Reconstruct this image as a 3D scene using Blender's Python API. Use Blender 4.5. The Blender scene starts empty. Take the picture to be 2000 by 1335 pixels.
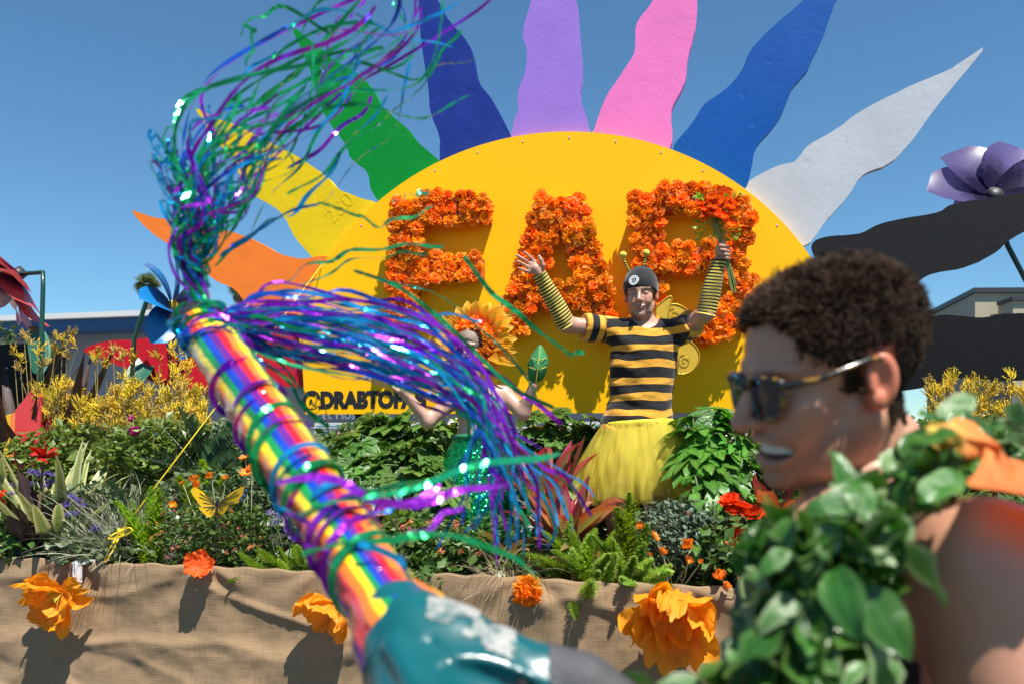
import bpy, math, random
import numpy as np
from mathutils import Vector, Matrix
R = math.radians
random.seed(7)
rng = np.random.default_rng(7)

# ------------------------------------------------------------------ camera, sky, sun, exposure
scn = bpy.context.scene
FPX, CX, HY, CH, S = 1556.0, 1000.0, 850.0, 1.60, 0.22   # focal length in photo pixels, horizon row, eye height, float yaw
cam = bpy.data.cameras.new('camera'); camo = bpy.data.objects.new('camera', cam)
scn.collection.objects.link(camo); scn.camera = camo
camo.location = (0, 0, CH); camo.rotation_euler = (R(90), 0, 0)
cam.sensor_width = 36; cam.lens = 36 * FPX / 2000; cam.shift_y = (HY - 667.5) / 2000
cam.clip_start = .02; cam.clip_end = 3000
cam.dof.use_dof = True; cam.dof.focus_distance = 4.35; cam.dof.aperture_fstop = 3.6
SUN = Vector((.25, -.40, 1.0)).normalized()               # towards the sun
w = bpy.data.worlds.new('World'); scn.world = w; w.use_nodes = True
nt = w.node_tree; nt.nodes.clear()
sky = nt.nodes.new('ShaderNodeTexSky'); sky.sky_type = 'NISHITA'; sky.sun_disc = False
sky.sun_elevation = math.asin(SUN.z); sky.sun_rotation = math.atan2(SUN.x, SUN.y)
sky.altitude = 0; sky.air_density = 1.0; sky.dust_density = 0; sky.ozone_density = 10
bg = nt.nodes.new('ShaderNodeBackground'); bg.inputs[1].default_value = .08
wo = nt.nodes.new('ShaderNodeOutputWorld')
tn = nt.nodes.new('ShaderNodeMix'); tn.data_type = 'RGBA'; tn.blend_type = 'MULTIPLY'; tn.inputs[0].default_value = 1; tn.inputs[7].default_value = (.92, 1.10, 1.0, 1)   # clear coastal blue
nt.links.new(sky.outputs[0], tn.inputs[6]); nt.links.new(tn.outputs[2], bg.inputs[0]); nt.links.new(bg.outputs[0], wo.inputs[0])
sl = bpy.data.lights.new('sun', 'SUN'); sl.energy = 5.0; sl.angle = R(.53); sl.color = (1, .95, .87)
so = bpy.data.objects.new('sun', sl); scn.collection.objects.link(so)
so.rotation_euler = (-SUN).to_track_quat('-Z', 'Y').to_euler()
vs = scn.view_settings
vs.view_transform = 'Standard'; vs.look = 'None'; vs.gamma = 1; vs.use_curve_mapping = False; vs.exposure = .8
scn.cycles.max_bounces = 8; scn.cycles.transparent_max_bounces = 16
scn.cycles.use_denoising = True
scn.cycles.sample_clamp_indirect = 6

# ------------------------------------------------------------------ helpers
def P(px, py, Y):                       # photo pixel at a depth -> point in the place
    return Vector(((px - CX) / FPX * Y, Y, CH + (HY - py) / FPX * Y))
def YF(px, Y0): return Y0 / (1 + S * (px - CX) / FPX)
def FL(px, py, Y0): return P(px, py, YF(px, Y0))           # point on a plane parallel to the float
FU = Vector((1, -S, 0)).normalized(); FV = Vector((S, 1, 0)).normalized(); UP = Vector((0, 0, 1))
def lin(c): return tuple(((x / 255 + .055) / 1.055) ** 2.4 if x > 10 else x / 255 / 12.92 for x in c)

def new_mat(name):
    m = bpy.data.materials.new(name); m.use_nodes = True; t = m.node_tree; t.nodes.clear()
    out = t.nodes.new('ShaderNodeOutputMaterial'); b = t.nodes.new('ShaderNodeBsdfPrincipled')
    t.links.new(b.outputs[0], out.inputs[0])
    return m, t, b, out
def nd(t, kind, **kw):
    n = t.nodes.new(kind)
    for k, v in kw.items(): setattr(n, k, v)
    return n
def mth(t, op, a, b=None, c=None, clamp=False):
    n = nd(t, 'ShaderNodeMath', operation=op); n.use_clamp = clamp
    for i, x in enumerate((a, b, c)):
        if x is None: continue
        if isinstance(x, (int, float)): n.inputs[i].default_value = x
        else: t.links.new(x, n.inputs[i])
    return n.outputs[0]
def mixc(t, f, a, b):
    n = nd(t, 'ShaderNodeMix', data_type='RGBA')
    for s, x in ((0, f), (6, a), (7, b)):
        if isinstance(x, (int, float)): n.inputs[s].default_value = x
        elif isinstance(x, (tuple, list)): n.inputs[s].default_value = (*x[:3], 1)
        else: t.links.new(x, n.inputs[s])
    return n.outputs[2]
def noise(t, scale, detail=4, rough=.55, coord=None, vec=None):
    if vec is None:
        tc = nd(t, 'ShaderNodeTexCoord'); vec = tc.outputs[coord or 'Object']
    n = nd(t, 'ShaderNodeTexNoise'); n.inputs['Scale'].default_value = scale
    n.inputs['Detail'].default_value = detail; n.inputs['Roughness'].default_value = rough
    t.links.new(vec, n.inputs['Vector']); return n.outputs[0]
def finish(t, b, out, col, rough=.6, bump=None, bstr=.3, bdist=.01, trans=0, tcol=None, spec=.5, metal=0, coat=0, sss=0, sheen=0):
    if isinstance(col, tuple): b.inputs['Base Color'].default_value = (*col[:3], 1)
    else: t.links.new(col, b.inputs['Base Color'])
    if isinstance(rough, (int, float)): b.inputs['Roughness'].default_value = rough
    else: t.links.new(rough, b.inputs['Roughness'])
    b.inputs['Metallic'].default_value = metal; b.inputs['Specular IOR Level'].default_value = spec
    b.inputs['Coat Weight'].default_value = coat; b.inputs['Coat Roughness'].default_value = .08
    b.inputs['Sheen Weight'].default_value = sheen
    if sss:
        b.inputs['Subsurface Weight'].default_value = sss; b.inputs['Subsurface Radius'].default_value = (1, .3, .15)
        b.inputs['Subsurface Scale'].default_value = .012
    if bump is not None:
        bn = nd(t, 'ShaderNodeBump'); bn.inputs['Strength'].default_value = bstr; bn.inputs['Distance'].default_value = bdist
        t.links.new(bump, bn.inputs['Height']); t.links.new(bn.outputs[0], b.inputs['Normal'])
    if trans:
        tr = nd(t, 'ShaderNodeBsdfTranslucent'); mx = nd(t, 'ShaderNodeMixShader'); mx.inputs[0].default_value = trans
        c = tcol if tcol is not None else col
        if isinstance(c, tuple): tr.inputs[0].default_value = (*c[:3], 1)
        else: t.links.new(c, tr.inputs[0])
        t.links.new(b.outputs[0], mx.inputs[1]); t.links.new(tr.outputs[0], mx.inputs[2]); t.links.new(mx.outputs[0], out.inputs[0])
_rc = {}
def vary(t, col, amt_obj=0, amt_noise=0, nscale=8, hue=0):
    """real colour variation from piece to piece and across a surface"""
    f = None
    if amt_obj:
        oi = nd(t, 'ShaderNodeObjectInfo'); f = mth(t, 'MULTIPLY_ADD', oi.outputs['Random'], 2 * amt_obj, 1 - amt_obj)
    if amt_noise:
        g = mth(t, 'MULTIPLY_ADD', noise(t, nscale), 3.0 * amt_noise, 1 - 1.5 * amt_noise)
        f = g if f is None else mth(t, 'MULTIPLY', f, g)
    h = nd(t, 'ShaderNodeHueSaturation')
    if isinstance(col, tuple): h.inputs['Color'].default_value = (*col[:3], 1)
    else: t.links.new(col, h.inputs['Color'])
    if f is not None: t.links.new(f, h.inputs['Value'])
    if hue:
        oi = nd(t, 'ShaderNodeObjectInfo')
        k = mth(t, 'FRACT', mth(t, 'MULTIPLY', oi.outputs['Random'], 7.31))
        t.links.new(mth(t, 'MULTIPLY_ADD', k, 2 * hue, .5 - hue), h.inputs['Hue'])
    return h.outputs[0]
def mat(name, col, rough=.6, ob=0, nz=0, nscale=8, hue=0, bump=0, bscale=60, bdist=.005, **kw):
    m, t, b, out = new_mat(name)
    c = vary(t, col, ob, nz, nscale, hue) if (ob or nz or hue) else col
    bp = noise(t, bscale, 5) if bump else None
    finish(t, b, out, c, rough, bp, bump, bdist, **kw); return m
def attr(t, name, typ='GEOMETRY'):
    a = nd(t, 'ShaderNodeAttribute'); a.attribute_name = name; return a
def leafmat(name, mid, edge, e0=.5, e1=.9, trans=.3, rough=.4, ob=.25, hue=.012, vein=.0, tipc=None, spec=.5, nstr=.25):
    m, t, b, out = new_mat(name)
    a = attr(t, 'lc'); sp = nd(t, 'ShaderNodeSeparateXYZ'); t.links.new(a.outputs['Vector'], sp.inputs[0])
    ac = mth(t, 'ABSOLUTE', sp.outputs[1])
    cb = nd(t, 'ShaderNodeCombineXYZ'); t.links.new(mth(t, 'MULTIPLY', sp.outputs[0], 2.0), cb.inputs[0])
    oi = nd(t, 'ShaderNodeObjectInfo')
    t.links.new(mth(t, 'MULTIPLY', sp.outputs[1], 7.0), cb.inputs[1]); t.links.new(mth(t, 'MULTIPLY', oi.outputs['Random'], 40), cb.inputs[2])
    nn = noise(t, 1.0, 3, .6, vec=cb.outputs[0])
    ac2 = mth(t, 'ADD', ac, mth(t, 'MULTIPLY_ADD', nn, 2 * nstr, -nstr))
    mr = nd(t, 'ShaderNodeMapRange', interpolation_type='SMOOTHSTEP'); mr.inputs[1].default_value = e0; mr.inputs[2].default_value = e1
    t.links.new(ac2, mr.inputs[0])
    c = mixc(t, mr.outputs[0], mid, edge)
    if vein:
        v = nd(t, 'ShaderNodeMapRange'); v.inputs[1].default_value = .0; v.inputs[2].default_value = .07; v.inputs[3].default_value = vein; v.inputs[4].default_value = 0
        t.links.new(ac, v.inputs[0]); c = mixc(t, v.outputs[0], c, tuple(min(1, x * 2.2 + .06) for x in mid))
    if tipc:
        tp = nd(t, 'ShaderNodeMapRange', interpolation_type='SMOOTHSTEP'); tp.inputs[1].default_value = .55; tp.inputs[2].default_value = 1.0
        t.links.new(mth(t, 'ADD', sp.outputs[0], mth(t, 'MULTIPLY_ADD', nn, .8, -.4)), tp.inputs[0]); c = mixc(t, tp.outputs[0], c, tipc)
    c = vary(t, c, ob, .12, 30, hue)
    h = nd(t, 'ShaderNodeHueSaturation'); h.inputs['Value'].default_value = 1.25; h.inputs['Saturation'].default_value = 1.1; t.links.new(c, h.inputs['Color'])
    rib = mth(t, 'SINE', mth(t, 'MULTIPLY', sp.outputs[1], 26.0))
    finish(t, b, out, c, rough, mth(t, 'ADD', mth(t, 'MULTIPLY', rib, .3), noise(t, 40)), .25, .004, trans=trans, tcol=h.outputs[0], spec=spec)
    return m

COL = scn.collection
W = {}                                  # world position of each object's origin (no rotations on roots)
def link(o, parent=None, org=None):
    COL.objects.link(o)
    if parent is not None: o.parent = parent
    W[o.name] = Vector(org) if org is not None else Vector((0, 0, 0)); return o
def tag(o, label, cat, group=None, kind=None):
    if label: o['label'] = label
    if cat: o['category'] = cat
    if group: o['group'] = group
    if kind: o['kind'] = kind
    return o
def thing(name, label, cat, loc, group=None):
    o = bpy.data.objects.new(name, None); o.empty_display_size = .05; o.location = loc; link(o, None, loc)
    return tag(o, label, cat, group)
def mesh(name, V, F, m=None, smooth=False, mi=None, lc=None, col=None, u=None):
    me = bpy.data.meshes.new(name)
    V = np.asarray([tuple(v) for v in V] if not isinstance(V, np.ndarray) else V, dtype=np.float32).reshape(-1, 3)
    me.from_pydata(V.tolist(), [], F.tolist() if isinstance(F, np.ndarray) else F)
    for x in (m if isinstance(m, (list, tuple)) else [m]):
        if x: me.materials.append(x)
    if smooth: me.polygons.foreach_set('use_smooth', np.ones(len(me.polygons), dtype=bool))
    if mi is not None: me.polygons.foreach_set('material_index', np.asarray(mi, dtype=np.int32))
    if lc is not None:
        a = me.attributes.new('lc', 'FLOAT_VECTOR', 'POINT'); a.data.foreach_set('vector', np.asarray(lc, dtype=np.float32).ravel())
    if col is not None:
        c = np.ones((len(V), 4), dtype=np.float32); c[:, :3] = col
        a = me.attributes.new('col', 'FLOAT_COLOR', 'POINT'); a.data.foreach_set('color', c.ravel())
    if u is not None:
        a = me.attributes.new('u', 'FLOAT', 'POINT'); a.data.foreach_set('value', np.asarray(u, dtype=np.float32))
    me.update(); return me
def part(name, V, F, m, parent, smooth=False, label=None, kind=None, **kw):
    org = W[parent.name]
    V = np.asarray([tuple(v) for v in V] if not isinstance(V, np.ndarray) else V, dtype=np.float64).reshape(-1, 3) - np.array(org)
    o = bpy.data.objects.new(name, mesh(name, V, F, m, smooth, **kw)); link(o, parent, org)
    if label: o['label'] = label
    if kind: o['kind'] = kind
    return o
def solo(name, V, F, m, label, cat, smooth=False, group=None, kind=None, **kw):
    V = np.asarray([tuple(v) for v in V] if not isinstance(V, np.ndarray) else V, dtype=np.float64).reshape(-1, 3)
    c = (V.min(0) + V.max(0)) / 2; c[2] = V[:, 2].min()
    o = bpy.data.objects.new(name, mesh(name, V - c, F, m, smooth, **kw)); o.location = c; link(o, None, c)
    return tag(o, label, cat, group, kind)
def inst(name, me, M, parent):
    o = bpy.data.objects.new(name, me); link(o, parent, W[parent.name])
    o.matrix_basis = Matrix.Translation(-W[parent.name]) @ M; return o
class MB:                               # collects geometry for ONE mesh
    def __init__(s): s.V = []; s.F = []; s.M = []; s.C = []; s.L = []
    def add(s, V, F, mi=0, col=None, lc=None):
        n = len(s.V); s.V += [tuple(v) for v in V]; s.F += [[i + n for i in f] for f in F]; s.M += [mi] * len(F)
        if col is not None: s.C += [tuple(col)] * len(V)
        if lc is not None: s.L += [tuple(x) for x in lc]
    def box(s, c, sx, sy, sz, ax=(1, 0, 0), ay=(0, 1, 0), az=(0, 0, 1), mi=0):
        c = Vector(c); ax = Vector(ax) * sx / 2; ay = Vector(ay) * sy / 2; az = Vector(az) * sz / 2
        V = [c + a * ax + b * ay + d * az for d in (-1, 1) for a, b in ((-1, -1), (1, -1), (1, 1), (-1, 1))]
        s.add(V, [[3, 2, 1, 0], [4, 5, 6, 7], [0, 1, 5, 4], [1, 2, 6, 5], [2, 3, 7, 6], [3, 0, 4, 7]], mi)
    def tube(s, pts, r, n=6, mi=0, cap=True):
        V, F = tube(pts, r, n, cap); s.add(V, F, mi)
    def kw(s):
        d = {}
        if s.C: d['col'] = np.array(s.C)
        if s.L: d['lc'] = np.array(s.L)
        if any(s.M): d['mi'] = s.M
        return d
    def part(s, name, m, parent, smooth=False, **k): return part(name, s.V, s.F, m, parent, smooth, **s.kw(), **k)
    def solo(s, name, m, label, cat, smooth=False, **k): return solo(name, s.V, s.F, m, label, cat, smooth, **s.kw(), **k)
def frame(d):
    d = Vector(d).normalized(); a = Vector((0, 0, 1)) if abs(d.z) < .9 else Vector((1, 0, 0))
    x = d.cross(a).normalized(); return x, d.cross(x).normalized()
def tube(pts, r, n=6, cap=True):
    pts = [Vector(p) for p in pts]; V = []; F = []
    rs = r if isinstance(r, (list, tuple)) else [r] * len(pts)
    x = None
    for i, p in enumerate(pts):
        d = (pts[min(i + 1, len(pts) - 1)] - pts[max(i - 1, 0)])
        if x is None: x, y = frame(d)
        else:
            d.normalize(); x = (x - d * x.dot(d)).normalized(); y = d.cross(x)
        for k in range(n):
            a = 2 * math.pi * k / n; V.append(p + (x * math.cos(a) + y * math.sin(a)) * rs[i])
    for i in range(len(pts) - 1):
        for k in range(n):
            a, b = i * n + k, i * n + (k + 1) % n; F.append([a, b, b + n, a + n])
    if cap: F += [list(range(n))[::-1], list(range((len(pts) - 1) * n, len(pts) * n))]
    return V, F
def spline(pts, n=8, closed=False):     # Catmull-Rom through points
    pts = [np.array(p, dtype=float) for p in pts]; N = len(pts); out = []
    for i in range(N if closed else N - 1):
        g = (lambda j: pts[j % N]) if closed else (lambda j: pts[min(max(j, 0), N - 1)])
        a, b, c, d = g(i - 1), g(i), g(i + 1), g(i + 2)
        for k in range(n):
            t = k / n; out.append(.5 * (2 * b + (c - a) * t + (2 * a - 5 * b + 4 * c - d) * t * t + (3 * b - a - 3 * c + d) * t ** 3))
    if not closed: out.append(pts[-1])
    return out
def vnoise(x, y, seed=0, oct=3):        # 2-D value noise on arrays
    x = np.asarray(x, float); y = np.asarray(y, float); tot = 0; amp = 1; 
    tab = np.random.default_rng(seed).random((64, 64)) * 2 - 1
    for o in range(oct):
        xi = np.floor(x).astype(int); yi = np.floor(y).astype(int); fx = x - xi; fy = y - yi
        fx = fx * fx * (3 - 2 * fx); fy = fy * fy * (3 - 2 * fy)
        g = lambda a, b: tab[(xi + a) % 64, (yi + b) % 64]
        tot = tot + amp * ((g(0, 0) * (1 - fx) + g(1, 0) * fx) * (1 - fy) + (g(0, 1) * (1 - fx) + g(1, 1) * fx) * fy)
        x = x * 2.03 + 11.3; y = y * 2.03 + 5.7; amp *= .5
    return tot
def grid(nu, nv, wrap=False):
    F = []
    for i in range(nu - 1):
        for j in range(nv - (0 if wrap else 1)):
            k = (j + 1) % nv; F.append([i * nv + j, (i + 1) * nv + j, (i + 1) * nv + k, i * nv + k])
    return F
def orient(loc, az, el, roll=0, sx=1, sy=None, sz=None):
    return Matrix.Translation(loc) @ Matrix.Rotation(az, 4, 'Z') @ Matrix.Rotation(-el, 4, 'Y') @ Matrix.Rotation(roll, 4, 'X') @ Matrix.Diagonal((sx, sy or sx, sz or sx, 1))
U = random.uniform
# ------------------------------------------------------------------ ground and buildings
m_asph = mat('asphalt', (.05, .05, .052), .9, nz=.25, nscale=3, bump=.5, bscale=300)
g = MB(); g.add([(-400, -200, 0), (400, -200, 0), (400, 800, 0), (-400, 800, 0)], [[0, 1, 2, 3]])
o = g.solo('road', m_asph, 'grey asphalt street running under the parade float', None, kind='structure')
m_pave = mat('pavement', (.3, .29, .27), .85, nz=.15, nscale=2, bump=.3, bscale=80)
g = MB(); c = FL(800, 850, 12.6); c.z = .07; g.box(c, 40, 4.2, .14, FU, FV)
g.solo('pavement', m_pave, 'pale concrete pavement in front of the clinic', None, kind='structure')

def text(name, body, size, M, m, parent, extrude=.002, offset=0, sx=1):
    cu = bpy.data.curves.new(name, 'FONT'); cu.body = body; cu.size = size; cu.extrude = extrude; cu.offset = offset
    cu.align_x = 'CENTER'; cu.resolution_u = 4
    tmp = bpy.data.objects.new('tmp', cu); COL.objects.link(tmp); bpy.context.view_layer.update()
    me = bpy.data.meshes.new_from_object(tmp.evaluated_get(bpy.context.evaluated_depsgraph_get()))
    bpy.data.objects.remove(tmp); me.name = name; me.materials.clear(); me.materials.append(m)
    o = inst(name, me, M @ Matrix.Diagonal((sx, 1, 1, 1)), parent); return o
def planeM(p, roll=0):                  # a frame standing on the float's plane
    n = FU.cross(UP)
    M = Matrix(((FU.x, 0, n.x, p.x), (FU.y, 0, n.y, p.y), (0, 1, 0, p.z), (0, 0, 0, 1)))
    return M @ Matrix.Rotation(roll, 4, 'Z')

m_wallg = mat('clinic_wall', (.2, .21, .23), .8, nz=.08, nscale=1.5, bump=.15, bscale=90)
m_roofc = mat('roof_cream', (.55, .52, .46), .75, nz=.1, nscale=2)
m_gut = mat('gutter_white', (.62, .62, .6), .5)
m_blue = mat('fascia_blue', (.012, .07, .2), .5, nz=.1, nscale=2)
m_glass = mat('teal_glass', (.06, .25, .3), .12, nz=.2, nscale=1.2, spec=.8)
m_frame = mat('window_frame', (.5, .5, .5), .5)
m_white = mat('white_paint', (.78, .78, .76), .45)
m_dark = mat('dark_trim', (.03, .032, .036), .5)
# clinic: a long low block with a cream roof edge, white gutter and dark blue fascia
o0 = FL(420, 850, 15); o0.z = 0
cl = thing('clinic_building', 'long low grey clinic with cream roof edge and dark blue fascia', 'building', o0)
def cbox(px0, px1, z0, z1, d0, d1, name, m, Y0=15, par=None):
    a = FL(px0, 850, Y0); b = FL(px1, 850, Y0); L = (b - a).length; c = (a + b) / 2 + FV * (d0 + d1) / 2; c.z = (z0 + z1) / 2
    g = MB(); g.box(c, L, d1 - d0, z1 - z0, FU, FV); return g.part(name, m, par or cl)
cbox(-260, 1480, .14, 3.75, 0, 8, 'wall', m_wallg)
cbox(-300, 1500, 3.75, 3.98, -.62, 8.2, 'fascia', m_blue)
cbox(-304, 1504, 3.983, 4.09, -.75, 8.3, 'gutter', m_gut)
a, b = FL(-304, 850, 15), FL(1504, 850, 15)
g = MB(); q = [a - FV * .7, b - FV * .7, b + FV * 4, a + FV * 4]; q2 = [a - FV * .7, b - FV * .7, b + FV * 8.2, a + FV * 8.2]
V = [Vector((p.x, p.y, 4.095)) for p in q[:2]] + [Vector((p.x, p.y, 4.75)) for p in q[2:]] + [Vector((p.x, p.y, 4.095)) for p in q2[2:]]
g.add(V, [[0, 1, 2, 3], [3, 2, 4, 5], [0, 3, 5], [1, 4, 2]]); g.part('roof', m_roofc, cl)
for px in (180, 330, 470, 668, 800, 1150, 1330):
    wz0, wz1 = 1.05, 1.86
    f = cbox(px - 52, px + 52, wz0, wz1, -.04, .06, 'window', m_frame)
    for k in (-1, 1):
        a = cbox(px + k * 25 - 23, px + k * 25 + 23, wz0 + .06, wz1 - .06, -.046, -.041, 'pane', m_glass)
        a.parent = f
cbox(735, 762, .14, 3.7, -.3, .0, 'column', m_white); cbox(1290, 1440, 2.02, 2.2, -.1, .0, 'sign_band', m_dark)
p = FL(676, 817, 14.96); text('sign_lettering', 'Pet Hospital', .26, planeM(p), m_white, cl, .01)
# cream block with stepped parapet
m_cream = mat('stucco_cream', (.36, .33, .24), .85, nz=.08, nscale=.8, bump=.2, bscale=50)
rb = thing('stucco_building', 'cream stucco building with stepped parapet and dark roof trim', 'building', (11, 17, 0))
def prism(name, pts, z0, z1, m, par):
    n = len(pts); V = [(x, y, z0) for x, y in pts] + [(x, y, z1) for x, y in pts]
    F = [list(range(n))[::-1], list(range(n, 2 * n))] + [[i, (i + 1) % n, (i + 1) % n + n, i + n] for i in range(n)]
    return part(name, V, F, m, par)
prism('wall', [(9.3, 16), (24, 15.6), (24, 26), (10.05, 19.3)], 0, 4.45, m_cream, rb)
prism('roof_trim', [(9.24, 15.93), (24.05, 15.53), (24.05, 26.1), (10.0, 19.4)], 4.453, 4.55, m_dark, rb)
prism('front_block', [(9.62, 15.3), (24, 14.9), (24, 15.55), (9.72, 15.93)], 0, 4.18, m_cream, rb)
prism('parapet_trim', [(9.57, 15.24), (24.05, 14.84), (24.05, 15.5), (9.67, 15.9)], 4.183, 4.25, m_dark, rb)
m_dwall = mat('dark_wall', (.12, .115, .11), .8, nz=.15, nscale=2)
g = MB(); g.box((13.2, 13.2, .9 + .3), 10, .25, 2.4); g.solo('boundary_wall', m_dwall, 'plain dark grey wall behind the yellow bush and black rays', 'wall')

# ------------------------------------------------------------------ far trees
m_palm = leafmat('palm_leaf', (.13, .17, .06), (.17, .2, .09), trans=.3, ob=.2)
m_bark = mat('palm_bark', (.16, .13, .1), .9, nz=.3, nscale=9, bump=.6, bscale=20, bdist=.05)
m_dead = mat('dead_frond', (.3, .23, .13), .9, nz=.3, nscale=5)
def strap(n=7, w=lambda t: math.sin(math.pi * min(1, t * .9 + .1)) ** .6, bend=.6, fold=.2, wid=.1, twist=0, wav=0):
    """leaf along +X, length 1; bend = total droop angle; fold = V of the two halves"""
    V, L = [], []; x = z = 0; a = 0
    for i in range(n + 1):
        t = i / n; a = -bend * t * t; hw = wid * .5 * (w(t) if i < n else .02)
        ca, sa = math.cos(a), math.sin(a); tw = twist * t
        for j in (-1, 0, 1):
            yy = j * hw; zz = abs(j) * hw * fold + wav * hw * math.sin(t * 9 + j) * abs(j)
            y2, z2 = yy * math.cos(tw) - zz * math.sin(tw), yy * math.sin(tw) + zz * math.cos(tw)
            V.append((x - sa * z2, y2, z + ca * z2)); L.append((t, j, 0))
        x += math.cos(-bend * (t + .5 / n) ** 2) / n; z += math.sin(-bend * (t + .5 / n) ** 2) / n
    F = []
    for i in range(n):
        for j in range(2):
            a = i * 3 + j; F.append([a, a + 3, a + 4, a + 1])
    return V, F, L
def strapmesh(name, m, **k):
    V, F, L = strap(**k); return mesh(name, V, F, m, True, lc=L)
def fan_leaf(m):
    g = MB()
    for k in range(15):
        a = R(-115 + 230 * k / 14); V, F, L = strap(4, wid=.09, bend=.5)
        ca, sa = math.cos(a), math.sin(a); g.add([(.35 + x * ca * .65 - y * sa, x * sa * .65 + y * ca, z) for x, y, z in V], F, lc=L)
    V, F = tube([(0, 0, 0), (.36, 0, 0)], .012, 4); g.add(V, F, lc=[(0, 0, 0)] * len(V))
    return mesh('palm_leaf', g.V, g.F, m, True, lc=np.array(g.L))
fanm = fan_leaf(m_palm); fanm_d = fan_leaf(m_dead)
def palm(px, py, Y, r, label):
    top = P(px, py, Y); t = thing('palm_tree', label, 'palm tree', (top.x, top.y, 0), 'palms beyond the clinic')
    V, F = tube([(top.x + .1 * math.sin(k), top.y, top.z * k / 9) for k in range(10)], [.26 - .012 * k for k in range(10)], 9); part('trunk', V, F, m_bark, t, True)
    for k in range(30):
        el = U(-.6, 1.35); s = r * U(.8, 1.1); inst('frond', fanm, orient(top, U(0, 6.28), el, U(-.5, .5), s), t)
    for k in range(22): inst('dead_frond', fanm_d, orient(top - UP * r * .12, U(0, 6.28), U(-1.5, -1.0), U(-.6, .6), r * U(.7, 1.0)), t)
palm(287, 556, 42, .78, 'shaggy fan palm far behind the blue pinwheel flower')
palm(472, 566, 44, .85, 'fan palm whose crown shows in the gap beneath the orange ray')
m_fol = leafmat('tree_leaf', (.05, .085, .02), (.07, .11, .03), trans=.3, ob=0, nstr=.5)
def leaf_cloud(g, c, rx, ry, rz, n, s, hollow=.5, flat=1):
    for _ in range(n):
        while True:
            d = Vector((U(-1, 1), U(-1, 1), U(-1, 1)))
            if hollow < d.length < 1: break
        p = Vector(c) + Vector((d.x * rx, d.y * ry, d.z * rz)); k = s * U(.6, 1.3)
        x = Vector((U(-1, 1), U(-1, 1), U(-.7, .5))).normalized(); y = x.cross(Vector((U(-1, 1), U(-1, 1), U(.2, 1.5)))).normalized(); z = x.cross(y)
        g.add([p, p + x * k * .5 + y * k * .32 + z * k * .08, p + x * k, p + x * k * .5 - y * k * .32 + z * k * .08], [[0, 1, 2], [0, 2, 3]],
              lc=[(0, 0, 0), (.5, 1, 0), (1, 0, 0), (.5, -1, 0)])
tp = P(-10, 700, 11); t = thing('leafy_tree', 'green leafy tree behind the red pinwheel flower', 'tree', (tp.x, tp.y, 0))
V, F = tube([(tp.x, tp.y, z) for z in (0, 1, 2, 2.5)], [.14, .11, .08, .03], 8); part('trunk', V, F, m_bark, t, True)
g = MB()
for k in range(9): leaf_cloud(g, (tp.x + U(-.5, .3), tp.y + U(-.6, .6), U(1.7, 2.8)), .45, .45, .38, 260, .12, .3)
g.part('crown', m_fol, t, kind='stuff')

# ------------------------------------------------------------------ the float: deck, planter box, burlap skirt
RIM, SOIL, DECK, Y_RIM, Y_BACK = 1.0, .93, .68, 3.36, 5.75
XA, XB = -4.6, 4.0
def FP(x, y0, z): return Vector((x, y0 - S * x, z))       # float point: x across, y0 depth at x=0
m_wood = mat('plywood', (.22, .16, .1), .8, nz=.2, nscale=6, bump=.2, bscale=40)
m_soil = mat('potting_soil', (.022, .016, .012), .95, nz=.5, nscale=30, bump=1, bscale=90, bdist=.02)
m_metal = mat('dark_steel', (.04, .04, .042), .5, metal=.6)
fl = thing('parade_float', 'long parade float planter box skirted in tan burlap', 'parade float', FP(0, 4.5, 0))
def fbox(x0, x1, y0, y1, z0, z1, name, m, par=fl):
    g = MB(); V = [FP(x, y, z) for z in (z0, z1) for x, y in ((x0, y0), (x1, y0), (x1, y1), (x0, y1))]
    g.add(V, [[3, 2, 1, 0], [4, 5, 6, 7], [0, 1, 5, 4], [1, 2, 6, 5], [2, 3, 7, 6], [3, 0, 4, 7]]); return g.part(name, m, par)
fbox(XA, XB, Y_RIM + .03, Y_BACK, DECK - .12, DECK, 'deck', m_wood)
fbox(XA, XB, Y_RIM + .02, Y_RIM + .06, DECK + .003, RIM - .025, 'front_board', m_wood)
fbox(XA, XB, 4.12, 4.15, DECK + .003, SOIL - .01, 'inner_board', m_wood)
fbox(XA, XB, 4.6, 4.63, DECK + .003, SOIL - .01, 'rear_board', m_wood)
for y0, y1, s in ((Y_RIM + .06, 4.12, 3), (4.63, Y_BACK - .03, 4)):
    n, k = 160, 26; xs = np.linspace(XA, XB, n); ys = np.linspace(y0, y1, k); X, Yg = np.meshgrid(xs, ys, indexing='ij')
    Z = SOIL - .03 + .02 * vnoise(X * 7, Yg * 7, s); V = np.stack([X, Yg - S * X, Z], -1).reshape(-1, 3)
    part('soil', V, grid(n, k), m_soil, fl, True, kind='stuff')
for x in (-3.4, -1.1, 1.2, 3.2):
    g = MB()
    for y in (3.75, 5.3):
        c = FP(x, y, .3); V, F = tube([c - FV * .1, c + FV * .1], .3, 20); g.add(V, F)
        V, F = tube([c - FV * .11, c + FV * .11], .14, 14); g.add(V, F, 1)
    g.part('wheel_pair', [mat('tyre', (.02, .02, .02), .8), m_metal], fl)
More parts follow.
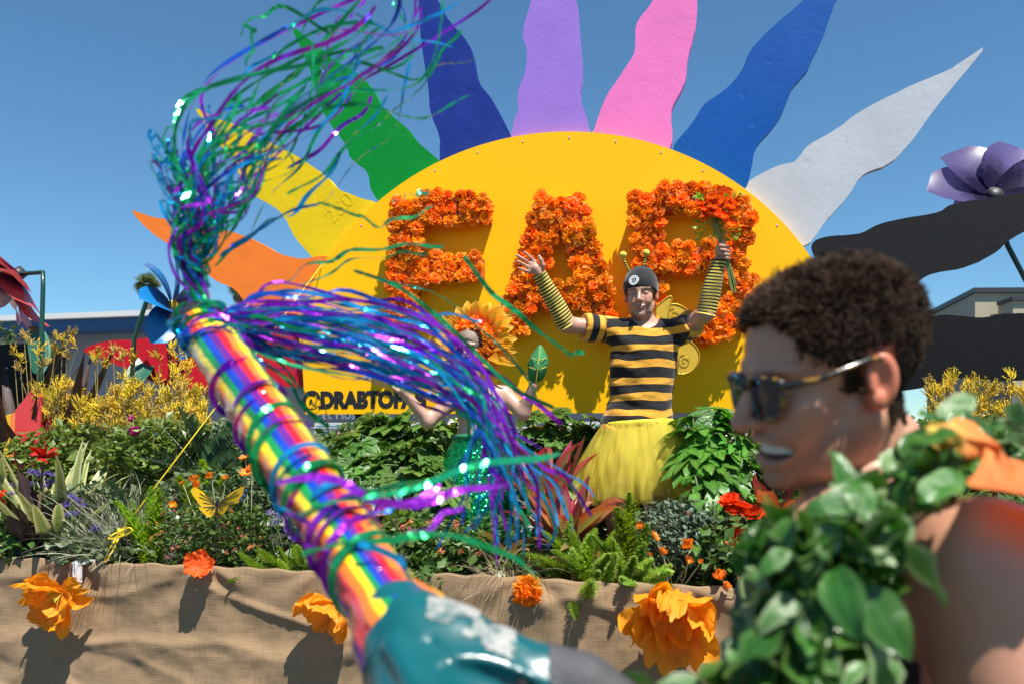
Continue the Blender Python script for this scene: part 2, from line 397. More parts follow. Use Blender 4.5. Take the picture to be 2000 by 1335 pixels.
# burlap
m, t, b, out = new_mat('burlap')
tc = nd(t, 'ShaderNodeTexCoord'); a = attr(t, 'lc'); sp = nd(t, 'ShaderNodeSeparateXYZ'); t.links.new(a.outputs['Vector'], sp.inputs[0])
def thread(i, f, wob):
    mp = nd(t, 'ShaderNodeMapping'); mp.inputs['Scale'].default_value = (f, wob, 1) if i == 0 else (wob, f, 1); t.links.new(a.outputs['Vector'], mp.inputs[0])
    n = nd(t, 'ShaderNodeTexNoise'); n.inputs['Scale'].default_value = 1; n.inputs['Detail'].default_value = 3; t.links.new(mp.outputs[0], n.inputs['Vector']); return n.outputs[0]
hx, hz = thread(0, 420, 9), thread(1, 420, 7)
wv = mth(t, 'ADD', hx, hz)
c = mixc(t, mth(t, 'MULTIPLY_ADD', wv, 1.3, -.8, True), (.205, .13, .066), (.385, .255, .135))
c = vary(t, c, 0, .10, 2.2)
finish(t, b, out, c, .9, wv, .5, .004, trans=.05, sheen=.1); m_burlap = m
nu, nv = 560, 110
us = np.linspace(XA, XB, nu); vs_ = np.linspace(0, 1, nv); UU, VV = np.meshgrid(us, vs_, indexing='ij')
L = VV * 1.12 - .10                                       # arc length from the rim (negative: on top)
d = np.where(L < 0, -L, 0); zz = np.where(L < 0, RIM, RIM - L)
r = .025; q = np.clip(L / r, -1, 1); zz = zz - r * .35 * (1 - np.abs(q)) * 0
push = np.zeros_like(UU)
drop = np.clip(L, 0, None)
push += (.007 * vnoise(UU * 3.1 + drop * .8, drop * 2.6, 5, 3) + .007 * vnoise(UU * 2.3 - drop * 2.2, drop * 1.6 + UU * .3, 9, 4)) * np.clip(drop / .12, 0, 1)
rid = 1 - np.abs(vnoise(UU * 1.1 + drop * 1.9, drop * 2.0 - UU * .55, 21, 2)); push += .011 * np.clip(rid - .72, 0, 1) / .28 * np.clip(drop / .08, 0, 1)
rid = 1 - np.abs(vnoise(UU * .9 - drop * 2.6, drop * 2.2 + UU * .5, 33, 2)); push += .014 * np.clip(rid - .78, 0, 1) / .22 * np.clip(drop / .1, 0, 1)
for px in (130, 395, 630, 1028, 1318):                    # folds fanning out from the pinned flowers
    c0 = FL(px, 1120, Y_RIM); dx = UU - c0.x; ang = np.arctan2(dx, drop + .05); rr = np.hypot(dx, drop + .05)
    push += .012 * np.sin(ang * 9 + px) * np.exp(-(rr / .28) ** 2) * np.clip(drop / .05, 0, 1)
push += .05 * drop ** 1.5 + .0035 * vnoise(UU * 14 + drop * 9, drop * 11 - UU * 5, 51, 3) * np.clip(drop / .05, 0, 1)
sag = .008 * vnoise(UU * 2.5, UU * 0, 4, 3) + .004 * np.sin(UU * 40) * np.exp(-(L / .05) ** 2)
Yb = Y_RIM + d - push - np.where(L >= 0, .0, 0); zz = zz + sag + np.where(L < 0, -.35 * d ** 1.1, 0)
edge = np.exp(-(L / .02) ** 2); Yb = Yb + .006 * edge; 
V = np.stack([UU, Yb - S * UU, zz], -1).reshape(-1, 3)
part('burlap_skirt', V, grid(nu, nv), m_burlap, fl, True, lc=np.stack([UU, L, UU * 0], -1).reshape(-1, 3))

# ------------------------------------------------------------------ the sun sign
Y_SUN = 5.1
def paint(name, c, rough=.5, scratch=.3, bs=38):
    m, t, b, out = new_mat(name)
    big = noise(t, 2.2, 3); f = noise(t, bs, 6, .65)
    vo = nd(t, 'ShaderNodeTexVoronoi'); vo.inputs['Scale'].default_value = 5; tcv = nd(t, 'ShaderNodeTexCoord'); t.links.new(tcv.outputs['Object'], vo.inputs['Vector'])
    dents = nd(t, 'ShaderNodeMapRange', interpolation_type='SMOOTHSTEP'); dents.inputs[1].default_value = .16; dents.inputs[2].default_value = .05; t.links.new(vo.outputs['Distance'], dents.inputs[0])
    cc = vary(t, lin(c), 0, .10 if c[2] != 132 else .22, 3.5 if c[2] != 132 else 9)
    mr = nd(t, 'ShaderNodeMapRange'); mr.inputs[1].default_value = .66; mr.inputs[2].default_value = .74; mr.inputs[4].default_value = .35; t.links.new(noise(t, 26, 7, .7), mr.inputs[0])
    cc = mixc(t, mth(t, 'MULTIPLY', mr.outputs[0], scratch), cc, tuple(min(1, x * .6 + (.2 if max(c) > 60 else .03)) for x in lin(c)))
    finish(t, b, out, cc, mth(t, 'MULTIPLY_ADD', big, .3, rough - .15), mth(t, 'ADD', mth(t, 'MULTIPLY', f, .35), mth(t, 'ADD', big, mth(t, 'MULTIPLY', dents.outputs[0], -.22))), .38, .012, spec=.2)
    return m
bc = FP(0, Y_SUN, DECK) + FU * .35
sun = thing('sun_sign', 'big yellow half sun sign with coloured foam rays and flower letters', 'sign', bc)
def slab(name, poly, Y0, th, m, par, n=5, jit=1.2):
    pts = spline(poly, n, True) if n > 1 else [np.array(p, float) for p in poly]
    if jit: pts = [p + np.array([U(-jit, jit), U(-jit, jit)]) * .5 for p in pts]
    if sum(a[0] * b[1] - b[0] * a[1] for a, b in zip(pts, pts[1:] + pts[:1])) > 0: pts = pts[::-1]
    n = len(pts); Fv = [FL(p[0], p[1], Y0) for p in pts]; rm = .006
    cen = sum(Fv, Vector()) / n
    V = [v for v in Fv] + [v + FV * th for v in Fv]
    F = [list(range(n)), list(range(n, 2 * n))[::-1]] + [[i, i + n, (i + 1) % n + n, (i + 1) % n] for i in range(n)]
    return part(name, V, F, m, par)
m_sun = mat('sun_yellow', lin((255, 190, 0)), .6, nz=.05, nscale=2.5, bump=.06, bscale=5, bdist=.01, spec=.2)
cxs, cy, ea, eb = 1112, 806, 566, 549
arc = [(cxs - ea * math.cos(a), cy - eb * math.sin(a)) for a in np.linspace(.34, math.pi - .30, 90)]
board = [(596, 808)] + [(590, 700)] + arc + [(1655, 700), (1655, 804)]
slab('sun_board', board, Y_SUN - .05, .05, m_sun, sun, 1, 0)
g = MB()
for px in (700, 1088, 1500):
    a = FL(px, 850, Y_SUN + .03); a.z = DECK; V, F = tube([a, a + UP * 2.0], .024, 8); g = MB(); g.add(V, F); g.part('post', m_metal, sun)
    q = a + FV * .5; V, F = tube([q, a + UP * 1.7], .018, 8); g = MB(); g.add(V, F); g.part('brace', m_metal, sun)
rays = {
 'red': ((196, 28, 44), [(163, 683), (210, 665), (262, 663), (300, 657), (345, 648), (430, 632), (520, 622), (605, 612), (605, 745), (520, 752), (400, 761), (345, 756), (300, 745), (250, 721), (200, 700)]),
 'orange': ((240, 124, 44), [(258, 411), (300, 425), (350, 430), (400, 440), (460, 455), (505, 473), (545, 495), (585, 505), (650, 508), (650, 612), (560, 612), (493, 604), (458, 565), (422, 548), (352, 491), (317, 470), (282, 442)]),
 'yellow': ((224, 190, 16), [(384, 212), (418, 229), (468, 247), (518, 273), (560, 294), (607, 323), (640, 348), (661, 369), (695, 384), (750, 412), (690, 500), (640, 525), (581, 470), (560, 432), (539, 407), (497, 382), (472, 348), (447, 302), (418, 273), (395, 235)]),
 'green': ((0, 132, 44), [(571, 55), (607, 80), (653, 117), (703, 147), (728, 176), (749, 210), (791, 247), (820, 281), (870, 332), (830, 380), (752, 420), (739, 394), (724, 369), (716, 336), (686, 310), (674, 281), (640, 235), (615, 176), (602, 126)]),
 'navy': ((26, 50, 132), [(800, -115), (826, -60), (855, 0), (876, 38), (918, 92), (934, 157), (966, 203), (1005, 285), (990, 310), (870, 335), (859, 300), (858, 267), (841, 220), (835, 162), (823, 87), (817, 0)]),
 'lavender': ((152, 116, 204), [(1085, -165), (1105, -80), (1125, 0), (1131, 58), (1137, 145), (1133, 191), (1145, 226), (1150, 280), (1080, 286), (1003, 284), (1005, 232), (1012, 215), (1012, 180), (1026, 139), (1029, 99), (1021, 64), (1038, 0), (1062, -80)]),
 'pink': ((234, 120, 186), [(1335, -160), (1352, -70), (1362, 0), (1357, 58), (1343, 116), (1337, 162), (1312, 215), (1308, 290), (1240, 285), (1155, 275), (1162, 250), (1180, 197), (1209, 151), (1238, 104), (1244, 46), (1276, 0), (1310, -80)]),
 'blue': ((0, 80, 160), [(1668, -115), (1655, -50), (1633, 0), (1615, 52), (1592, 104), (1575, 139), (1546, 174), (1522, 232), (1479, 284), (1467, 331), (1450, 370), (1380, 330), (1314, 296), (1354, 238), (1377, 203), (1418, 174), (1447, 139), (1470, 93), (1517, 46), (1569, 0), (1625, -60)]),
 'white': ((184, 188, 194), [(1921, 93), (1859, 133), (1778, 168), (1685, 215), (1638, 249), (1580, 284), (1551, 316), (1517, 325), (1450, 370), (1500, 440), (1570, 480), (1615, 429), (1656, 383), (1685, 342), (1737, 319), (1778, 278), (1824, 215), (1882, 145)]),
 'upper_black': ((24, 24, 27), [(1588, 474), (1620, 461), (1678, 456), (1728, 434), (1827, 416), (1858, 400), (1925, 387), (2000, 378), (2100, 376), (2060, 420), (2000, 452), (1966, 474), (1939, 497), (1889, 519), (1822, 533), (1782, 556), (1720, 580), (1660, 575), (1600, 560), (1596, 510)]),
 'lower_black': ((15, 15, 17), [(1625, 640), (1700, 628), (1795, 620), (1850, 615), (1920, 620), (1960, 613), (2030, 616), (2120, 650), (2180, 690), (2110, 720), (2040, 738), (1950, 742), (1880, 738), (1830, 750), (1760, 762), (1625, 770)]),
}
for k, (c, poly) in rays.items():
    off = {'orange': .0, 'yellow': .004, 'white': .003}.get(k, .002)
    o = slab('ray', poly, Y_SUN + off + .002, .055, paint(k + '_paint', c, .5 if 'black' not in k else .6, .35 if k not in ('green', 'orange') else .1, 30 if k != 'white' else 22), sun, 4)
    o['label'] = k.replace('_', ' ') + ' painted wavy foam ray'
m_y2 = paint('yellow_emboss', (206, 172, 12), .5, .1)
text('embossed_number', '250', .15, planeM(FL(672, 416, Y_SUN + .0055), R(42)), bpy.data.materials['yellow_paint'], sun, .0012)
for k in range(15):
    a_ = .42 + (math.pi - .84) * k / 14; q = FL(cxs - (ea - 12) * math.cos(a_), cy - (eb - 12) * math.sin(a_), Y_SUN - .05); g = MB(); g.tube([q, q - FV * .003], .006, 8); g.part('bolt', m_frame, sun)
# painted name along the bottom edge
m_ink = mat('black_lettering', (.012, .012, .014), .5)
a = FL(590, 794, Y_SUN - .0515); b = FL(832, 794, Y_SUN - .0515)
text('lettering', '@DRABTOFAB', .145, planeM((a + b) / 2), m_ink, sun, .001, .009, sx=(b - a).length / .98)
# letters packed with tissue flowers
m, t, b, out = new_mat('tissue_flower')
a = attr(t, 'lc'); sp = nd(t, 'ShaderNodeSeparateXYZ'); t.links.new(a.outputs['Vector'], sp.inputs[0])
oi = nd(t, 'ShaderNodeObjectInfo')
cc = mixc(t, mth(t, 'MULTIPLY_ADD', sp.outputs[0], 1.1, -.25, True), (.92, .13, .002), (1.0, .36, .008))
cc = mixc(t, mth(t, 'MULTIPLY', mth(t, 'GREATER_THAN', sp.outputs[2], .82), .4), cc, (1.0, .55, .2))
cc = vary(t, cc, .22, .2, 3, .014)
finish(t, b, out, cc, .7, trans=.42, spec=.15); m_tis = m
def pom(seed):
    r_ = random.Random(seed); g = MB(); q = r_.uniform
    for ring, (n, el, ln) in enumerate(((10, .15, 1), (10, .55, .95), (8, .95, .85), (5, 1.3, .7))):
        for k in range(n):
            az = 2 * math.pi * (k + q(-.3, .3)) / n; e = el + q(-.22, .22); l = ln * q(.8, 1.12); wv = q(0, 9)
            V, L = [], []; rnd = r_.random()
            for i in range(4):
                tt = i / 3; hw = .30 * l * math.sin(.35 + 1.7 * tt)
                rr = l * tt; ee = e - .35 * tt * tt
                for j in (-1, -.33, .33, 1):
                    cr = .09 * l * math.sin(wv + j * 5 + tt * 4) * tt
                    x, y, z = rr * math.cos(ee) - cr * math.sin(ee), j * hw, rr * math.sin(ee) + cr * math.cos(ee) + abs(j) * .1 * tt
                    V.append((x * math.cos(az) - y * math.sin(az), x * math.sin(az) + y * math.cos(az), z)); L.append((tt, j, rnd))
            g.add(V, grid(4, 4), lc=L)
    return mesh('tissue_flower', g.V, g.F, m_tis, False, lc=np.array(g.L))
poms = [pom(s) for s in range(5)]
m_let = mat('letter_backing', (.5, .09, .01), .7, nz=.3, nscale=20)
strokes = {
 'F': [([(797, 398), (790, 500), (786, 632)], 64), ([(830, 408), (945, 407)], 62), ([(825, 524), (930, 522)], 56)],
 'A': [([(1078, 392), (1038, 520), (1000, 640)], 62), ([(1112, 392), (1148, 520), (1186, 645)], 62), ([(1045, 578), (1140, 578)], 56)],
 'B': [([(1262, 388), (1266, 500), (1272, 640)], 68), ([(1300, 390), (1370, 388), (1425, 405), (1446, 445), (1428, 485), (1385, 503), (1300, 505)], 60),
       ([(1400, 505), (1440, 535), (1448, 580), (1425, 625), (1370, 642), (1300, 642)], 60)]}
for ch, st in strokes.items():
    g = MB(); spots = []
    for pts, wd in st:
        sp_ = spline(pts, 10); ln = np.cumsum([0] + [np.linalg.norm(b - a) for a, b in zip(sp_, sp_[1:])])
        n = max(2, int(ln[-1] / 23) + 1)
        for i in range(n):
            s_ = ln[-1] * i / (n - 1); j = min(np.searchsorted(ln, s_, 'right') - 1, len(sp_) - 2); f = (s_ - ln[j]) / (ln[j + 1] - ln[j])
            p_ = sp_[j] * (1 - f) + sp_[j + 1] * f; tg = sp_[j + 1] - sp_[j]; tg = tg / np.linalg.norm(tg); nm = np.array([-tg[1], tg[0]])
            for k in (-1, 0, 1):
                q = p_ + nm * k * wd * .34 + tg * (8 if k == 0 else 0) + np.array([U(-4, 4), U(-4, 4)])
                if all(np.hypot(*(q - o_)) > 15 for o_ in spots): spots.append(q)
        for p0, p1 in zip(sp_[::5], sp_[5::5] if len(sp_) > 6 else sp_[-1:]):
            d_ = (p1 - p0) / np.linalg.norm(p1 - p0); nn_ = np.array([-d_[1], d_[0]]) * wd * .36; e_ = d_ * 8
            q4 = [p0 + nn_ - e_, p0 - nn_ - e_, p1 - nn_ + e_, p1 + nn_ + e_]
            f4 = [FL(*q, Y_SUN - .17) for q in q4]; b4 = [v + FV * .115 for v in f4]
            g.add(f4 + b4, [[0, 1, 2, 3], [7, 6, 5, 4], [0, 4, 5, 1], [1, 5, 6, 2], [2, 6, 7, 3], [3, 7, 4, 0]])
    lo = g.part('letter', m_let, sun, label='letter %s packed with crumpled orange tissue flowers' % ch)
    for q in spots:
        p_ = FL(q[0], q[1], Y_SUN - .172) - FV * U(-.01, .02); s_ = U(.042, .057)
        z = (-FV + FU * U(-.5, .5) + UP * U(-.45, .5)).normalized(); x, y = frame(z)
        M = Matrix(((x.x, y.x, z.x, p_.x), (x.y, y.y, z.y, p_.y), (x.z, y.z, z.z, p_.z), (0, 0, 0, 1))) @ Matrix.Rotation(U(0, 6), 4, 'Z') @ Matrix.Scale(s_, 4)
        inst('tissue_flower', random.choice(poms), M, lo)
# ------------------------------------------------------------------ plants
def base(px, Y0, z=None):
    p = FL(px, 850, Y0); p.z = SOIL - .03 if z is None else z; return p
def mats_col(name, col, **k): return mat(name, col, **k)
m_stem = mat('green_stem', (.09, .14, .04), .6, nz=.2)
m_brown = mat('brown_stem', (.13, .08, .04), .8, nz=.3)
lance = lambda t: max(.03, math.sin(math.pi * (t * .82 + .18)) ** .7)
sword = lambda t: (1 - t ** 2.2) * (.55 + .45 * math.sin(min(1, t * 3) * math.pi / 2)) + .02
ellip = lambda t: max(.04, math.sin(math.pi * min(1, t + .04)) ** .75)
L_var = leafmat('variegated_leaf', (.22, .27, .08), (.55, .52, .24), .35, .75, rough=.4, ob=.15)
L_dkf = leafmat('dark_flax_leaf', (.06, .035, .025), (.12, .06, .03), .5, .95, rough=.4, ob=.3)
L_can = leafmat('canna_leaf', (.045, .028, .032), (.03, .02, .024), rough=.28, ob=.2, vein=.4, trans=.15)
L_cor = leafmat('cordyline_leaf', (.22, .17, .055), (.37, .04, .045), .10, .85, rough=.36, ob=.3, hue=.03, vein=.25, tipc=(.36, .05, .05), trans=.35, nstr=.45)
L_cod = leafmat('cordyline_low_leaf', (.18, .17, .05), (.30, .10, .06), .3, .9, rough=.4, ob=.3, hue=.03, tipc=(.3, .16, .07), nstr=.4)
L_fat = leafmat('fatsia_leaf', (.085, .18, .03), (.07, .15, .026), rough=.32, ob=.35, vein=.6, trans=.22, hue=.015)
L_phi = leafmat('philodendron_leaf', (.09, .24, .03), (.06, .17, .025), rough=.3, ob=.35, vein=.5, trans=.3, hue=.015)
L_cyc = leafmat('cycad_leaflet', (.035, .08, .03), (.03, .065, .025), rough=.28, ob=.2, trans=.12)
L_shr = leafmat('shrub_leaf', (.075, .15, .03), (.115, .19, .045), rough=.3, ob=.1, trans=.3, nstr=.6)
L_shl = leafmat('shrub_leaf_light', (.15, .22, .045), (.20, .26, .07), rough=.32, ob=.1, trans=.35, nstr=.6)
L_shg = leafmat('shrub_leaf_grey', (.115, .165, .07), (.15, .2, .095), rough=.4, ob=.1, trans=.25, nstr=.6)
L_gry = leafmat('greygreen_leaf', (.1, .15, .085), (.13, .18, .1), rough=.5, ob=.1, trans=.2, nstr=.6)
L_grs = leafmat('silver_grass', (.38, .42, .26), (.6, .6, .46), .2, .8, rough=.5, ob=.1, trans=.2, nstr=.5)
L_dry = leafmat('dry_grass', (.32, .24, .13), (.45, .36, .22), rough=.7, ob=.1, trans=.15, nstr=.5)
L_fox = leafmat('foxtail_needle', (.26, .40, .04), (.34, .48, .07), rough=.5, ob=.25, trans=.45, hue=.012)
L_fxd = leafmat('foxtail_needle_dark', (.07, .15, .03), (.09, .18, .04), rough=.5, ob=.2, trans=.3)

def clump(name, label, cat, p, meshes, n, ln, el, az=(0, 6.283), wid=(.9, 1.1), part_name='leaf', group=None, spread=.03, t=None, roll=.35):
    t = t or thing(name, label, cat, p, group)
    for i in range(n):
        a = az[0] + (az[1] - az[0]) * (i + U(0, .9)) / n; l = U(*ln)
        q = Vector(p) + Vector((math.cos(a), math.sin(a), 0)) * U(0, spread)
        inst(part_name, random.choice(meshes), orient(q, a, U(*el), U(-roll, roll), l, l * U(*wid), l), t)
    return t
flaxv = [strapmesh('flax_leaf', L_var, n=8, w=sword, bend=b, fold=.35, wid=.12, twist=tw) for b, tw in ((.25, .2), (.5, -.3), (.9, .4))]
flaxd = [strapmesh('dark_flax_leaf', L_dkf, n=8, w=sword, bend=b, fold=.4, wid=.10, twist=tw) for b, tw in ((.15, .3), (.35, -.4), (.6, .2))]
cord = [strapmesh('cordyline_leaf', L_cor, n=9, w=lance, bend=b, fold=.5, wid=.235, twist=tw, wav=.25) for b, tw in ((.35, .2), (.7, -.3), (1.1, .5), (-.25, .1))]
cordl = [strapmesh('cordyline_low_leaf', L_cod, n=9, w=lance, bend=b, fold=.4, wid=.2, twist=tw, wav=.2) for b, tw in ((.6, .3), (1.2, -.4))]
cann = [strapmesh('canna_leaf', L_can, n=8, w=ellip, bend=b, fold=.22, wid=.46, wav=.1) for b in (.3, .7, -.2)]
clump('variegated_flax', 'clump of pale yellow and green sword leaves beside silvery grass', 'flax', base(118, 3.72), flaxv, 36, (.45, .80), (.75, 1.45), spread=.09)
clump('variegated_flax', 'short pale striped flax leaves at the planter end under the black box', 'flax', base(-5, 3.85), flaxv, 9, (.5, .75), (.6, 1.35), spread=.05)
clump('dark_flax', 'dark bronze flax with tall narrow leaves before the black box', 'flax', base(35, 4.7), flaxd, 13, (1.0, 1.5), (1.0, 1.5), spread=.15)
clump('dark_flax', 'dark bronze flax leaves rising through yellow flowers', 'flax', base(105, 4.66), flaxd, 6, (1.1, 1.5), (1.15, 1.5), spread=.08)
clump('dark_flax', 'thin bronze blades behind fatsia leaves below the sign lettering', 'flax', base(655, 4.66), flaxd, 8, (.7, 1.15), (1.0, 1.45), spread=.06, wid=(.35, .5))

def tuft(name, label, p, m, n, ln, el, w, cat='grass', bend=(.5, 1.4)):
    t = thing(name, label, cat, p); g = MB()
    for i in range(n):
        l = U(*ln); V, F, L = strap(6, lambda t: 1 - t * .8, U(*bend), 0, w / l); rnd = U(-2, 2)
        M = orient(Vector(p) + Vector((U(-.07, .07), U(-.05, .05), 0)), U(0, 6.28), U(*el), U(-1, 1), l)
        g.add([M @ Vector(v) for v in V], F, lc=[(a + rnd, b * .5 + rnd, c) for a, b, c in L])
    g.part('blades', m, t, kind='stuff'); return t
tuft('silver_grass', 'fountain of fine silvery green grass next to pale flax', base(245, 3.62), L_grs, 620, (.32, .60), (.5, 1.45), .006)
tuft('silver_grass', 'small tuft of silvery grass beside the cycad fronds', base(300, 3.66), L_grs, 160, (.2, .42), (.5, 1.4), .005)
tuft('dry_grass', 'straw coloured thin grass drooping under the red cordyline', base(985, 3.5), L_dry, 170, (.15, .42), (.2, 1.4), .0035, bend=(1, 2.6))

# canna
cp = base(70, 3.5); t = clump('dark_canna', 'canna with broad dark purple leaves and a red flower', 'canna', cp + UP * .12, cann, 7, (.2, .3), (.5, 1.35), spread=.02)
for px, py, l, az, el in ((60, 1000, .26, 2.9, 1.35), (100, 1010, .24, .6, 1.2), (85, 1060, .2, -.8, 1.0)):
    inst('leaf', random.choice(cann), orient(FL(px, py + 12, 3.5), az, el, U(-.3, .3), l), t)
V, F = tube([cp, cp + UP * .2, FL(80, 960, 3.5), FL(84, 898, 3.52)], [.012, .01, .008, .005], 6); part('stem', V, F, m_brown, t, True)
m_redp = mat('red_petal', (.55, .012, .006), .5, ob=.2, nz=.15, trans=.3)
def petal_mesh(name, m, n=6, wid=.8, cup=.7, seed=0, crump=.08):
    V = []; L = []
    for i in range(n + 1):
        t = i / n; hw = wid * .5 * math.sin(.2 + 1.9 * t)
        for j in range(n + 1):
            v = j / n * 2 - 1; x = t; y = v * hw; z = cup * (t ** 1.7) * .5 + .25 * v * v * cup
            V.append((x, y, z)); L.append((t, v, 0))
    V = np.array(V); V[:, 2] += crump * vnoise(V[:, 0] * 4 + 3, V[:, 1] * 4 + 7, seed, 3) * (V[:, 0] + .1); V[:, 0] += crump * .7 * vnoise(V[:, 1] * 6, V[:, 0] * 2, seed + 5, 2) * V[:, 0]
    return mesh(name, V, grid(n + 1, n + 1), m, True, lc=L)
redp = [petal_mesh('red_petal', m_redp, seed=s, cup=c) for s, c in ((1, .5), (2, -.4))]
fp = FL(84, 892, 3.5)
for k in range(8): inst('petal', random.choice(redp), orient(fp, U(0, 6.28), U(-.3, 1), U(-.6, .6), U(.05, .085)), t)

# statice: heads of tiny violet florets
m_vio = mat('violet_floret', (.17, .10, .46), .7, ob=.2, nz=.35, nscale=60, trans=.2)
def cluster(name, m, n, s, seed, flat=.5):
    r_ = random.Random(seed); g = MB()
    for _ in range(n):
        c = Vector((r_.gauss(0, .42), r_.gauss(0, .42), r_.gauss(0, .42) * flat)); 
        ax = Vector((r_.gauss(0, 1), r_.gauss(0, 1), r_.gauss(.6, 1))).normalized(); x, y = frame(ax); rr = s * r_.uniform(.7, 1.3)
        V = [c] + [c + ax * rr * .6 + (x * math.cos(k * 1.2566) + y * math.sin(k * 1.2566)) * rr for k in range(5)]
        g.add(V, [[0, 1 + k, 1 + (k + 1) % 5] for k in range(5)])
    return mesh(name, g.V, g.F, m)
vioh = [cluster('flower_head', m_vio, 70, .11, s) for s in range(3)]
def headed(name, label, cat, p, heads, hm, m_st, size, stem_r=.003, group=None, foliage=None):
    t = thing(name, label, cat, p, group); g = MB()
    for h in heads:
        mid = (Vector(p) * .4 + h * .6) + Vector((U(-.02, .02), U(-.02, .02), 0))
        g.tube([Vector(p) + Vector((U(-.02, .02), U(-.02, .02), 0)), mid, h], stem_r, 4)
    g.part('stems', m_st, t, kind='stuff')
    for h in heads: inst('flower_head', random.choice(hm), orient(h, U(0, 6), U(-.3, .3), U(-.3, .3), size * U(.8, 1.2)), t)
    return t
headed('statice', 'violet statice behind the dark canna leaf', 'statice', base(80, 3.6), [FL(x, y, 3.6) for x, y in ((62, 920), (80, 925), (98, 938), (60, 945), (85, 948), (112, 940), (48, 962), (100, 925), (25, 945), (22, 962))], vioh, m_stem, .030)
headed('statice', 'violet statice heads at the tip of a cycad frond', 'statice', base(140, 3.5), [FL(x, y, 3.5) for x, y in ((140, 968), (150, 975), (128, 985), (135, 1002), (148, 1000), (122, 1012), (190, 1028), (182, 1035), (160, 985))], vioh, m_stem, .030)
headed('statice', 'low violet statice beside the burlap edge and canna stem', 'statice', base(30, 3.42), [FL(x, y, 3.44) for x, y in ((20, 1075), (35, 1070), (48, 1078), (28, 1062))], vioh, m_stem, .030)
m_lil = mat('lilac_floret', (.36, .3, .6), .7, ob=.2, nz=.3, nscale=60, trans=.2)
lilh = [cluster('flower_head', m_lil, 60, .11, s + 9) for s in range(2)]
headed('statice', 'pale lilac statice right of the yellow butterfly', 'statice', base(555, 3.6), [FL(x, y, 3.55) for x, y in ((528, 1000), (545, 1008), (538, 1018), (560, 1035), (572, 1045), (585, 1040), (600, 1050))], lilh, m_stem, .028)

# cycads: fronds with paired leaflets
def frond_mesh(bend, n=15, seed=0):
    r_ = random.Random(seed); g = MB(); pts = []
    for i in range(n + 4):
        t = i / (n + 3); a = -bend * t * t; pts.append((t, 0, -bend * t * t * .45))
    V, F = tube(pts, [.014 * (1 - .7 * i / (n + 3)) for i in range(n + 4)], 5); g.add(V, F, lc=[(.2, .0, 0)] * len(V))
    for i in range(n):
        t = .16 + .84 * i / n; ll = .30 * math.sin(math.pi * (.25 + .68 * t)); z0 = -bend * t * t * .45
        for s in (-1, 1):
            V, F, L = strap(4, ellip, .35, .15, .30); M = Matrix.Translation((t, 0, z0)) @ Matrix.Rotation(s * R(62 - 22 * t + r_.uniform(-6, 6)), 4, 'Z') @ Matrix.Rotation(R(-32 + r_.uniform(-10, 10)), 4, 'Y') @ Matrix.Rotation(s * R(-25), 4, 'X') @ Matrix.Scale(ll, 4)
            g.add([M @ Vector(v) for v in V], F, lc=L)
    return mesh('frond', g.V, g.F, L_cyc, True, lc=np.array(g.L))
frm = [frond_mesh(b, seed=s) for s, b in enumerate((.35, .7, .2))]
def cycad(label, p, fr):
    t = thing('cycad', label, 'cycad', p)
    for (bx, by, bY), (tx, ty, tY), roll in fr:
        a, b = FL(bx, by, bY), FL(tx, ty, tY); d = b - a; l = d.length
        inst('frond', random.choice(frm), orient(a, math.atan2(d.y, d.x), math.asin(d.z / l) + .12, roll, l), t)
    g = MB(); a = Vector(p); f0 = FL(fr[0][0][0], fr[0][0][1], fr[0][0][2]); g.tube([a, (a + f0) / 2, f0], [.03, .03, .02], 7); g.part('trunk', m_brown, t, True); return t
cycad('dark green cycad frond reaching towards violet statice', base(255, 3.6), [((250, 1008, 3.6), (150, 985, 3.55), .9), ((255, 1010, 3.65), (205, 930, 3.7), .5), ((260, 1005, 3.65), (330, 960, 3.7), -.6)])
cycad('large cycad with dark glossy fronds behind orange poppies', base(400, 4.0), [((395, 935, 3.95), (285, 885, 3.85), .9), ((395, 930, 3.95), (305, 815, 4.0), .9), ((400, 930, 4.0), (350, 800, 4.1), .5), ((400, 930, 4.0), (470, 830, 4.0), -.6), ((405, 935, 3.95), (480, 885, 3.9), -.9)])

# foxtail ferns: plumes of needles
def plume_mesh(m, bend, n, seed, fat=.13):
    r_ = random.Random(seed); g = MB()
    for i in range(n):
        t = (i + r_.random()) / n; x, z = t, -bend * t * t * .5; rad = fat * math.sin(math.pi * (t * .86 + .12)) ** .6 * r_.uniform(.7, 1.1)
        a = i * 2.4 + r_.random(); dx = rad * .55; dy, dz = rad * math.cos(a), rad * math.sin(a); wv = .013
        px_, py_ = -math.sin(a) * wv, math.cos(a) * wv
        g.add([(x, px_, z + py_), (x + dx, dy, z + dz), (x, -px_, z - py_)], [[0, 1, 2]], lc=[(0, 0, 0), (t, 1, 0), (0, 0, 0)])
        g.add([(x + dx * .3, dy * .45, z + dz * .45 + wv), (x + dx * 1.1, dy * .9 + wv * 2, z + dz * .9 - wv), (x + dx * .5, dy * .55, z + dz * .5 - wv)], [[0, 1, 2]], lc=[(0, 0, 0), (t, 1, 0), (0, 0, 0)])
    return mesh('plume', g.V, g.F, m, False, lc=np.array(g.L))
plb = [plume_mesh(L_fox, b, 460, s, f) for s, (b, f) in enumerate(((.2, .13), (.5, .16), (.9, .15)))]
pld = [plume_mesh(L_fxd, b, 420, s + 5) for s, b in enumerate((.2, .6))]
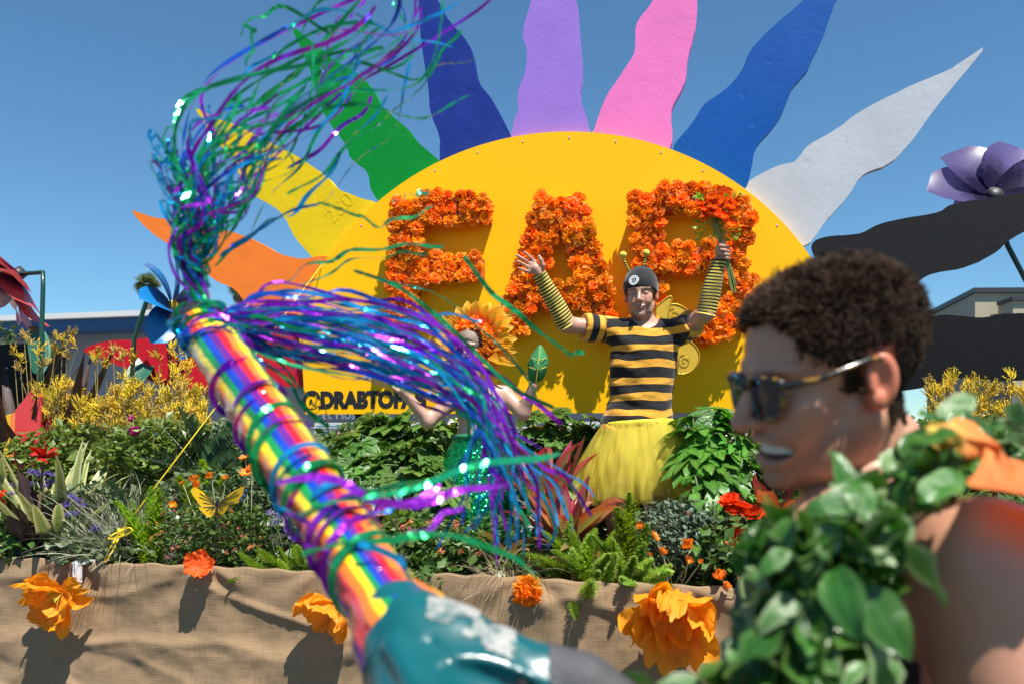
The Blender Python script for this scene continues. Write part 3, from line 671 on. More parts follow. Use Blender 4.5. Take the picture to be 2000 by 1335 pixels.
def fern(label, p, tips, ms, sc=1, n_extra=0, ext=(.15, .3)):
    t = thing('foxtail_fern', label, 'fern', p)
    for x, y, Y in tips:
        b = FL(x, y, Y); a = Vector(p) + Vector((U(-.03, .03), U(-.03, .03), 0)); d = b - a; l = d.length
        inst('plume', random.choice(ms), orient(a, math.atan2(d.y, d.x), math.asin(d.z / l) + .15, U(-3, 3), l, max(l * sc, .2 * sc)), t)
    for k in range(n_extra): inst('plume', random.choice(ms), orient(Vector(p) + Vector((U(-.06, .06), U(-.05, .05), .02)), U(0, 6.28), U(.1, 1.2), U(-3, 3), U(*ext)), t)
    return t
fern('bright foxtail fern by the yellow rope knot', base(300, 3.5), [(232, 985, 3.5), (262, 960, 3.55), (258, 1025, 3.45), (330, 1000, 3.5), (300, 985, 3.45), (312, 955, 3.5), (285, 1035, 3.44)], plb, n_extra=3)
fern('upright foxtail fern spike behind orange poppies', base(405, 3.85), [(400, 852, 3.85), (452, 890, 3.85), (432, 905, 3.8), (360, 930, 3.8)], plb, .6)
fern('lime green foxtail fern sprawling on the burlap rim', base(575, 3.52), [(462, 1108, 3.40), (505, 1082, 3.45), (540, 1070, 3.45), (590, 1065, 3.5), (620, 1078, 3.45), (480, 1095, 3.42), (555, 1098, 3.4)], plb, n_extra=5)
fern('dark foxtail fern at the planter end by red blooms', base(25, 3.5), [(0, 985, 3.5), (25, 965, 3.55), (45, 990, 3.5), (10, 1020, 3.45), (38, 1030, 3.45)], pld, n_extra=5)
fern('big lime foxtail fern under the red cordyline', base(1150, 3.52), [(1050, 1050, 3.5), (1080, 1040, 3.55), (1105, 1030, 3.6), (1135, 1035, 3.5), (1060, 1090, 3.42), (1100, 1100, 3.4), (1165, 1050, 3.45), (1120, 1075, 3.4), (1180, 1075, 3.4), (1045, 1070, 3.45)], plb, 1.2, 12)
fern('lime foxtail fern with two tall pointed spikes before the tutu', base(1225, 3.55), [(1240, 958, 3.6), (1248, 985, 3.55), (1205, 1000, 3.6), (1290, 1030, 3.5), (1200, 1060, 3.4), (1270, 1075, 3.42), (1300, 1105, 3.4), (1240, 1090, 3.38), (1310, 1120, 3.4)], plb, 1.1, 9)
fern('small foxtail fern tip hanging over the burlap rim', base(1225, 3.42) + UP * .05, [(1218, 1130, 3.30), (1228, 1122, 3.31)], plb, 1.2)
fern('yellow green foxtail fern among centre lantana', base(800, 3.75), [(770, 985, 3.75), (800, 975, 3.75), (830, 985, 3.75), (750, 1000, 3.7), (845, 1000, 3.7)], plb, 1, 3)

# lantana shrubs
m_pnk = mat('lantana_pink', (.55, .14, .11), .6, ob=.35, nz=.3, nscale=80, hue=.02, trans=.2)
m_org = mat('lantana_orange', (.65, .25, .08), .6, ob=.3, nz=.3, nscale=80, hue=.03, trans=.2)
lan = [cluster('blossom', m_pnk, 26, .2, 31, .45), cluster('blossom', m_org, 26, .2, 32, .45)]
def shrub(name, label, cat, px, py, Y0, rx, ry, n, leaf, m, blooms, bm, bs, twig=m_brown, hollow=.2):
    p = base(px, Y0); c = FL(px, py, Y0); t = thing(name, label, cat, p); g = MB()
    leaf_cloud(g, c, rx, .2, ry, n, leaf, hollow); g.part('foliage', m, t, kind='stuff')
    g = MB()
    for _ in range(26):
        a = U(0, 6.28); q = c + Vector((math.cos(a) * rx * U(.3, .95), U(-.17, .17), U(-.6, .95) * ry)); g.tube([p, (p + q) / 2 + Vector((U(-.04, .04), U(-.04, .04), U(-.03, .03))), q], .0028, 4)
    g.part('twigs', twig, t, kind='stuff')
    for _ in range(blooms):
        a = U(0, 6.28); rr = math.sqrt(U(.05, 1)); q = c + Vector((math.cos(a) * rx * rr, -U(.1, .21), math.sin(a) * ry * rr))
        inst('blossom', random.choice(bm), orient(q, U(0, 6), U(.4, 1.5), 0, bs * U(.7, 1.25)), t)
    return t
shrub('lantana', 'lantana shrub with pink buds under the yellow butterfly', 'lantana', 430, 1035, 3.6, .30, .155, 1500, .034, L_shr, 40, lan, .012)
shrub('lantana', 'lantana shrub with peach blossoms behind the blue streamers', 'lantana', 830, 1065, 3.62, .30, .16, 1500, .044, L_shr, 30, lan[1:] + lan, .020)
shrub('lantana', 'fine leaved lantana beside the tutu hem', 'lantana', 1330, 1040, 3.7, .26, .16, 1500, .03, L_gry, 10, lan[:1], .014)
shrub('small_shrub', 'dark leafy shrub at the planter rim below silvery grass', 'shrub', 200, 1068, 3.5, .3, .09, 700, .05, L_shg, 0, lan, .02)
shrub('small_shrub', 'dark leafy undergrowth beneath the canna stem', 'shrub', 40, 1065, 3.5, .25, .09, 420, .06, L_shr, 0, lan, .02)
shrub('small_shrub', 'trailing leafy vine spilling on the rim by the blower tube', 'shrub', 800, 1118, 3.45, .22, .085, 420, .05, L_shr, 0, lan, .02)
shrub('small_shrub', 'dark shrub in shade between lantana and lime fern', 'shrub', 960, 1070, 3.85, .25, .17, 800, .05, L_shr, 0, lan, .02)
shrub('small_shrub', 'leafy shrub under the orange ranunculus', 'shrub', 1450, 1075, 3.62, .2, .15, 700, .06, L_shr, 2, lan, .014)
shrub('tall_shrub', 'narrow leaved green shrub below the yellow kangaroo paws', 'shrub', 330, 885, 4.2, .42, .22, 2200, .055, L_shl, 0, lan, .02)
shrub('tall_shrub', 'leafy green shrub behind the rainbow tube', 'shrub', 500, 880, 4.3, .42, .22, 2200, .055, L_shg, 0, lan, .02)
shrub('tall_shrub', 'dense shrub behind the pale flax leaves', 'shrub', 160, 915, 4.5, .6, .3, 2400, .06, L_shl, 0, lan, .02)
shrub('tall_shrub', 'dark green shrub deep behind the fatsia leaves', 'shrub', 780, 890, 4.75, .6, .24, 2200, .065, L_shr, 0, lan, .02)
shrub('tall_shrub', 'green shrub behind the sunflower dancer and bee man', 'shrub', 1100, 905, 4.8, .4, .25, 1500, .065, L_shl, 0, lan, .02)
shrub('tall_shrub', 'green shrub filling behind the tutu and philodendron', 'shrub', 1330, 930, 4.75, .5, .22, 1800, .065, L_shr, 0, lan, .02)
shrub('tall_shrub', 'shrub filling the bed behind the grinning man', 'shrub', 1640, 950, 4.2, .6, .3, 2000, .06, L_shr, 0, lan, .02)
shrub('tall_shrub', 'mid green shrub behind the butterfly and foxtail spike', 'shrub', 450, 965, 3.95, .4, .16, 1600, .05, L_shg, 0, lan, .02)
shrub('tall_shrub', 'low shrub behind the centre lantana', 'shrub', 700, 985, 3.95, .4, .16, 1500, .05, L_shr, 0, lan, .02)
shrub('tall_shrub', 'shaded shrub between canna and silvery grass', 'shrub', 190, 1000, 3.75, .35, .16, 1300, .05, L_shg, 0, lan, .02)
shrub('tall_shrub', 'low dark shrub behind the cordyline and tutu hem', 'shrub', 1190, 985, 4.72, .55, .24, 1800, .06, L_shr, 0, lan, .02)
for px_, lab_ in ((1720, 'leafy shrub at the rim behind the leaf garland'), (1880, 'leafy shrub at the rim under the scarf'), (2060, 'leafy shrub at the rim past the bare shoulder')):
    shrub('small_shrub', lab_, 'shrub', px_, 1050, 3.7, .35, .2, 1200, .05, L_shl if px_ == 1880 else L_shr, 3, lan, .02)
# leafy low cover over the soil
g = MB()
for _ in range(2600):
    x = U(-3.2, 2.4); y = U(Y_RIM + .08, 4.1); k = U(.03, .07); p = FP(x, y, SOIL + U(-.02, .10)); a = U(0, 6.28); e = U(-.1, .9)
    d = Vector((math.cos(a) * math.cos(e), math.sin(a) * math.cos(e), math.sin(e))); s_ = d.cross(UP).normalized()
    g.add([p, p + d * k * .5 + s_ * k * .4, p + d * k, p + d * k * .5 - s_ * k * .4], [[0, 1, 2], [0, 2, 3]], lc=[(0, 0, 0), (.5, 1, 0), (1, 0, 0), (.5, -1, 0)])
g.solo('ground_cover', L_shr, 'low dark green leaves covering the planter soil', None, kind='stuff')

# broad lobed leaves: fatsia and philodendron
def lobed(m, lobes, depth, spread, seed, droop=.5, asp=.34):
    r_ = random.Random(seed); g = MB(); 
    zf = lambda x, y: -droop * (x * x + y * y) * .45 + .05 * math.sin(5 * x + seed) * y
    for k in range(lobes):
        u_ = k / (lobes - 1) * 2 - 1; a = u_ * spread; ln = 1 - .38 * abs(u_) ** 1.6
        V, L = [], []
        prof = [(0, .02), (depth * .6, asp * .52), (depth, asp * .62), (.62, asp), (.82, asp * .72), (1, .01)]
        for t, hw in prof:
            for j in (-1, 0, 1):
                x, y = t * ln, j * hw * ln * .8; X, Y = x * math.cos(a) - y * math.sin(a), x * math.sin(a) + y * math.cos(a)
                V.append((X, Y, zf(X, Y) + abs(j) * hw * .22 + r_.uniform(-.008, .008) + .0015 * k)); L.append((t, j, k))
        g.add(V, grid(len(prof), 3), lc=L)
    V, F = tube([(-.55, 0, -.28), (-.2, 0, -.04), (0, 0, 0)], .012, 4); g.add(V, F, lc=[(.3, .02, 0)] * len(V))
    return mesh('leaf', g.V, g.F, m, True, lc=np.array(g.L))
fatm = [lobed(L_fat, 8, .42, 2.0, s, d) for s, d in ((1, .35), (2, .6), (3, .15))]
phim = [lobed(L_phi, 7, .2, 1.9, s, d, .2) for s, d in ((4, .4), (5, .8))]
basm = [strapmesh('basal_leaf', L_phi, n=6, w=ellip, bend=b, fold=.25, wid=.5, wav=.25) for b in (.4, .9)]
def lobed_plant(name, label, cat, p, spots, ms, size, face=.6):
    t = thing(name, label, cat, p); g = MB()
    for x, y, Y in spots:
        c = FL(x, y, Y); d = c - Vector(p); az = math.atan2(d.y, d.x) + U(-.5, .5) if abs(d.x) > .05 else U(3.6, 5.8)
        az = -math.pi / 2 + (az + math.pi / 2 if az < math.pi / 2 else az - 3 * math.pi / 2) * .65
        inst('leaf', random.choice(ms), orient(c, az, U(-.75, -.05) + .25 * (face - .6), U(-.35, .35), size * U(.8, 1.2)), t)
        g.tube([p, (Vector(p) + c) / 2 + UP * .05, c], [.008, .006, .005], 5)
    g.part('stalks', m_stem, t, True, kind='stuff'); return t
sc = lambda x0, x1, y0, y1, Y0, Y1, n: [(U(x0, x1), (y0 + (y1 - y0) * (i + .5) / n) + U(-8, 8), Y1 + (Y0 - Y1) * (i + .5) / n) for i in range(n)]
lobed_plant('fatsia', 'glossy fatsia with big hand shaped leaves beside the sequin skirt', 'fatsia', base(780, 4.0), sc(670, 880, 850, 965, 3.8, 4.3, 30), fatm, .15)
lobed_plant('fatsia', 'fatsia leaves next to the rainbow tube and red cordyline', 'fatsia', base(680, 4.05), sc(600, 740, 860, 960, 3.85, 4.2, 15), fatm, .14)
lobed_plant('fatsia', 'fatsia rising behind the green sequin skirt', 'fatsia', base(860, 4.66), sc(720, 900, 800, 900, 4.5, 4.7, 22), fatm, .17)
lobed_plant('fatsia', 'fatsia foliage between the dancer and the bee man', 'fatsia', base(1085, 4.66), sc(1030, 1160, 800, 930, 4.55, 4.75, 24), fatm, .15)
lobed_plant('philodendron', 'bright philodendron with deeply cut leaves beside the tutu', 'philodendron', base(1395, 4.2), sc(1340, 1470, 800, 920, 4.05, 4.4, 32), phim, .17)
lobed_plant('broad_leaf_plant', 'broad leaved green plant under the philodendron', 'plant', base(1400, 3.95), sc(1350, 1470, 900, 985, 3.8, 4.05, 26), basm, .13)
lobed_plant('broad_leaf_plant', 'broad round leaves beside the lower orange poppies', 'plant', base(1380, 3.6), sc(1340, 1430, 1020, 1070, 3.5, 3.7, 9), basm, .09)
lobed_plant('fatsia', 'fatsia leaves hidden low behind the grinning man', 'fatsia', base(1560, 4.0), sc(1480, 1640, 930, 1060, 3.8, 4.2, 16), fatm, .15)

# cordylines
clump('red_cordyline', 'red cordyline with pink and olive leaves left of the tutu', 'cordyline', base(1105, 3.85) + UP * .18, cord, 20, (.22, .42), (.5, 1.45), spread=.05)
clump('red_cordyline', 'tall pink cordyline leaves behind the hanging streamers', 'cordyline', base(1060, 4.02) + UP * .28, cord, 16, (.3, .48), (.8, 1.5), spread=.05)
clump('low_cordyline', 'olive and bronze cordyline rosette above the lime fern', 'cordyline', base(1150, 3.72) + UP * .14, cordl, 13, (.22, .32), (-.2, .7), spread=.04)
clump('red_cordyline', 'red cordyline tuft beside the rainbow tube', 'cordyline', base(645, 4.0) + UP * .26, cord, 12, (.25, .4), (.6, 1.45), spread=.03)
clump('red_cordyline', 'crimson cordyline beside the grinning man\'s chin', 'cordyline', base(1515, 3.95) + UP * .22, cord, 15, (.3, .46), (.7, 1.45), spread=.04)
clump('low_cordyline', 'brown cordyline rosette beneath the blue streamers', 'cordyline', base(985, 3.75) + UP * .12, cordl, 8, (.2, .3), (.1, .9), spread=.03)

# poppies
m_pop = mat('poppy_petal', (.85, .25, .012), .55, ob=.15, nz=.12, nscale=30, hue=.012, trans=.35)
m_ran = mat('ranunculus_petal', (.78, .075, .008), .55, ob=.2, nz=.2, nscale=30, trans=.3)
m_pst = mat('pale_stem', (.3, .32, .16), .6)
m_yel = mat('pollen_yellow', (.7, .5, .04), .7, nz=.2, nscale=60)
def bloom_mesh(m, n, rings, cup, seed):
    g = MB(); r_ = random.Random(seed)
    for k_, (rr, cu) in enumerate(rings):
        for k in range(n):
            az = 2 * math.pi * (k + .5 * k_ + r_.uniform(-.15, .15)) / n; V = []
            for i in range(5):
                t = i / 4; hw = rr * .62 * math.sin(.25 + 1.75 * t)
                for j in range(5):
                    v = j / 2 - 1; x = rr * t * math.cos(cu * t); z = rr * t * math.sin(cu * t) + .08 * rr * math.sin(v * 5 + k * 2 + t * 3) * t; y = v * hw
                    V.append((x * math.cos(az) - y * math.sin(az), x * math.sin(az) + y * math.cos(az), z))
            g.add(V, grid(5, 5))
    V, F = tube([(0, 0, .02), (0, 0, .16), (0, 0, .22)], [.14, .18, .05], 7); g.add(V, F, 1)
    return mesh('bloom', g.V, g.F, [m, m_yel], True, mi=g.M)
popm = [bloom_mesh(m_pop, 4, ((1, c),), c, s) for s, c in ((1, .9), (2, .5), (3, 1.2))]
ranm = [bloom_mesh(m_ran, 7, ((1, .3), (.85, .7), (.6, 1.1)), 0, s) for s in (4, 5)]
def poppies(name, label, cat, p, spots, ms, size, stem=m_pst):
    t = thing(name, label, cat, p); g = MB()
    for x, y, Y, *k in spots:
        c = FL(x, y, Y); g.tube([Vector(p) + Vector((U(-.03, .03), U(-.02, .02), 0)), (Vector(p) * .35 + c * .65) + Vector((U(-.02, .02), -.02, 0)), c], .0026, 4)
        s_ = size * (k[0] if k else 1) * U(.9, 1.1); z = Vector((U(-.7, .7), U(-1, -.1), U(.3, 1.1))).normalized(); a, b = frame(z)
        M = Matrix(((a.x, b.x, z.x, c.x), (a.y, b.y, z.y, c.y), (a.z, b.z, z.z, c.z), (0, 0, 0, 1))) @ Matrix.Scale(s_, 4)
        inst('bloom', random.choice(ms), M, t)
    g.part('stems', stem, t, kind='stuff'); return t
poppies('poppies', 'orange poppies above the yellow butterfly', 'poppies', base(430, 3.65), [(378, 938, 3.6, 1.2), (384, 950, 3.58), (412, 929, 3.6, 1.1), (441, 934, 3.62, .7), (357, 943, 3.6, .5), (336, 988, 3.5, 1.0)], popm, .028)
poppies('poppies', 'orange poppies against the rainbow tube', 'poppies', base(490, 3.7), [(478, 925, 3.65, 1.1), (480, 893, 3.68, 1.1), (492, 915, 3.68)], popm, .028)
poppies('poppies', 'red orange poppies right of the rainbow tube', 'poppies', base(735, 3.75), [(748, 970, 3.72, 1.2), (750, 1000, 3.7, 1.1), (722, 1012, 3.66, 1.1), (732, 1028, 3.66), (715, 995, 3.66)], ranm[:1] + popm[:1], .032)
poppies('poppies', 'loose row of orange poppies beside the lime fern', 'poppies', base(1310, 3.55), [(1250, 1030, 3.5, 1.0), (1277, 1046, 3.48, 1.1), (1292, 1080, 3.44, 1.2), (1268, 1082, 3.44, .5), (1345, 1066, 3.46, 1.4), (1344, 1096, 3.42, .9), (1370, 1096, 3.42, .5)], popm, .026)
poppies('ranunculus', 'cluster of red orange ranunculus near the garland leaves', 'ranunculus', base(1450, 3.7), [(1425, 978, 3.66, 1.1), (1446, 990, 3.65, 1.15), (1432, 996, 3.64, 1.0), (1470, 1004, 3.62, 1.3), (1438, 1050, 3.56, 1.2), (1455, 1052, 3.57)], ranm, .040)
poppies('poppies', 'orange blooms at the far planter end', 'poppies', base(0, 3.5), [(2, 968, 3.5, 1.0), (-2, 985, 3.5, 1.0), (4, 1072, 3.42, .9), (0, 1085, 3.42)], ranm, .036)
poppies('poppies', 'two small orange poppies on the rim behind the biggest tissue poppy', 'poppies', base(1440, 3.42), [(1410, 1128, 3.36, 1.2), (1416, 1146, 3.33, .9), (1450, 1130, 3.36, .8)], popm, .028)
poppies('bird_of_paradise', 'bird of paradise flowers beneath the sign lettering', 'flower', base(720, 4.66), [(718, 836, 4.75, .9), (710, 845, 4.72, .8)], ranm, .035)
m_mag = mat('magenta_petal', (.6, .03, .25), .5, trans=.3)
magm = [bloom_mesh(m_mag, 5, ((1, 1.2), (.8, 1.35)), 0, 8)]
poppies('magenta_flower', 'magenta bell flower under the yellow kangaroo paws', 'flower', base(262, 4.05), [(262, 846, 4.05, 1.2), (260, 818, 4.06, .7)], magm, .034)

# kangaroo paws: sprays of small yellow fuzzy tubes
m_kp = mat('kangaroo_paw', (.70, .50, .025), .75, ob=.3, nz=.3, nscale=40, trans=.15, hue=.012)
m_kpo = mat('kangaroo_paw_tan', (.5, .33, .06), .75, ob=.25, nz=.3, nscale=40, trans=.15)
m_kst = mat('kangaroo_stem', (.26, .2, .06), .7)
def kp_head(m, seed):
    r_ = random.Random(seed); g = MB()
    for k in range(13):
        a = r_.uniform(0, 6.28); e = r_.uniform(.15, 1.35); b0 = Vector((r_.uniform(-.12, .12), r_.uniform(-.12, .12), r_.uniform(-.25, .35)))
        d = Vector((math.cos(a) * math.cos(e), math.sin(a) * math.cos(e), math.sin(e))); l = r_.uniform(.4, .7); x, y = frame(d)
        V, F = tube([b0, b0 + d * l * .5, b0 + d * l * .85 + UP * .06, b0 + d * l + UP * .16], [.022, .04, .042, .032], 5); g.add(V, F)
        tip = Vector(V[-1]); e_ = b0 + d * l + UP * .16
        for q in range(3):
            aa = q * 2.1 + r_.random(); v = x * math.cos(aa) + y * math.sin(aa); g.add([e_ + v * .02, e_ + v * .16 + d * .09, e_ + v.cross(d) * .05], [[0, 1, 2]])
    V, F = tube([(0, 0, -.6), (0, 0, .2)], .02, 4); g.add(V, F, 1)
    return mesh('flower_head', g.V, g.F, [m, m_kst], False, mi=g.M)
kph = [kp_head(m_kp, s) for s in range(3)] + [kp_head(m_kpo, 7)]
def kangaroo(label, px, Y0, spots, size=.085, green=flaxv):
    p = base(px, Y0); t = thing('kangaroo_paw', label, 'kangaroo paw', p, None); g = MB()
    for x, y, Y in spots:
        c = FL(x, y, Y); m_ = Vector(p) * .45 + c * .55 + Vector((U(-.06, .06), U(-.05, .05), .02))
        g.tube([Vector(p) + Vector((U(-.1, .1), U(-.06, .06), 0)), m_, c - UP * .04], [.0045, .0035, .0025], 4)
        inst('flower_head', random.choice(kph), orient(c, U(0, 6.28), U(-.4, .4), U(-.4, .4), size * U(.75, 1.15)), t)
    g.part('stems', m_kst, t, kind='stuff'); return t
def ks(x0, x1, n, top):
    out = []
    for i in range(n):
        x = x0 + (x1 - x0) * (i + U(0, 1)) / n; y0 = top(x); out.append((x, y0 + (845 - y0) * U(0, 1) ** .9, U(4.45, 4.85)))
    return out
tf = lambda x: 757 - 20 * math.sin(x * .06) - 18 * math.sin(x * .021 + 1)
kangaroo('kangaroo paw with tan yellow sprays in front of the black box', 90, 4.66, ks(60, 160, 48, tf) + [(28, 690, 4.6), (40, 705, 4.6), (58, 672, 4.65), (75, 690, 4.6), (48, 660, 4.6), (110, 662, 4.6), (122, 672, 4.6), (140, 655, 4.6), (148, 675, 4.6), (105, 690, 4.6), (85, 715, 4.6), (40, 725, 4.6), (130, 700, 4.6)])
kangaroo('dense yellow kangaroo paw beneath the red ray tip', 220, 4.7, ks(150, 290, 84, tf) + [(190, 695, 4.7), (185, 708, 4.7), (222, 690, 4.7), (240, 702, 4.7), (205, 715, 4.7), (262, 705, 4.7)])
kangaroo('yellow kangaroo paw against the red ray beside the rainbow tube', 345, 4.7, ks(280, 405, 76, tf) + [(335, 682, 4.7), (352, 690, 4.7), (342, 700, 4.7), (372, 715, 4.7), (310, 700, 4.7), (365, 728, 4.7)])
tr = lambda x: 752 + 10 * math.sin(x * .05)
kangaroo('yellow kangaroo paw under the lower black ray', 1870, 4.7, [(x, y - 6, Y) for x, y, Y in ks(1810, 1935, 60, tr)], .07)
kangaroo('sparse yellow kangaroo paw beside the cream building', 1970, 4.7, [(x, y - 8, Y) for x, y, Y in ks(1925, 2040, 34, tr)], .065)
shrub('tall_shrub', 'dark green shrub beneath the right hand kangaroo paws', 'shrub', 1900, 900, 4.6, .6, .25, 1800, .065, L_shr, 0, lan, .02)

# ------------------------------------------------------------------ things pinned to the skirt
m_tp = mat('tissue_orange', (.95, .37, .012), .6, nz=.12, nscale=12, trans=.45, bump=.25, bscale=50, bdist=.004)
def big_poppy(label, c, axis, r, petals, seed, m=m_tp, st=True):
    t = thing('tissue_poppy', label, 'paper flower', c, 'tissue poppies pinned to the burlap'); axis = Vector(axis).normalized(); x, y = frame(axis)
    for k, (ang, el, ln, wd, curl) in enumerate(petals):
        d = x * math.cos(ang) + y * math.sin(ang); s_ = axis.cross(d); n = 18; T, Vv = np.meshgrid(np.linspace(.03, 1, n), np.linspace(-1, 1, n), indexing='ij')
        hw = wd * np.sin(.22 + 1.95 * T) ** .8; e = el + curl * T ** 1.5
        rad = ln * T * (1 + .07 * vnoise(Vv * 3 + k * 3, T * 0 + seed, seed + k, 3))
        ns = vnoise(T * 2.5 + k * 5, Vv * 3.2, seed + k, 4); pl = np.abs(vnoise(Vv * 5 + k, T * .8, seed + k + 3, 2))
        a_ = rad * np.sin(e) + .17 * ns * T + .15 * pl * T + .18 * Vv ** 2 * wd * .6; b_ = rad * np.cos(e) - .06 * ns * T; l_ = Vv * hw + .05 * ns
        V = np.array(c)[None, :] + r * (b_.reshape(-1, 1) * np.array(d) + a_.reshape(-1, 1) * np.array(axis) + l_.reshape(-1, 1) * np.array(s_))
        part('petal', V, grid(n, n), m, t, True)
    if st:
        g = MB()
        for _ in range(34):
            v = (axis * U(.5, 1) + x * U(-.5, .5) + y * U(-.5, .5)).normalized(); g.tube([c, Vector(c) + v * r * .25, Vector(c) + v * r * U(.35, .48) - UP * .008], .0022, 4)
        g.part('stamens', mat('stamen', (.5, .36, .03), .7), t)
    return t
Yp = Y_RIM - .06
big_poppy('floppy orange tissue poppy clamped at the burlap end', FL(122, 1158, Yp), -FV + FU * -.2 - UP * .15, .172,
          [(-1.45, .95, 1.25, .30, .1), (.2, .35, .95, .62, .2), (1.3, .25, 1.0, .7, .1), (2.4, .3, .95, .62, .3), (3.3, .2, .9, .45, -.3), (-.55, .5, .85, .55, .3), (1.0, .8, .6, .45, .3)], 3)
big_poppy('tissue poppy pinned half behind the rainbow tube', FL(655, 1175, Yp), -FV * .6 - UP * .6 - FU * .35, .15,
          [(0, .4, 1, .65, .3), (1.25, .4, 1, .65, .3), (2.5, .4, 1, .65, .3), (3.75, .4, 1, .65, .3), (5.0, .4, 1, .65, .3)], 8)
big_poppy('biggest tissue poppy drooping over the rim by the grinning man', FL(1322, 1190, Yp), -FV - UP * .4 - FU * .1, .205,
          [(-1.5, .35, .95, .72, .45), (-.4, .35, .95, .7, .4), (.7, .3, 1.0, .72, .3), (1.7, .2, 1.02, .72, .1), (2.8, .35, .95, .7, .4), (-2.3, .5, .9, .6, .5), (1.2, .8, .62, .5, .2), (2.2, .85, .6, .42, .1), (-1.6, .1, 1.25, .3, .9), (.2, .8, .7, .5, .2), (-.6, .75, .7, .5, .3)], 14, st=False)
m_tr = mat('tissue_red_orange', (.80, .115, .008), .6, nz=.15, nscale=12, trans=.35)
big_poppy('small fan of red orange tissue pinned at the rim', FL(388, 1106, Yp + .03), -FV * .5 + UP * .35 + FU * .3, .07, [(a, .3, 1, .6, .2) for a in (0, 1.2, 2.5, 3.8, 5.0)], 21, m_tr, False)
t = thing('tissue_pompom', 'small ruffled red orange pompom pinned on the burlap', 'paper flower', FL(1028, 1152, Yp + .04), 'tissue poppies pinned to the burlap')
for k in range(7):
    z = (-FV + FU * U(-.8, .8) + UP * U(-.8, .8)).normalized(); x, y = frame(z); c = FL(1028 + U(-12, 12), 1152 + U(-14, 14), Yp + .03)
    M = Matrix(((x.x, y.x, z.x, c.x), (x.y, y.y, z.y, c.y), (x.z, y.z, z.z, c.z), (0, 0, 0, 1))) @ Matrix.Scale(.05, 4); inst('ruffle', poms[k % 5], M, t)
c = FL(158, 1104, Y_RIM - .02); t = thing('spring_clamp', 'white spring clamp gripping the burlap rim beside the rope', 'clamp', c)
g = MB(); g.box(c + UP * .015 + FV * .02, .05, .09, .012, FU, FV); g.box(c - UP * .03 - FV * .022, .045, .008, .09, FU, FV); g.part('jaw', m_white, t)
g = MB(); g.tube([c + UP * .02 - FU * .03, c + UP * .02 + FU * .035 + FV * .01], .007, 8); g.part('pivot', m_frame, t)
# yellow guy rope: from the sun board down to a knot and the rim
m_rope = mat('yellow_rope', (.78, .55, .01), .6, bump=.6, bscale=300, bdist=.003)
t = thing('guy_rope', 'yellow rope tied from the sun board down to the planter rim', 'rope', FL(203, 1100, Y_RIM))
a, k, b = FL(628, 518, Y_SUN - .06), FL(236, 1038, 3.42), FL(203, 1098, Y_RIM - .01)
g = MB(); g.tube([a, a.lerp(k, .5) - UP * .01, k], .0036, 6); g.part('line', m_rope, t, True)
g = MB()
for q in range(2): g.tube([k, k.lerp(b, .5) + FU * (.012 if q else -.012), b + FU * (.01 * q)], .004, 6)
g.part('tail', m_rope, t, True)
g = MB(); loop = [k, FL(222, 1042, 3.4), FL(212, 1052, 3.38), FL(240, 1046, 3.38), FL(258, 1036, 3.37), FL(250, 1030, 3.37), FL(228, 1046, 3.38), FL(222, 1060, 3.37)]
g.tube(spline([tuple(v) for v in loop], 6), .0042, 6)
for ang in range(3): g.tube([k + Vector((.012 * math.cos(q + ang), .012 * math.sin(q + ang), .006 * (ang - 1) + .008 * math.sin(q * 2))) for q in np.linspace(0, 6.3, 12)], .005, 6)
g.part('knot', m_rope, t, True)

# butterfly decoration
def bfly():
    c = FL(421, 975, 3.42); t = thing('butterfly', 'yellow plastic butterfly with black veins over the lantana', 'butterfly', c)
    my = mat('butterfly_yellow', (.85, .55, .012), .45, nz=.08, trans=.25); mk = mat('butterfly_black', (.02, .02, .025), .5); mb = mat('butterfly_blue', (.05, .25, .6), .5)
    wings = [[(424, 985), (390, 955), (376, 952), (374, 962), (385, 978), (398, 992), (418, 993)], [(418, 988), (400, 990), (388, 990), (396, 1000), (405, 1008), (412, 1008), (420, 996)],
             [(428, 982), (450, 962), (478, 948), (484, 955), (470, 978), (452, 984), (432, 988)], [(428, 986), (446, 985), (440, 998), (432, 1004), (426, 996)]]
    for k, w_ in enumerate(wings):
        fw = -.05 if k < 2 else .03
        pts = [np.array(p) for p in spline(w_, 4, True)]; pos = lambda q, o=0: FL(q[0], q[1], 3.42 - .0015 * abs(q[0] - 424) - o * .001)
        n = len(pts); V = [pos(p) for p in pts] + [pos(p, -3) for p in pts]
        wg = part('wing', V, [list(range(n)), list(range(n, 2 * n))[::-1]] + [[i, i + n, (i + 1) % n + n, (i + 1) % n] for i in range(n)], my, t)
        g = MB(); root = np.array(w_[0], float)
        for p in w_[1:]:
            p = np.array(p, float); g.tube([pos(root, 1.5), pos(root * .3 + p * .7, 1.5)], .0013, 4)
        g.part('vein', mk, wg)
        if k in (2,):
            rimp = [(478, 948), (487, 953), (480, 972), (470, 980), (466, 976), (474, 966)]; g = MB(); g.add([pos(p, 2) for p in rimp], [list(range(6))]); g.part('wing_edge', mk, wg)
            g = MB()
            for q in ((481, 956), (477, 966), (472, 974)): v = pos(q, 3.5); g.box(v, .006, .001, .008, FU, FV)
            g.part('wing_spot', mb, wg)
    g = MB(); V, F = tube([FL(423, 990, 3.41), FL(425, 978, 3.41), FL(426, 972, 3.41)], [.004, .008, .005], 7); g.add(V, F); g.part('body', mk, t)
    g = MB(); g.tube([FL(426, 973, 3.41), FL(434, 960, 3.40)], .001, 4); g.tube([FL(425, 973, 3.41), FL(420, 960, 3.40)], .001, 4); g.part('antenna', mk, t)
    g = MB(); g.tube([FL(424, 985, 3.43), base(424, 3.45)], .002, 5); g.part('stake', m_metal, t)
bfly()
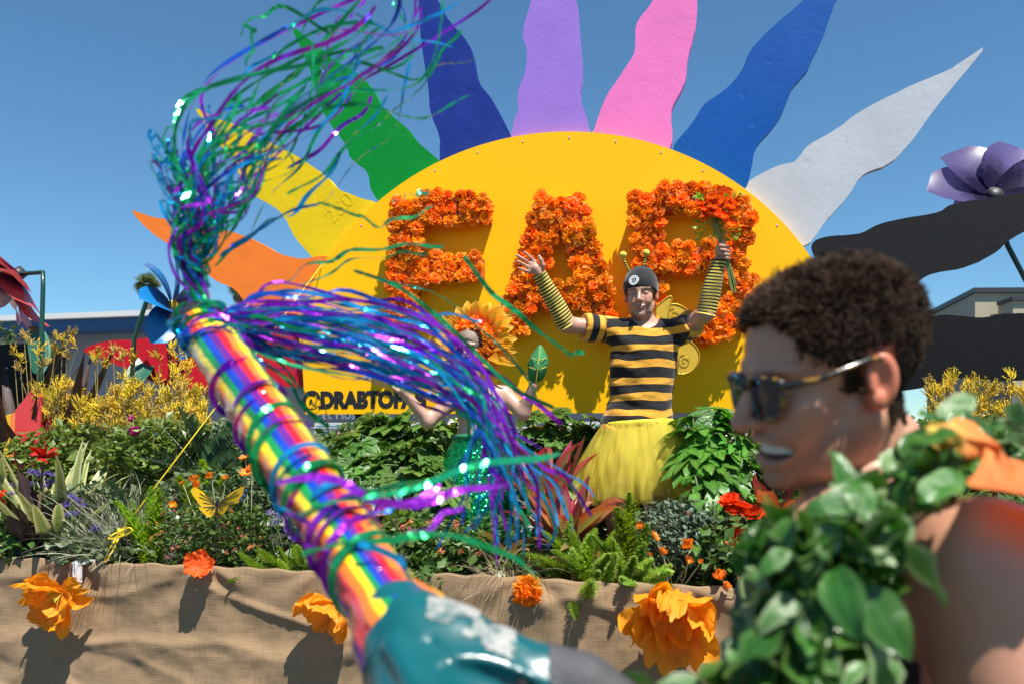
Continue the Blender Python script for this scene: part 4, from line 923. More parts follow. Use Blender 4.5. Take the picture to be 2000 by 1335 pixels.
# ------------------------------------------------------------------ continuous organic surfaces: distance field -> surface net
class SDF:
    def __init__(s, lo, hi, h):
        s.lo = np.array(lo, float); s.h = h; n = np.ceil((np.array(hi) - s.lo) / h).astype(int) + 1
        s.ax = [s.lo[i] + h * np.arange(n[i]) for i in range(3)]; s.d = np.full(n, .2, dtype=np.float32); s.T = Matrix.Identity(4)
    def op(s, f, c, rad, k, mode):
        c = s.T @ Vector(c); m = rad + max(k, 0) * 1.5 + 4 * s.h; sl = []
        for i in range(3):
            a = int(np.floor((c[i] - m - s.lo[i]) / s.h)); b = int(np.ceil((c[i] + m - s.lo[i]) / s.h)) + 1
            a = max(a, 0); b = min(b, len(s.ax[i]))
            if b <= a: return
            sl.append(slice(a, b))
        X = s.ax[0][sl[0]][:, None, None]; Y = s.ax[1][sl[1]][None, :, None]; Z = s.ax[2][sl[2]][None, None, :]
        I = np.array(s.T.inverted())
        p = [I[r, 0] * X + I[r, 1] * Y + I[r, 2] * Z + I[r, 3] for r in range(3)]
        d = f(*p); old = s.d[tuple(sl)]
        if mode == 's': d = -d; a, b = -old, -d
        else: a, b = old, d
        if k > 0:
            hh = np.clip(.5 + .5 * (b - a) / k, 0, 1); r = b * (1 - hh) + a * hh - k * hh * (1 - hh)
        else: r = np.minimum(a, b)
        s.d[tuple(sl)] = -r if mode == 's' else r
    def ell(s, c, r, k=.01, mode='u', rot=None):
        c = np.array(c, float); r = np.array(r if hasattr(r, '__len__') else (r, r, r), float); Q = np.array(Matrix.Identity(3) if rot is None else rot)
        def f(x, y, z):
            q = [x - c[0], y - c[1], z - c[2]]; q = [Q[0, i] * q[0] + Q[1, i] * q[1] + Q[2, i] * q[2] for i in range(3)]
            k0 = np.sqrt(sum((q[i] / r[i]) ** 2 for i in range(3))); k1 = np.sqrt(sum((q[i] / r[i] ** 2) ** 2 for i in range(3))) + 1e-9
            return k0 * (k0 - 1) / k1
        s.op(f, c, r.max(), k, mode)
    def cap(s, a, b, ra, rb=None, k=.01, mode='u'):
        a = np.array(a, float); b = np.array(b, float); rb = ra if rb is None else rb; ba = b - a; L2 = max(float(ba @ ba), 1e-9)
        def f(x, y, z):
            t = np.clip(((x - a[0]) * ba[0] + (y - a[1]) * ba[1] + (z - a[2]) * ba[2]) / L2, 0, 1)
            return np.sqrt((x - a[0] - t * ba[0]) ** 2 + (y - a[1] - t * ba[1]) ** 2 + (z - a[2] - t * ba[2]) ** 2) - (ra + (rb - ra) * t)
        s.op(f, (a + b) / 2, np.linalg.norm(ba) / 2 + max(ra, rb), k, mode)
    def chain(s, pts, rs, k=.01):
        for i in range(len(pts) - 1): s.cap(pts[i], pts[i + 1], rs[i], rs[i + 1], k)
    def cut(s, p, n, k=0):              # remove everything on the side n points to
        p = np.array(p, float); n = np.array(n, float); n /= np.linalg.norm(n)
        X, Y, Z = s.ax[0][:, None, None], s.ax[1][None, :, None], s.ax[2][None, None, :]
        s.d = np.maximum(s.d, ((X - p[0]) * n[0] + (Y - p[1]) * n[1] + (Z - p[2]) * n[2]).astype(np.float32))
    def mesh(s):
        d = s.d.copy(); 
        for i in range(3):
            sl = [slice(None)] * 3; sl[i] = 0; d[tuple(sl)] = .2; sl[i] = -1; d[tuple(sl)] = .2
        sg = d < 0; n = np.array(d.shape) - 1
        cnt = sum(sg[i:i + n[0], j:j + n[1], k:k + n[2]].astype(np.int8) for i in (0, 1) for j in (0, 1) for k in (0, 1))
        act = (cnt > 0) & (cnt < 8); ijk = np.argwhere(act); idx = np.full(act.shape, -1, dtype=np.int32); idx[act] = np.arange(len(ijk))
        off = [(i, j, k) for i in (0, 1) for j in (0, 1) for k in (0, 1)]; val = np.stack([d[ijk[:, 0] + o[0], ijk[:, 1] + o[1], ijk[:, 2] + o[2]] for o in off], 1)
        acc = np.zeros((len(ijk), 3)); num = np.zeros(len(ijk))
        for a in range(8):
            for b in range(a + 1, 8):
                df = np.array(off[b]) - np.array(off[a])
                if np.abs(df).sum() != 1: continue
                va, vb = val[:, a], val[:, b]; m = (va < 0) != (vb < 0); t = np.where(m, va / np.where(m, va - vb, 1), 0)
                acc += m[:, None] * (np.array(off[a]) + t[:, None] * df); num += m
        V = s.lo + s.h * (ijk + acc / num[:, None]); F = []
        for ax in range(3):
            sl0 = [slice(1, -1)] * 3; sl0[ax] = slice(0, -1); sl1 = [slice(1, -1)] * 3; sl1[ax] = slice(1, None)
            a, b = sg[tuple(sl0)], sg[tuple(sl1)]; e = np.argwhere(a != b)
            if not len(e): continue
            fl = a[e[:, 0], e[:, 1], e[:, 2]]; c = e + 1; c[:, ax] -= 1
            u_, v_ = (ax + 1) % 3, (ax + 2) % 3; q = []
            for du, dv in ((-1, -1), (0, -1), (0, 0), (-1, 0)):
                w_ = c.copy(); w_[:, u_] += du; w_[:, v_] += dv; q.append(idx[w_[:, 0], w_[:, 1], w_[:, 2]])
            q = np.stack(q, 1); q[~fl] = q[~fl][:, ::-1]; F.append(q)
        return V, np.concatenate(F)
def joinm(*ms):
    V, F, n = [], [], 0
    for v, f in ms: V.append(v); F.append(f + n); n += len(v)
    return np.concatenate(V), np.concatenate(F)
def submesh(V, F, keep, off=0, N=None):
    fk = F[keep[F].all(1)]; used = np.unique(fk); mp = np.full(len(V), -1); mp[used] = np.arange(len(used))
    v = V[used] + (N[used] * off if N is not None else 0); return v, mp[fk], used
def normals(V, F):
    n = np.cross(V[F[:, 1]] - V[F[:, 0]], V[F[:, 2]] - V[F[:, 0]]); N = np.zeros_like(V)
    for k in range(F.shape[1]): np.add.at(N, F[:, k], n)
    return N / (np.linalg.norm(N, axis=1, keepdims=True) + 1e-12)
def skinmat(name, sss=.25, rough=.45):
    m, t, b, out = new_mat(name); a = attr(t, 'col'); c = vary(t, vary(t, a.outputs['Color'], 0, .10, 30), 0, .06, 160)
    finish(t, b, out, c, rough, noise(t, 420, 5), .3, .0015, sss=sss, spec=.4); return m
m_skin = skinmat('skin', .2, .36)
def head_local(s, kind='smile', beard=False):
    """head in its own frame: x forward, y left, z up, origin between the ears"""
    s.ell((-.018, 0, .045), (.097, .076, .083), 0); s.ell((.04, 0, .04), (.056, .062, .062), .03)
    s.ell((.045, 0, -.03), (.054, .058, .07), .03); s.ell((.035, 0, -.082), (.05, .05, .032), .03)
    s.ell((.078, 0, -.108), (.02, .022, .016), .02)
    for y in (-1, 1):
        s.ell((.066, y * .042, -.022), (.022, .02, .02), .02); s.cap((.094, y * .012, .024), (.08, y * .05, .026), .010, .008, .015)
        s.cap((-.004, y * .051, -.045), (.034, y * .036, -.094), .021, .016, .03)
    s.cap((.098, 0, .012), (.1215, 0, -.033), .0075, .0115, .009)
    for y in (-1, 1):
        s.ell((.106, y * .012, -.036), (.011, .008, .008), .006); s.ell((.106, y * .032, .0), (.017, .017, .011), .012, 's'); s.ell((.082, y * .032, .0), (.0125, .0135, .0125), .004)
        s.cap((.09, y * .02, .006), (.084, y * .044, .004), .0045, .004, .004)
    s.cap((-.02, 0, -.06), (-.045, 0, -.17), .056, .058, .03); s.cap((.035, 0, -.09), (-.005, 0, -.16), .03, .04, .03)
    if kind == 'grin':
        for y in (-1, 1): s.ell((.072, y * .040, -.045), (.02, .016, .02), .014)
        s.chain([(.076, -.042, -.066), (.093, -.024, -.058), (.101, 0, -.056), (.093, .024, -.058), (.076, .042, -.066)], [.004, .006, .007, .006, .004], .006); s.chain([(.076, -.042, -.068), (.089, -.022, -.085), (.095, 0, -.089), (.089, .022, -.085), (.076, .042, -.068)], [.004, .006, .0075, .006, .004], .006)
        s.ell((.092, 0, -.0715), (.032, .041, .0115), .004, 's')
        for y in (-1, 1): s.cap((.108, y * .019, -.036), (.083, y * .047, -.074), .003, .003, .008, 's'); s.cap((.112, y * .014, -.042), (.108, y * .010, -.046), .0035, .0035, .003, 's')
    else:
        s.cap((.093, -.022, -.064), (.093, .022, -.064), .005, .005, .006); s.ell((.1, 0, -.064), (.005, .014, .004), .004); s.ell((.097, 0, -.074), (.006, .017, .005), .005)
        s.cap((.108, 0, -.0705), (.104, .016, -.0695), .0028, .0028, .003, 's'); s.cap((.108, 0, -.0705), (.104, -.016, -.0695), .0028, .0028, .003, 's')
        for y in (-1, 1): s.cap((.104, y * .016, -.0695), (.094, y * .031, -.062), .0028, .002, .003, 's'); s.cap((.104, y * .018, -.04), (.086, y * .042, -.066), .002, .002, .006, 's'); s.ell((.074, y * .04, -.042), (.018, .015, .016), .014)
    for y in (-1, 1):                   # ears
        rot = Matrix.Rotation(y * R(-18), 3, 'Z') @ Matrix.Rotation(R(-8), 3, 'Y')
        s.ell((-.012, y * .080, -.002), (.019, .009, .033), .006, 'u', rot); s.ell((-.008, y * .089, .002), (.011, .007, .021), .004, 's', rot); s.ell((-.004, y * .084, -.022), (.009, .006, .011), .004)
        s.cap((-.002, y * .080, .004), (.001, y * .083, -.008), .004, .004, .003)
    return s
def head_colors(L, base, beard=None, lips=(.36, .12, .10), brow=(.07, .045, .03), eye=True):
    x, y, z = L.T; C = np.tile(np.array(base), (len(L), 1)); ay = np.abs(y)
    def put(mask, c): nonlocal C; m = np.clip(mask, 0, 1)[:, None]; C = C * (1 - m) + np.array(c) * m
    ge = lambda dx, dy, dz: np.exp(-((dx) ** 2 + (dy) ** 2 + (dz) ** 2))
    put(.45 * ge((x - .07) / .03, (ay - .042) / .02, (z + .03) / .02), (base[0] * 1.1, base[1] * .72, base[2] * .65))
    put(.5 * ge((x - .115) / .02, y / .014, (z + .035) / .014), (base[0] * 1.05, base[1] * .68, base[2] * .6))
    put(.8 * ((ay > .066) & (np.abs(z) < .04) & (np.abs(x + .012) < .03)), (base[0] * 1.12, base[1] * .62, base[2] * .52))
    if beard is not None:
        b = ((z < -.048) & (x > -.01) & (z > -.14)).astype(float) * np.clip((-.045 - z) / .02, 0, 1) * np.clip((x + .005) / .02, 0, 1); lipz = ge(0 * x, y / .024, (z + .069) / .010)
        put(.5 * b * (1 - lipz), beard)
    put(.85 * ge((x - .1) / .03, y / .026, (z + .069) / .008), lips)
    put(.85 * ge((x - .09) / .03, (ay - .034) / .020, (z - .022) / .006), brow)
    if eye: put(1.0 * ge((x - .093) / .014, (ay - .032) / .012, (z - .0005) / .0034), (.05, .03, .025))
    return C
def headM(p, fwd, up=(0, 0, 1), scale=1):
    f = Vector(fwd).normalized(); u_ = (Vector(up) - f * f.dot(Vector(up))).normalized(); l = u_.cross(f)
    return Matrix(((f.x, l.x, u_.x, p[0]), (f.y, l.y, u_.y, p[1]), (f.z, l.z, u_.z, p[2]), (0, 0, 0, 1))) @ Matrix.Scale(scale, 4)
def make_head(M, h, kind, base, **k):
    s = SDF((-.13, -.11, -.2), (.14, .11, .14), h); head_local(s, kind); V, F = s.mesh(); C = head_colors(V, base, **k)
    return V, F, C, np.array([M @ Vector(v) for v in V])
def hand(s, wrist, palm, knuckles, tips, thumb, r=.0085, curl=None):
    """palm and five separate fingers with a knuckle bend"""
    wrist, palm = Vector(wrist), Vector(palm); kn = [Vector(q) for q in knuckles]
    s.cap(wrist, palm, .026, .027, .012)
    for q in kn: s.cap(palm.lerp(wrist, .25), q, .016, .0105, .010)
    for i in range(len(kn) - 1): s.cap(kn[i], kn[i + 1], .0105, .0105, .006)
    for i, (q, tp) in enumerate(zip(kn, tips)):
        tp = [Vector(v) for v in (tp if isinstance(tp, (list, tuple)) else [tp])]; rr = r * (1, 1.03, .97, .86)[i]; s.chain([q] + tp, [rr * 1.08] + [rr * (1 - .07 * j) for j in range(1, len(tp) + 1)], .003)
    s.chain([Vector(v) for v in thumb], [.014, .0115, .0095, .0085][:len(thumb)], .006)

# ------------------------------------------------------------------ bee man
def stripes(name, period, duty, c1, c2, phase=0, rough=.85, bump=.2):
    m, t, b, out = new_mat(name); a = attr(t, 'u'); f = mth(t, 'FRACT', mth(t, 'MULTIPLY_ADD', a.outputs['Fac'], 1 / period, phase))
    k = mth(t, 'LESS_THAN', f, duty); c = mixc(t, k, c2, c1); c = vary(t, c, 0, .1, 14)
    finish(t, b, out, c, rough, noise(t, 500, 3), bump, .002, sheen=.2, spec=.2); return m
Yb = 4.214
def B(px, py, dy=0): return P(px, py, Yb + dy)
bee = thing('person', 'man in bee costume with striped shirt and yellow tutu raising both arms', 'person', Vector((B(1240, 850).x, Yb, DECK)))
SK = (.50, .27, .19)
nb, hc = B(1262, 634, .01), B(1252, 577, -.02)
shL, elL, wrL = B(1190, 646), B(1106, 634, -.06), B(1057, 541, -.12)
shR, elR, wrR = B(1330, 646), B(1378, 612, -.17), B(1403, 516, -.2)
s = SDF(B(1005, 480, -.4) - Vector((.03, 0, .02)), Vector((B(1460, 600, 0).x, Yb + .25, B(1250, 480).z)), .0065); s.lo[2] = DECK - .01
s = SDF((s.lo[0], s.lo[1], DECK - .01), (B(1460, 600).x, Yb + .25, B(1250, 480).z), .0065)
pel = B(1242, 858); chest = B(1258, 690)
s.ell(chest, (.165, .105, .17), .04); s.ell(B(1256, 735, .0), (.148, .10, .16), .04); s.ell(B(1248, 790), (.142, .10, .15), .05); s.ell(pel, (.165, .115, .13), .05)
s.cap(shL, shR, .052, .052, .05); s.cap(nb - UP * .02, hc - UP * .06, .058, .052, .03)
s.chain([shL, elL, wrL], [.054, .042, .028], .025); s.chain([shR, elR, wrR], [.054, .042, .028], .025)
for sx in (-1, 1):
    hp = pel + Vector((sx * .085, 0, -.03)); kn = Vector((pel.x + sx * .10, Yb - .03, 1.15)); ft = Vector((pel.x + sx * .11, Yb + .01, DECK + .07))
    s.chain([hp, kn, ft], [.088, .056, .038], .03); s.ell((ft.x, ft.y - .07, DECK + .04), (.045, .13, .045), .02)
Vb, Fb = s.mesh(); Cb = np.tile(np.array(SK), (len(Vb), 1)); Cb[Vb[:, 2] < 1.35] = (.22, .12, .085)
HM = headM(hc, (-.26, -1, -.06), (-.03, 0, 1)); Lh, Fh, Ch, Vh = make_head(HM, .0036, 'smile', SK, beard=(.20, .145, .115))
def handgrid(c, r=.15): return SDF(np.array(c) - r, np.array(c) + r, .0034)
hd = lambda x, y, dy=0: B(x, y, -.13 + dy)
s = handgrid(hd(1038, 515)); 
hand(s, wrL, hd(1046, 525), [hd(1044, 511), hd(1036, 515), hd(1032, 522), hd(1034, 531)], [[hd(1036, 503, -.01), hd(1025, 493, -.02)], [hd(1024, 507, -.01), hd(1010, 499, -.015)], [hd(1022, 516, -.01), hd(1011, 510, -.02)], [hd(1024, 528, -.01), hd(1014, 524, -.02)]], [hd(1056, 530), hd(1061, 518, -.015), hd(1057, 508, -.02), hd(1053, 501, -.02)], .0082)
V1, F1 = s.mesh()
hr = lambda x, y, dy=0: P(x, y, Yb - .2 + dy)
s = handgrid(hr(1410, 493))
ct = hr(1413, 492, 0)
hand(s, wrR, hr(1408, 498, .03), [hr(1402, 484, .015), hr(1402, 491, .02), hr(1404, 498, .02), hr(1407, 505, .02)],
     [[hr(1402, 481, -.03), hr(1414, 481, -.052), hr(1422, 483, -.03)], [hr(1402, 488, -.035), hr(1415, 489, -.058), hr(1424, 491, -.03)], [hr(1404, 496, -.033), hr(1416, 497, -.055), hr(1425, 498, -.03)], [hr(1408, 503, -.028), hr(1418, 504, -.048), hr(1425, 505, -.028)]],
     [hr(1410, 505, .0), hr(1402, 492, -.03), hr(1406, 480, -.05), hr(1414, 474, -.045)], .0098)
V2, F2 = s.mesh()
Va, Fa = joinm((Vb, Fb), (Vh, Fh), (V1, F1), (V2, F2))
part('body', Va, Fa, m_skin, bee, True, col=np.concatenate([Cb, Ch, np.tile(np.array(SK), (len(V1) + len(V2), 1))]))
# shirt
m_shirt = stripes('bee_shirt', .084, .56, (.012, .012, .013), (.72, .34, .035), 0)
s = SDF((B(1120, 640).x, Yb - .26, 1.55), (B(1420, 640).x, Yb + .2, 2.3), .006)
s.ell(chest, (.182, .122, .18), .04); s.ell(B(1256, 735), (.172, .122, .17), .04); s.ell(B(1250, 790), (.170, .125, .17), .06); s.ell(B(1240, 830), (.19, .135, .12), .05); s.cap(shL, shR, .060, .060, .05)
hemL, hemR = shL.lerp(elL, .5), shR.lerp(elR, .42)
s.chain([shL, hemL], [.068, .074], .03); s.chain([shR, hemR], [.068, .076], .03); s.cap(nb, nb + UP * .03, .066, .058, .03)
s.cut(hemL + (elL - shL) * .02, elL - shL) if False else None
for hm, d_ in ((hemL, elL - shL), (hemR, elR - shR)): s.ell(hm + d_.normalized() * .125, .12, 0, 's')
s.ell(nb + UP * .034 + Vector((-.012, -.06, 0)), (.074, .11, .066), .008, 's')
s.cut(B(1240, 836), (.10, 0, -1))
Vs, Fs = s.mesh(); N = normals(Vs, Fs)
fold = .006 * vnoise(Vs[:, 0] * 9 + Vs[:, 2] * 7, Vs[:, 2] * 16 - Vs[:, 0] * 6, 3, 3) + .005 * np.sin((Vs[:, 2] - 1.9) * 50 + Vs[:, 0] * 30) * np.exp(-((Vs[:, 0] - B(1215, 0).x) / .1) ** 2)
Vs = Vs + N * fold[:, None]
uz = Vs[:, 2] - B(1240, 751).z + .012 * vnoise(Vs[:, 0] * 8, Vs[:, 2] * 10, 6, 2) - .06 * np.clip(Vs[:, 2] - B(0, 690).z, 0, 1) * np.abs(Vs[:, 0] - B(1262, 0).x) / .2
u = uz + .084 * .56
for sh, el, px, sg, L0 in ((shL, elL, 1181, -1, .5), (shR, elR, 1336, 1, .42)):
    ax = (el - sh).normalized(); dd = (Vs - np.array(sh)) @ np.array(ax); ln = (el - sh).length
    msk = (Vs[:, 0] - B(px, 0).x + (Vs[:, 2] - sh.z) * .0) * sg > 0
    u = np.where(msk & (Vs[:, 2] > 1.98), (L0 * ln - dd) * 1.15, u)
col_z = nb.z + .013
part('shirt', Vs, Fs, m_shirt, bee, True, u=u)
# striped arm sleeves
m_slv = stripes('arm_sleeve', .0165, .5, (.014, .013, .012), (.70, .52, .09), 0)
for el, wr, up_, t0 in ((elL, wrL, shL, .0), (elR, wrR, shR, .0)):
    d_ = (wr - el); n = 60; rows = []; x, y = frame(d_); V = []; u = []
    for i in range(n + 1):
        t_ = i / n; c = el + d_ * (-.03 + 1.10 * t_); r_ = (.049 * (1 - t_) + .034 * t_) + .004 * math.sin(math.pi * t_) + .0012 * math.sin(i * 1.7) + (.006 if i == 0 else 0)
        if t_ > .9: r_ += .004 * (t_ - .9) * 10
        for k in range(26):
            a = 2 * math.pi * k / 26; V.append(c + (x * math.cos(a) + y * math.sin(a)) * r_ * (1 + .04 * math.sin(3 * a + t_ * 5))); u.append((c - el).length * (1 if t_ > .03 else -1) + .0045 * math.sin(a) )
    part('arm_sleeve', V, grid(n + 1, 26, True), m_slv, bee, True, u=u)
# tutu
m, t, b, out = new_mat('tulle'); c = vary(t, (.96, .84, .13), 0, .06, 12); finish(t, b, out, c, .7, trans=.45, spec=.2)
tp = nd(t, 'ShaderNodeBsdfTransparent'); mx = nd(t, 'ShaderNodeMixShader'); a = attr(t, 'u'); t.links.new(a.outputs['Fac'], mx.inputs[0])
old = out.inputs[0].links[0].from_socket; t.links.new(old, mx.inputs[1]); t.links.new(tp.outputs[0], mx.inputs[2]); t.links.new(mx.outputs[0], out.inputs[0]); m_tul = m
tc_ = B(1246, 826); 
for lay, (rb, drop, nw, al) in enumerate(((.240, .395, 11, .42), (.262, .41, 14, .60), (.285, .385, 17, .68))):
    n, k = 26, 220; T, A = np.meshgrid(np.linspace(0, 1, n), np.linspace(0, 2 * np.pi, k, endpoint=False), indexing='ij')
    rad = .165 + .012 * lay + (rb - .165) * np.sin(T * np.pi / 2) ** .8; rf = (.4 + T) * (.016 * np.sin(A * nw + 5 * vnoise(A * 3, T * 1.2, lay, 2)) + .022 * vnoise(A * 4.5, T * 1.2 + lay, lay + 3, 3))
    rad = rad + rf; z = tc_.z - drop * T * (1 + .06 * vnoise(A * 5, 0 * T, lay + 8, 2)) - .02 * np.sin(A - 1)
    V = np.stack([tc_.x + rad * 1.02 * np.cos(A), tc_.y + rad * .82 * np.sin(A), z], -1).reshape(-1, 3)
    part('tutu_layer', V, grid(n, k, True), m_tul, bee, True, u=(al + .25 * (T.reshape(-1) ** 3) + .06 * vnoise(A * 9, T * 3, lay, 2).reshape(-1)))
V, F = tube([(tc_.x + .18 * math.cos(a), tc_.y + .142 * math.sin(a), tc_.z - .012 * math.sin(a - 1)) for a in np.linspace(0, 6.2832, 40)], .013, 7); part('waistband', V, F, mat('waist_elastic', (.8, .6, .03), .7, nz=.2, nscale=50), bee, True)
# beanie, badge, antennae
m_bn = mat('beanie_knit', (.010, .010, .011), .95, nz=.15, nscale=30, bump=.6, bscale=220, bdist=.003, sheen=.25)
s = SDF((-.15, -.13, -.08), (.14, .13, .19), .004); s.ell((-.02, 0, .058), (.106, .087, .098), 0); s.ell((.03, 0, .05), (.070, .076, .082), .03)
s.cut((0, 0, .03), (.22, 0, -1)); V, F = s.mesh(); V = np.array([HM @ Vector(v) for v in V]); bn = part('beanie', V, F, m_bn, bee, True)
s = SDF((-.15, -.13, -.08), (.14, .13, .19), .004); s.ell((-.02, 0, .05), (.111, .091, .105), 0); s.ell((.03, 0, .045), (.074, .081, .088), .03); s.cut((0, 0, .004), (.30, 0, -1)); s.cut((0, 0, .066), (-.25, 0, 1))
V, F = s.mesh(); V = np.array([HM @ Vector(v) for v in V]); part('cuff', V, F, m_bn, bn, True)
bd = HM @ Vector((.102, -.022, .066)); nrm = (HM.to_3x3() @ Vector((1, -.3, .3))).normalized(); x, y = frame(nrm)
def disc(c, r0, r1, n=28, off=0): 
    V = []; 
    for k in range(n): a = 6.2832 * k / n; v = x * math.cos(a) + y * math.sin(a); V += [c + v * r0 + nrm * off, c + v * r1 + nrm * off, c + v * r1 + nrm * (off - .006), c + v * r0 + nrm * (off - .006)]
    F = []
    for k in range(n):
        q, w_ = 4 * k, 4 * ((k + 1) % n)
        F += [[q + j, w_ + j, w_ + (j + 1) % 4, q + (j + 1) % 4] for j in range(4)]
    return V, F
g = MB()
for r0, r1 in ((.0215, .026), (.013, .0155)): g.add(*disc(bd, r0, r1, off=.008))
for k in range(14): a = 6.2832 * k / 14; g.box(bd + (x * math.cos(a) + y * math.sin(a)) * .0185 + nrm * .006, .004, .003, .004, x, nrm, y)
for dx, dz, sx, sz in ((-.005, .003, .003, .003), (.005, .003, .003, .003), (0, -.005, .010, .002), (0, 0, .002, .004)): g.box(bd + x * dx + y * dz + nrm * .006, sx, .003, sz, x, nrm, y)
g.part('badge', mat('badge_white', (.75, .75, .74), .6), bn)
m_ant = stripes('antenna_stripes', .012, .5, (.014, .013, .012), (.72, .55, .06))
m_pomy = mat('pompom_yellow', (.80, .62, .02), .9, nz=.1, bump=1, bscale=400, bdist=.004, sheen=.5)
for a, q, c in ((B(1229, 530, -.02), B(1221, 514, -.03), B(1217, 498, -.03)), (B(1255, 528, -.02), B(1259, 512, -.03), B(1262, 494, -.03))):
    pt = [Vector(v) for v in spline([tuple(a), tuple(q), tuple(c)], 12)]; V, F = tube(pt, [.0065 + .0012 * math.sin(i * 1.6) for i in range(len(pt))], 8); part('antenna', V, F, m_ant, bn, True, u=[(pt[i // 8] - a).length for i in range(len(V))])
    V = []; nl = 12
    for i in range(nl + 1):
        for k in range(18):
            th = math.pi * i / nl; ph = 6.2832 * k / 18; r_ = .0185 * (1 + U(-.05, .05)); V.append(c + Vector((math.sin(th) * math.cos(ph), math.sin(th) * math.sin(ph), math.cos(th))) * r_)
    part('pompom', V, grid(nl + 1, 18, True), m_pomy, bn, True)
# wings behind the back
m_wing = mat('wing_gauze', (.80, .58, .06), .5, nz=.08, nscale=20, trans=.4); m_wr = mat('wing_glitter', (.55, .36, .03), .4, metal=.5)
wn = [[(1300, 640), (1284, 620), (1282, 602), (1292, 590), (1308, 579), (1312, 584), (1308, 600)], [(1300, 640), (1290, 620), (1296, 604), (1315, 594), (1335, 600), (1346, 614), (1340, 634), (1318, 644)], [(1312, 660), (1330, 662), (1350, 668), (1364, 686), (1364, 706), (1350, 724), (1330, 730), (1316, 722), (1310, 690)]]
for k, w_ in enumerate(wn):
    pts = [B(p[0], p[1], .17 + .01 * k) for p in spline(w_, 6, True)]; n = len(pts)
    V = pts + [p + Vector((0, .004, 0)) for p in pts]; wg = part('wing', V, [list(range(n))[::-1], list(range(n, 2 * n))] + [[i, (i + 1) % n, (i + 1) % n + n, i + n] for i in range(n)], m_wing, bee)
    V, F = tube(pts + pts[:1], .0045, 6); part('wing_rim', V, F, m_wr, wg, True)
    if k:
        c = ((1318, 614), (1338, 703))[k - 1]; V, F = tube([B(c[0] + (1 + q * 1.15) * math.cos(q), c[1] + (1 + q * 1.15) * math.sin(q), .165 + .01 * k) for q in np.linspace(0, 11, 50)], .0018, 5); part('wing_swirl', V, F, m_wr, wg, True)
# bouquet in his hand
bq = thing('bouquet', 'bunch of orange flowers and grasses held up by the bee man', 'bouquet', hr(1436, 572, -.0))
g = MB(); top = hr(1402, 440, -.02); 
for k in range(16): 
    o_ = Vector((U(-.016, .016), U(-.016, .016), 0)); g.tube([hr(1434, 565 + U(-12, 10), .0) + o_ * .6, ct + Vector((0, -.018, 0)) + o_ * .6, top + o_ * 1.8, hr(1402 + U(-30, 32), 415 + U(-25, 15), -.02)], .0028, 5)
g.part('stems', mat('bouquet_stem', (.25, .32, .09), .6, nz=.2), bq, kind='stuff')
g = MB()
for k in range(90):
    e = hr(1402 + U(-48, 48), 430 + U(-60, 40), U(-.08, .05)); b0 = top + Vector((U(-.02, .02), U(-.02, .02), U(-.05, .03))); V, F, L = strap(4, bend=.3, wid=.014); d_ = e - b0; g.add([orient(b0, math.atan2(d_.y, d_.x), math.asin(d_.z / d_.length), U(-2, 2), d_.length) @ Vector(v) for v in V], F, lc=L)
g.part('grass', L_fox, bq, kind='stuff')
m_bq = mat('bouquet_petal', (.95, .22, .015), .55, ob=.25, nz=.2, nscale=30, hue=.015, trans=.4)
bqm = [bloom_mesh(m_bq, 5, ((1, 1.0), (.8, 1.2)), 0, 3), bloom_mesh(m_bq, 6, ((1, .7), (.7, 1.1)), 0, 5)]
for x_, y_ in ((1395, 388), (1412, 382), (1390, 405), (1406, 425), (1416, 392), (1392, 420), (1378, 410), (1368, 425), (1400, 412), (1420, 405), (1432, 418), (1425, 440), (1385, 395), (1408, 398), (1440, 400), (1372, 400)):
    z = Vector((U(-.5, .5), -.7, U(.3, 1))).normalized(); x, y = frame(z); c = hr(x_, y_, U(-.07, .0)); inst('bloom', random.choice(bqm), Matrix(((x.x, y.x, z.x, c.x), (x.y, y.y, z.y, c.y), (x.z, y.z, z.z, c.z), (0, 0, 0, 1))) @ Matrix.Scale(U(.036, .05), 4), bq)

# ------------------------------------------------------------------ sunflower dancer
Yl = 4.2
def D(px, py, dy=0): return P(px, py, Yl + dy)
lady = thing('person', 'dancer in sunflower headdress with green bra and sequin skirt', 'person', Vector((D(930, 850).x, Yl, DECK)))
SK2 = (.55, .32, .24)
s = SDF((D(765, 700).x, Yl - .3, DECK - .01), (D(1090, 700).x, Yl + .22, D(930, 690).z), .0065)
s.ell(D(940, 790), (.135, .09, .13), .04); s.ell(D(938, 832), (.115, .085, .12), .04); s.ell(D(934, 880), (.15, .11, .12), .05); s.cap(D(902, 768), D(985, 768), .042, .042, .04); s.cap(D(944, 760), D(930, 715), .048, .046, .03)
for q in ((914, 795), (958, 795)): s.ell(D(q[0], q[1], -.075), (.058, .05, .058), .02)
elb, wrs = D(836, 822, -.05), D(792, 770, -.12); elr, wrr = D(1022, 806, -.06), D(1042, 752, -.12)
s.chain([D(900, 770), elb, wrs], [.046, .036, .024], .025); s.chain([D(986, 770), elr, wrr], [.044, .036, .024], .025)
for sx in (-1, 1):
    hp = D(934, 890) + Vector((sx * .07, 0, 0)); kn = Vector((hp.x + sx * .02, Yl - .06, 1.1)); ft = Vector((hp.x + sx * .03, Yl, DECK + .06)); s.chain([hp, kn, ft], [.08, .05, .034], .03); s.ell((ft.x, ft.y - .06, DECK + .035), (.04, .11, .035), .02)
Vb, Fb = s.mesh(); Cb = np.tile(np.array(SK2), (len(Vb), 1)); nav = D(925, 840, -.085); dn = np.linalg.norm(Vb - np.array(nav), axis=1); Cb[dn < .010] *= .45
HL = headM(D(924, 684, -.02), (-.45, -1, -.12), (-.10, 0, 1), .93); Lh, Fh, Ch, Vh = make_head(HL, .004, 'smile', SK2, lips=(.55, .06, .07), eye=True)
dl = lambda x, y, dy=0: D(x, y, -.13 + dy)
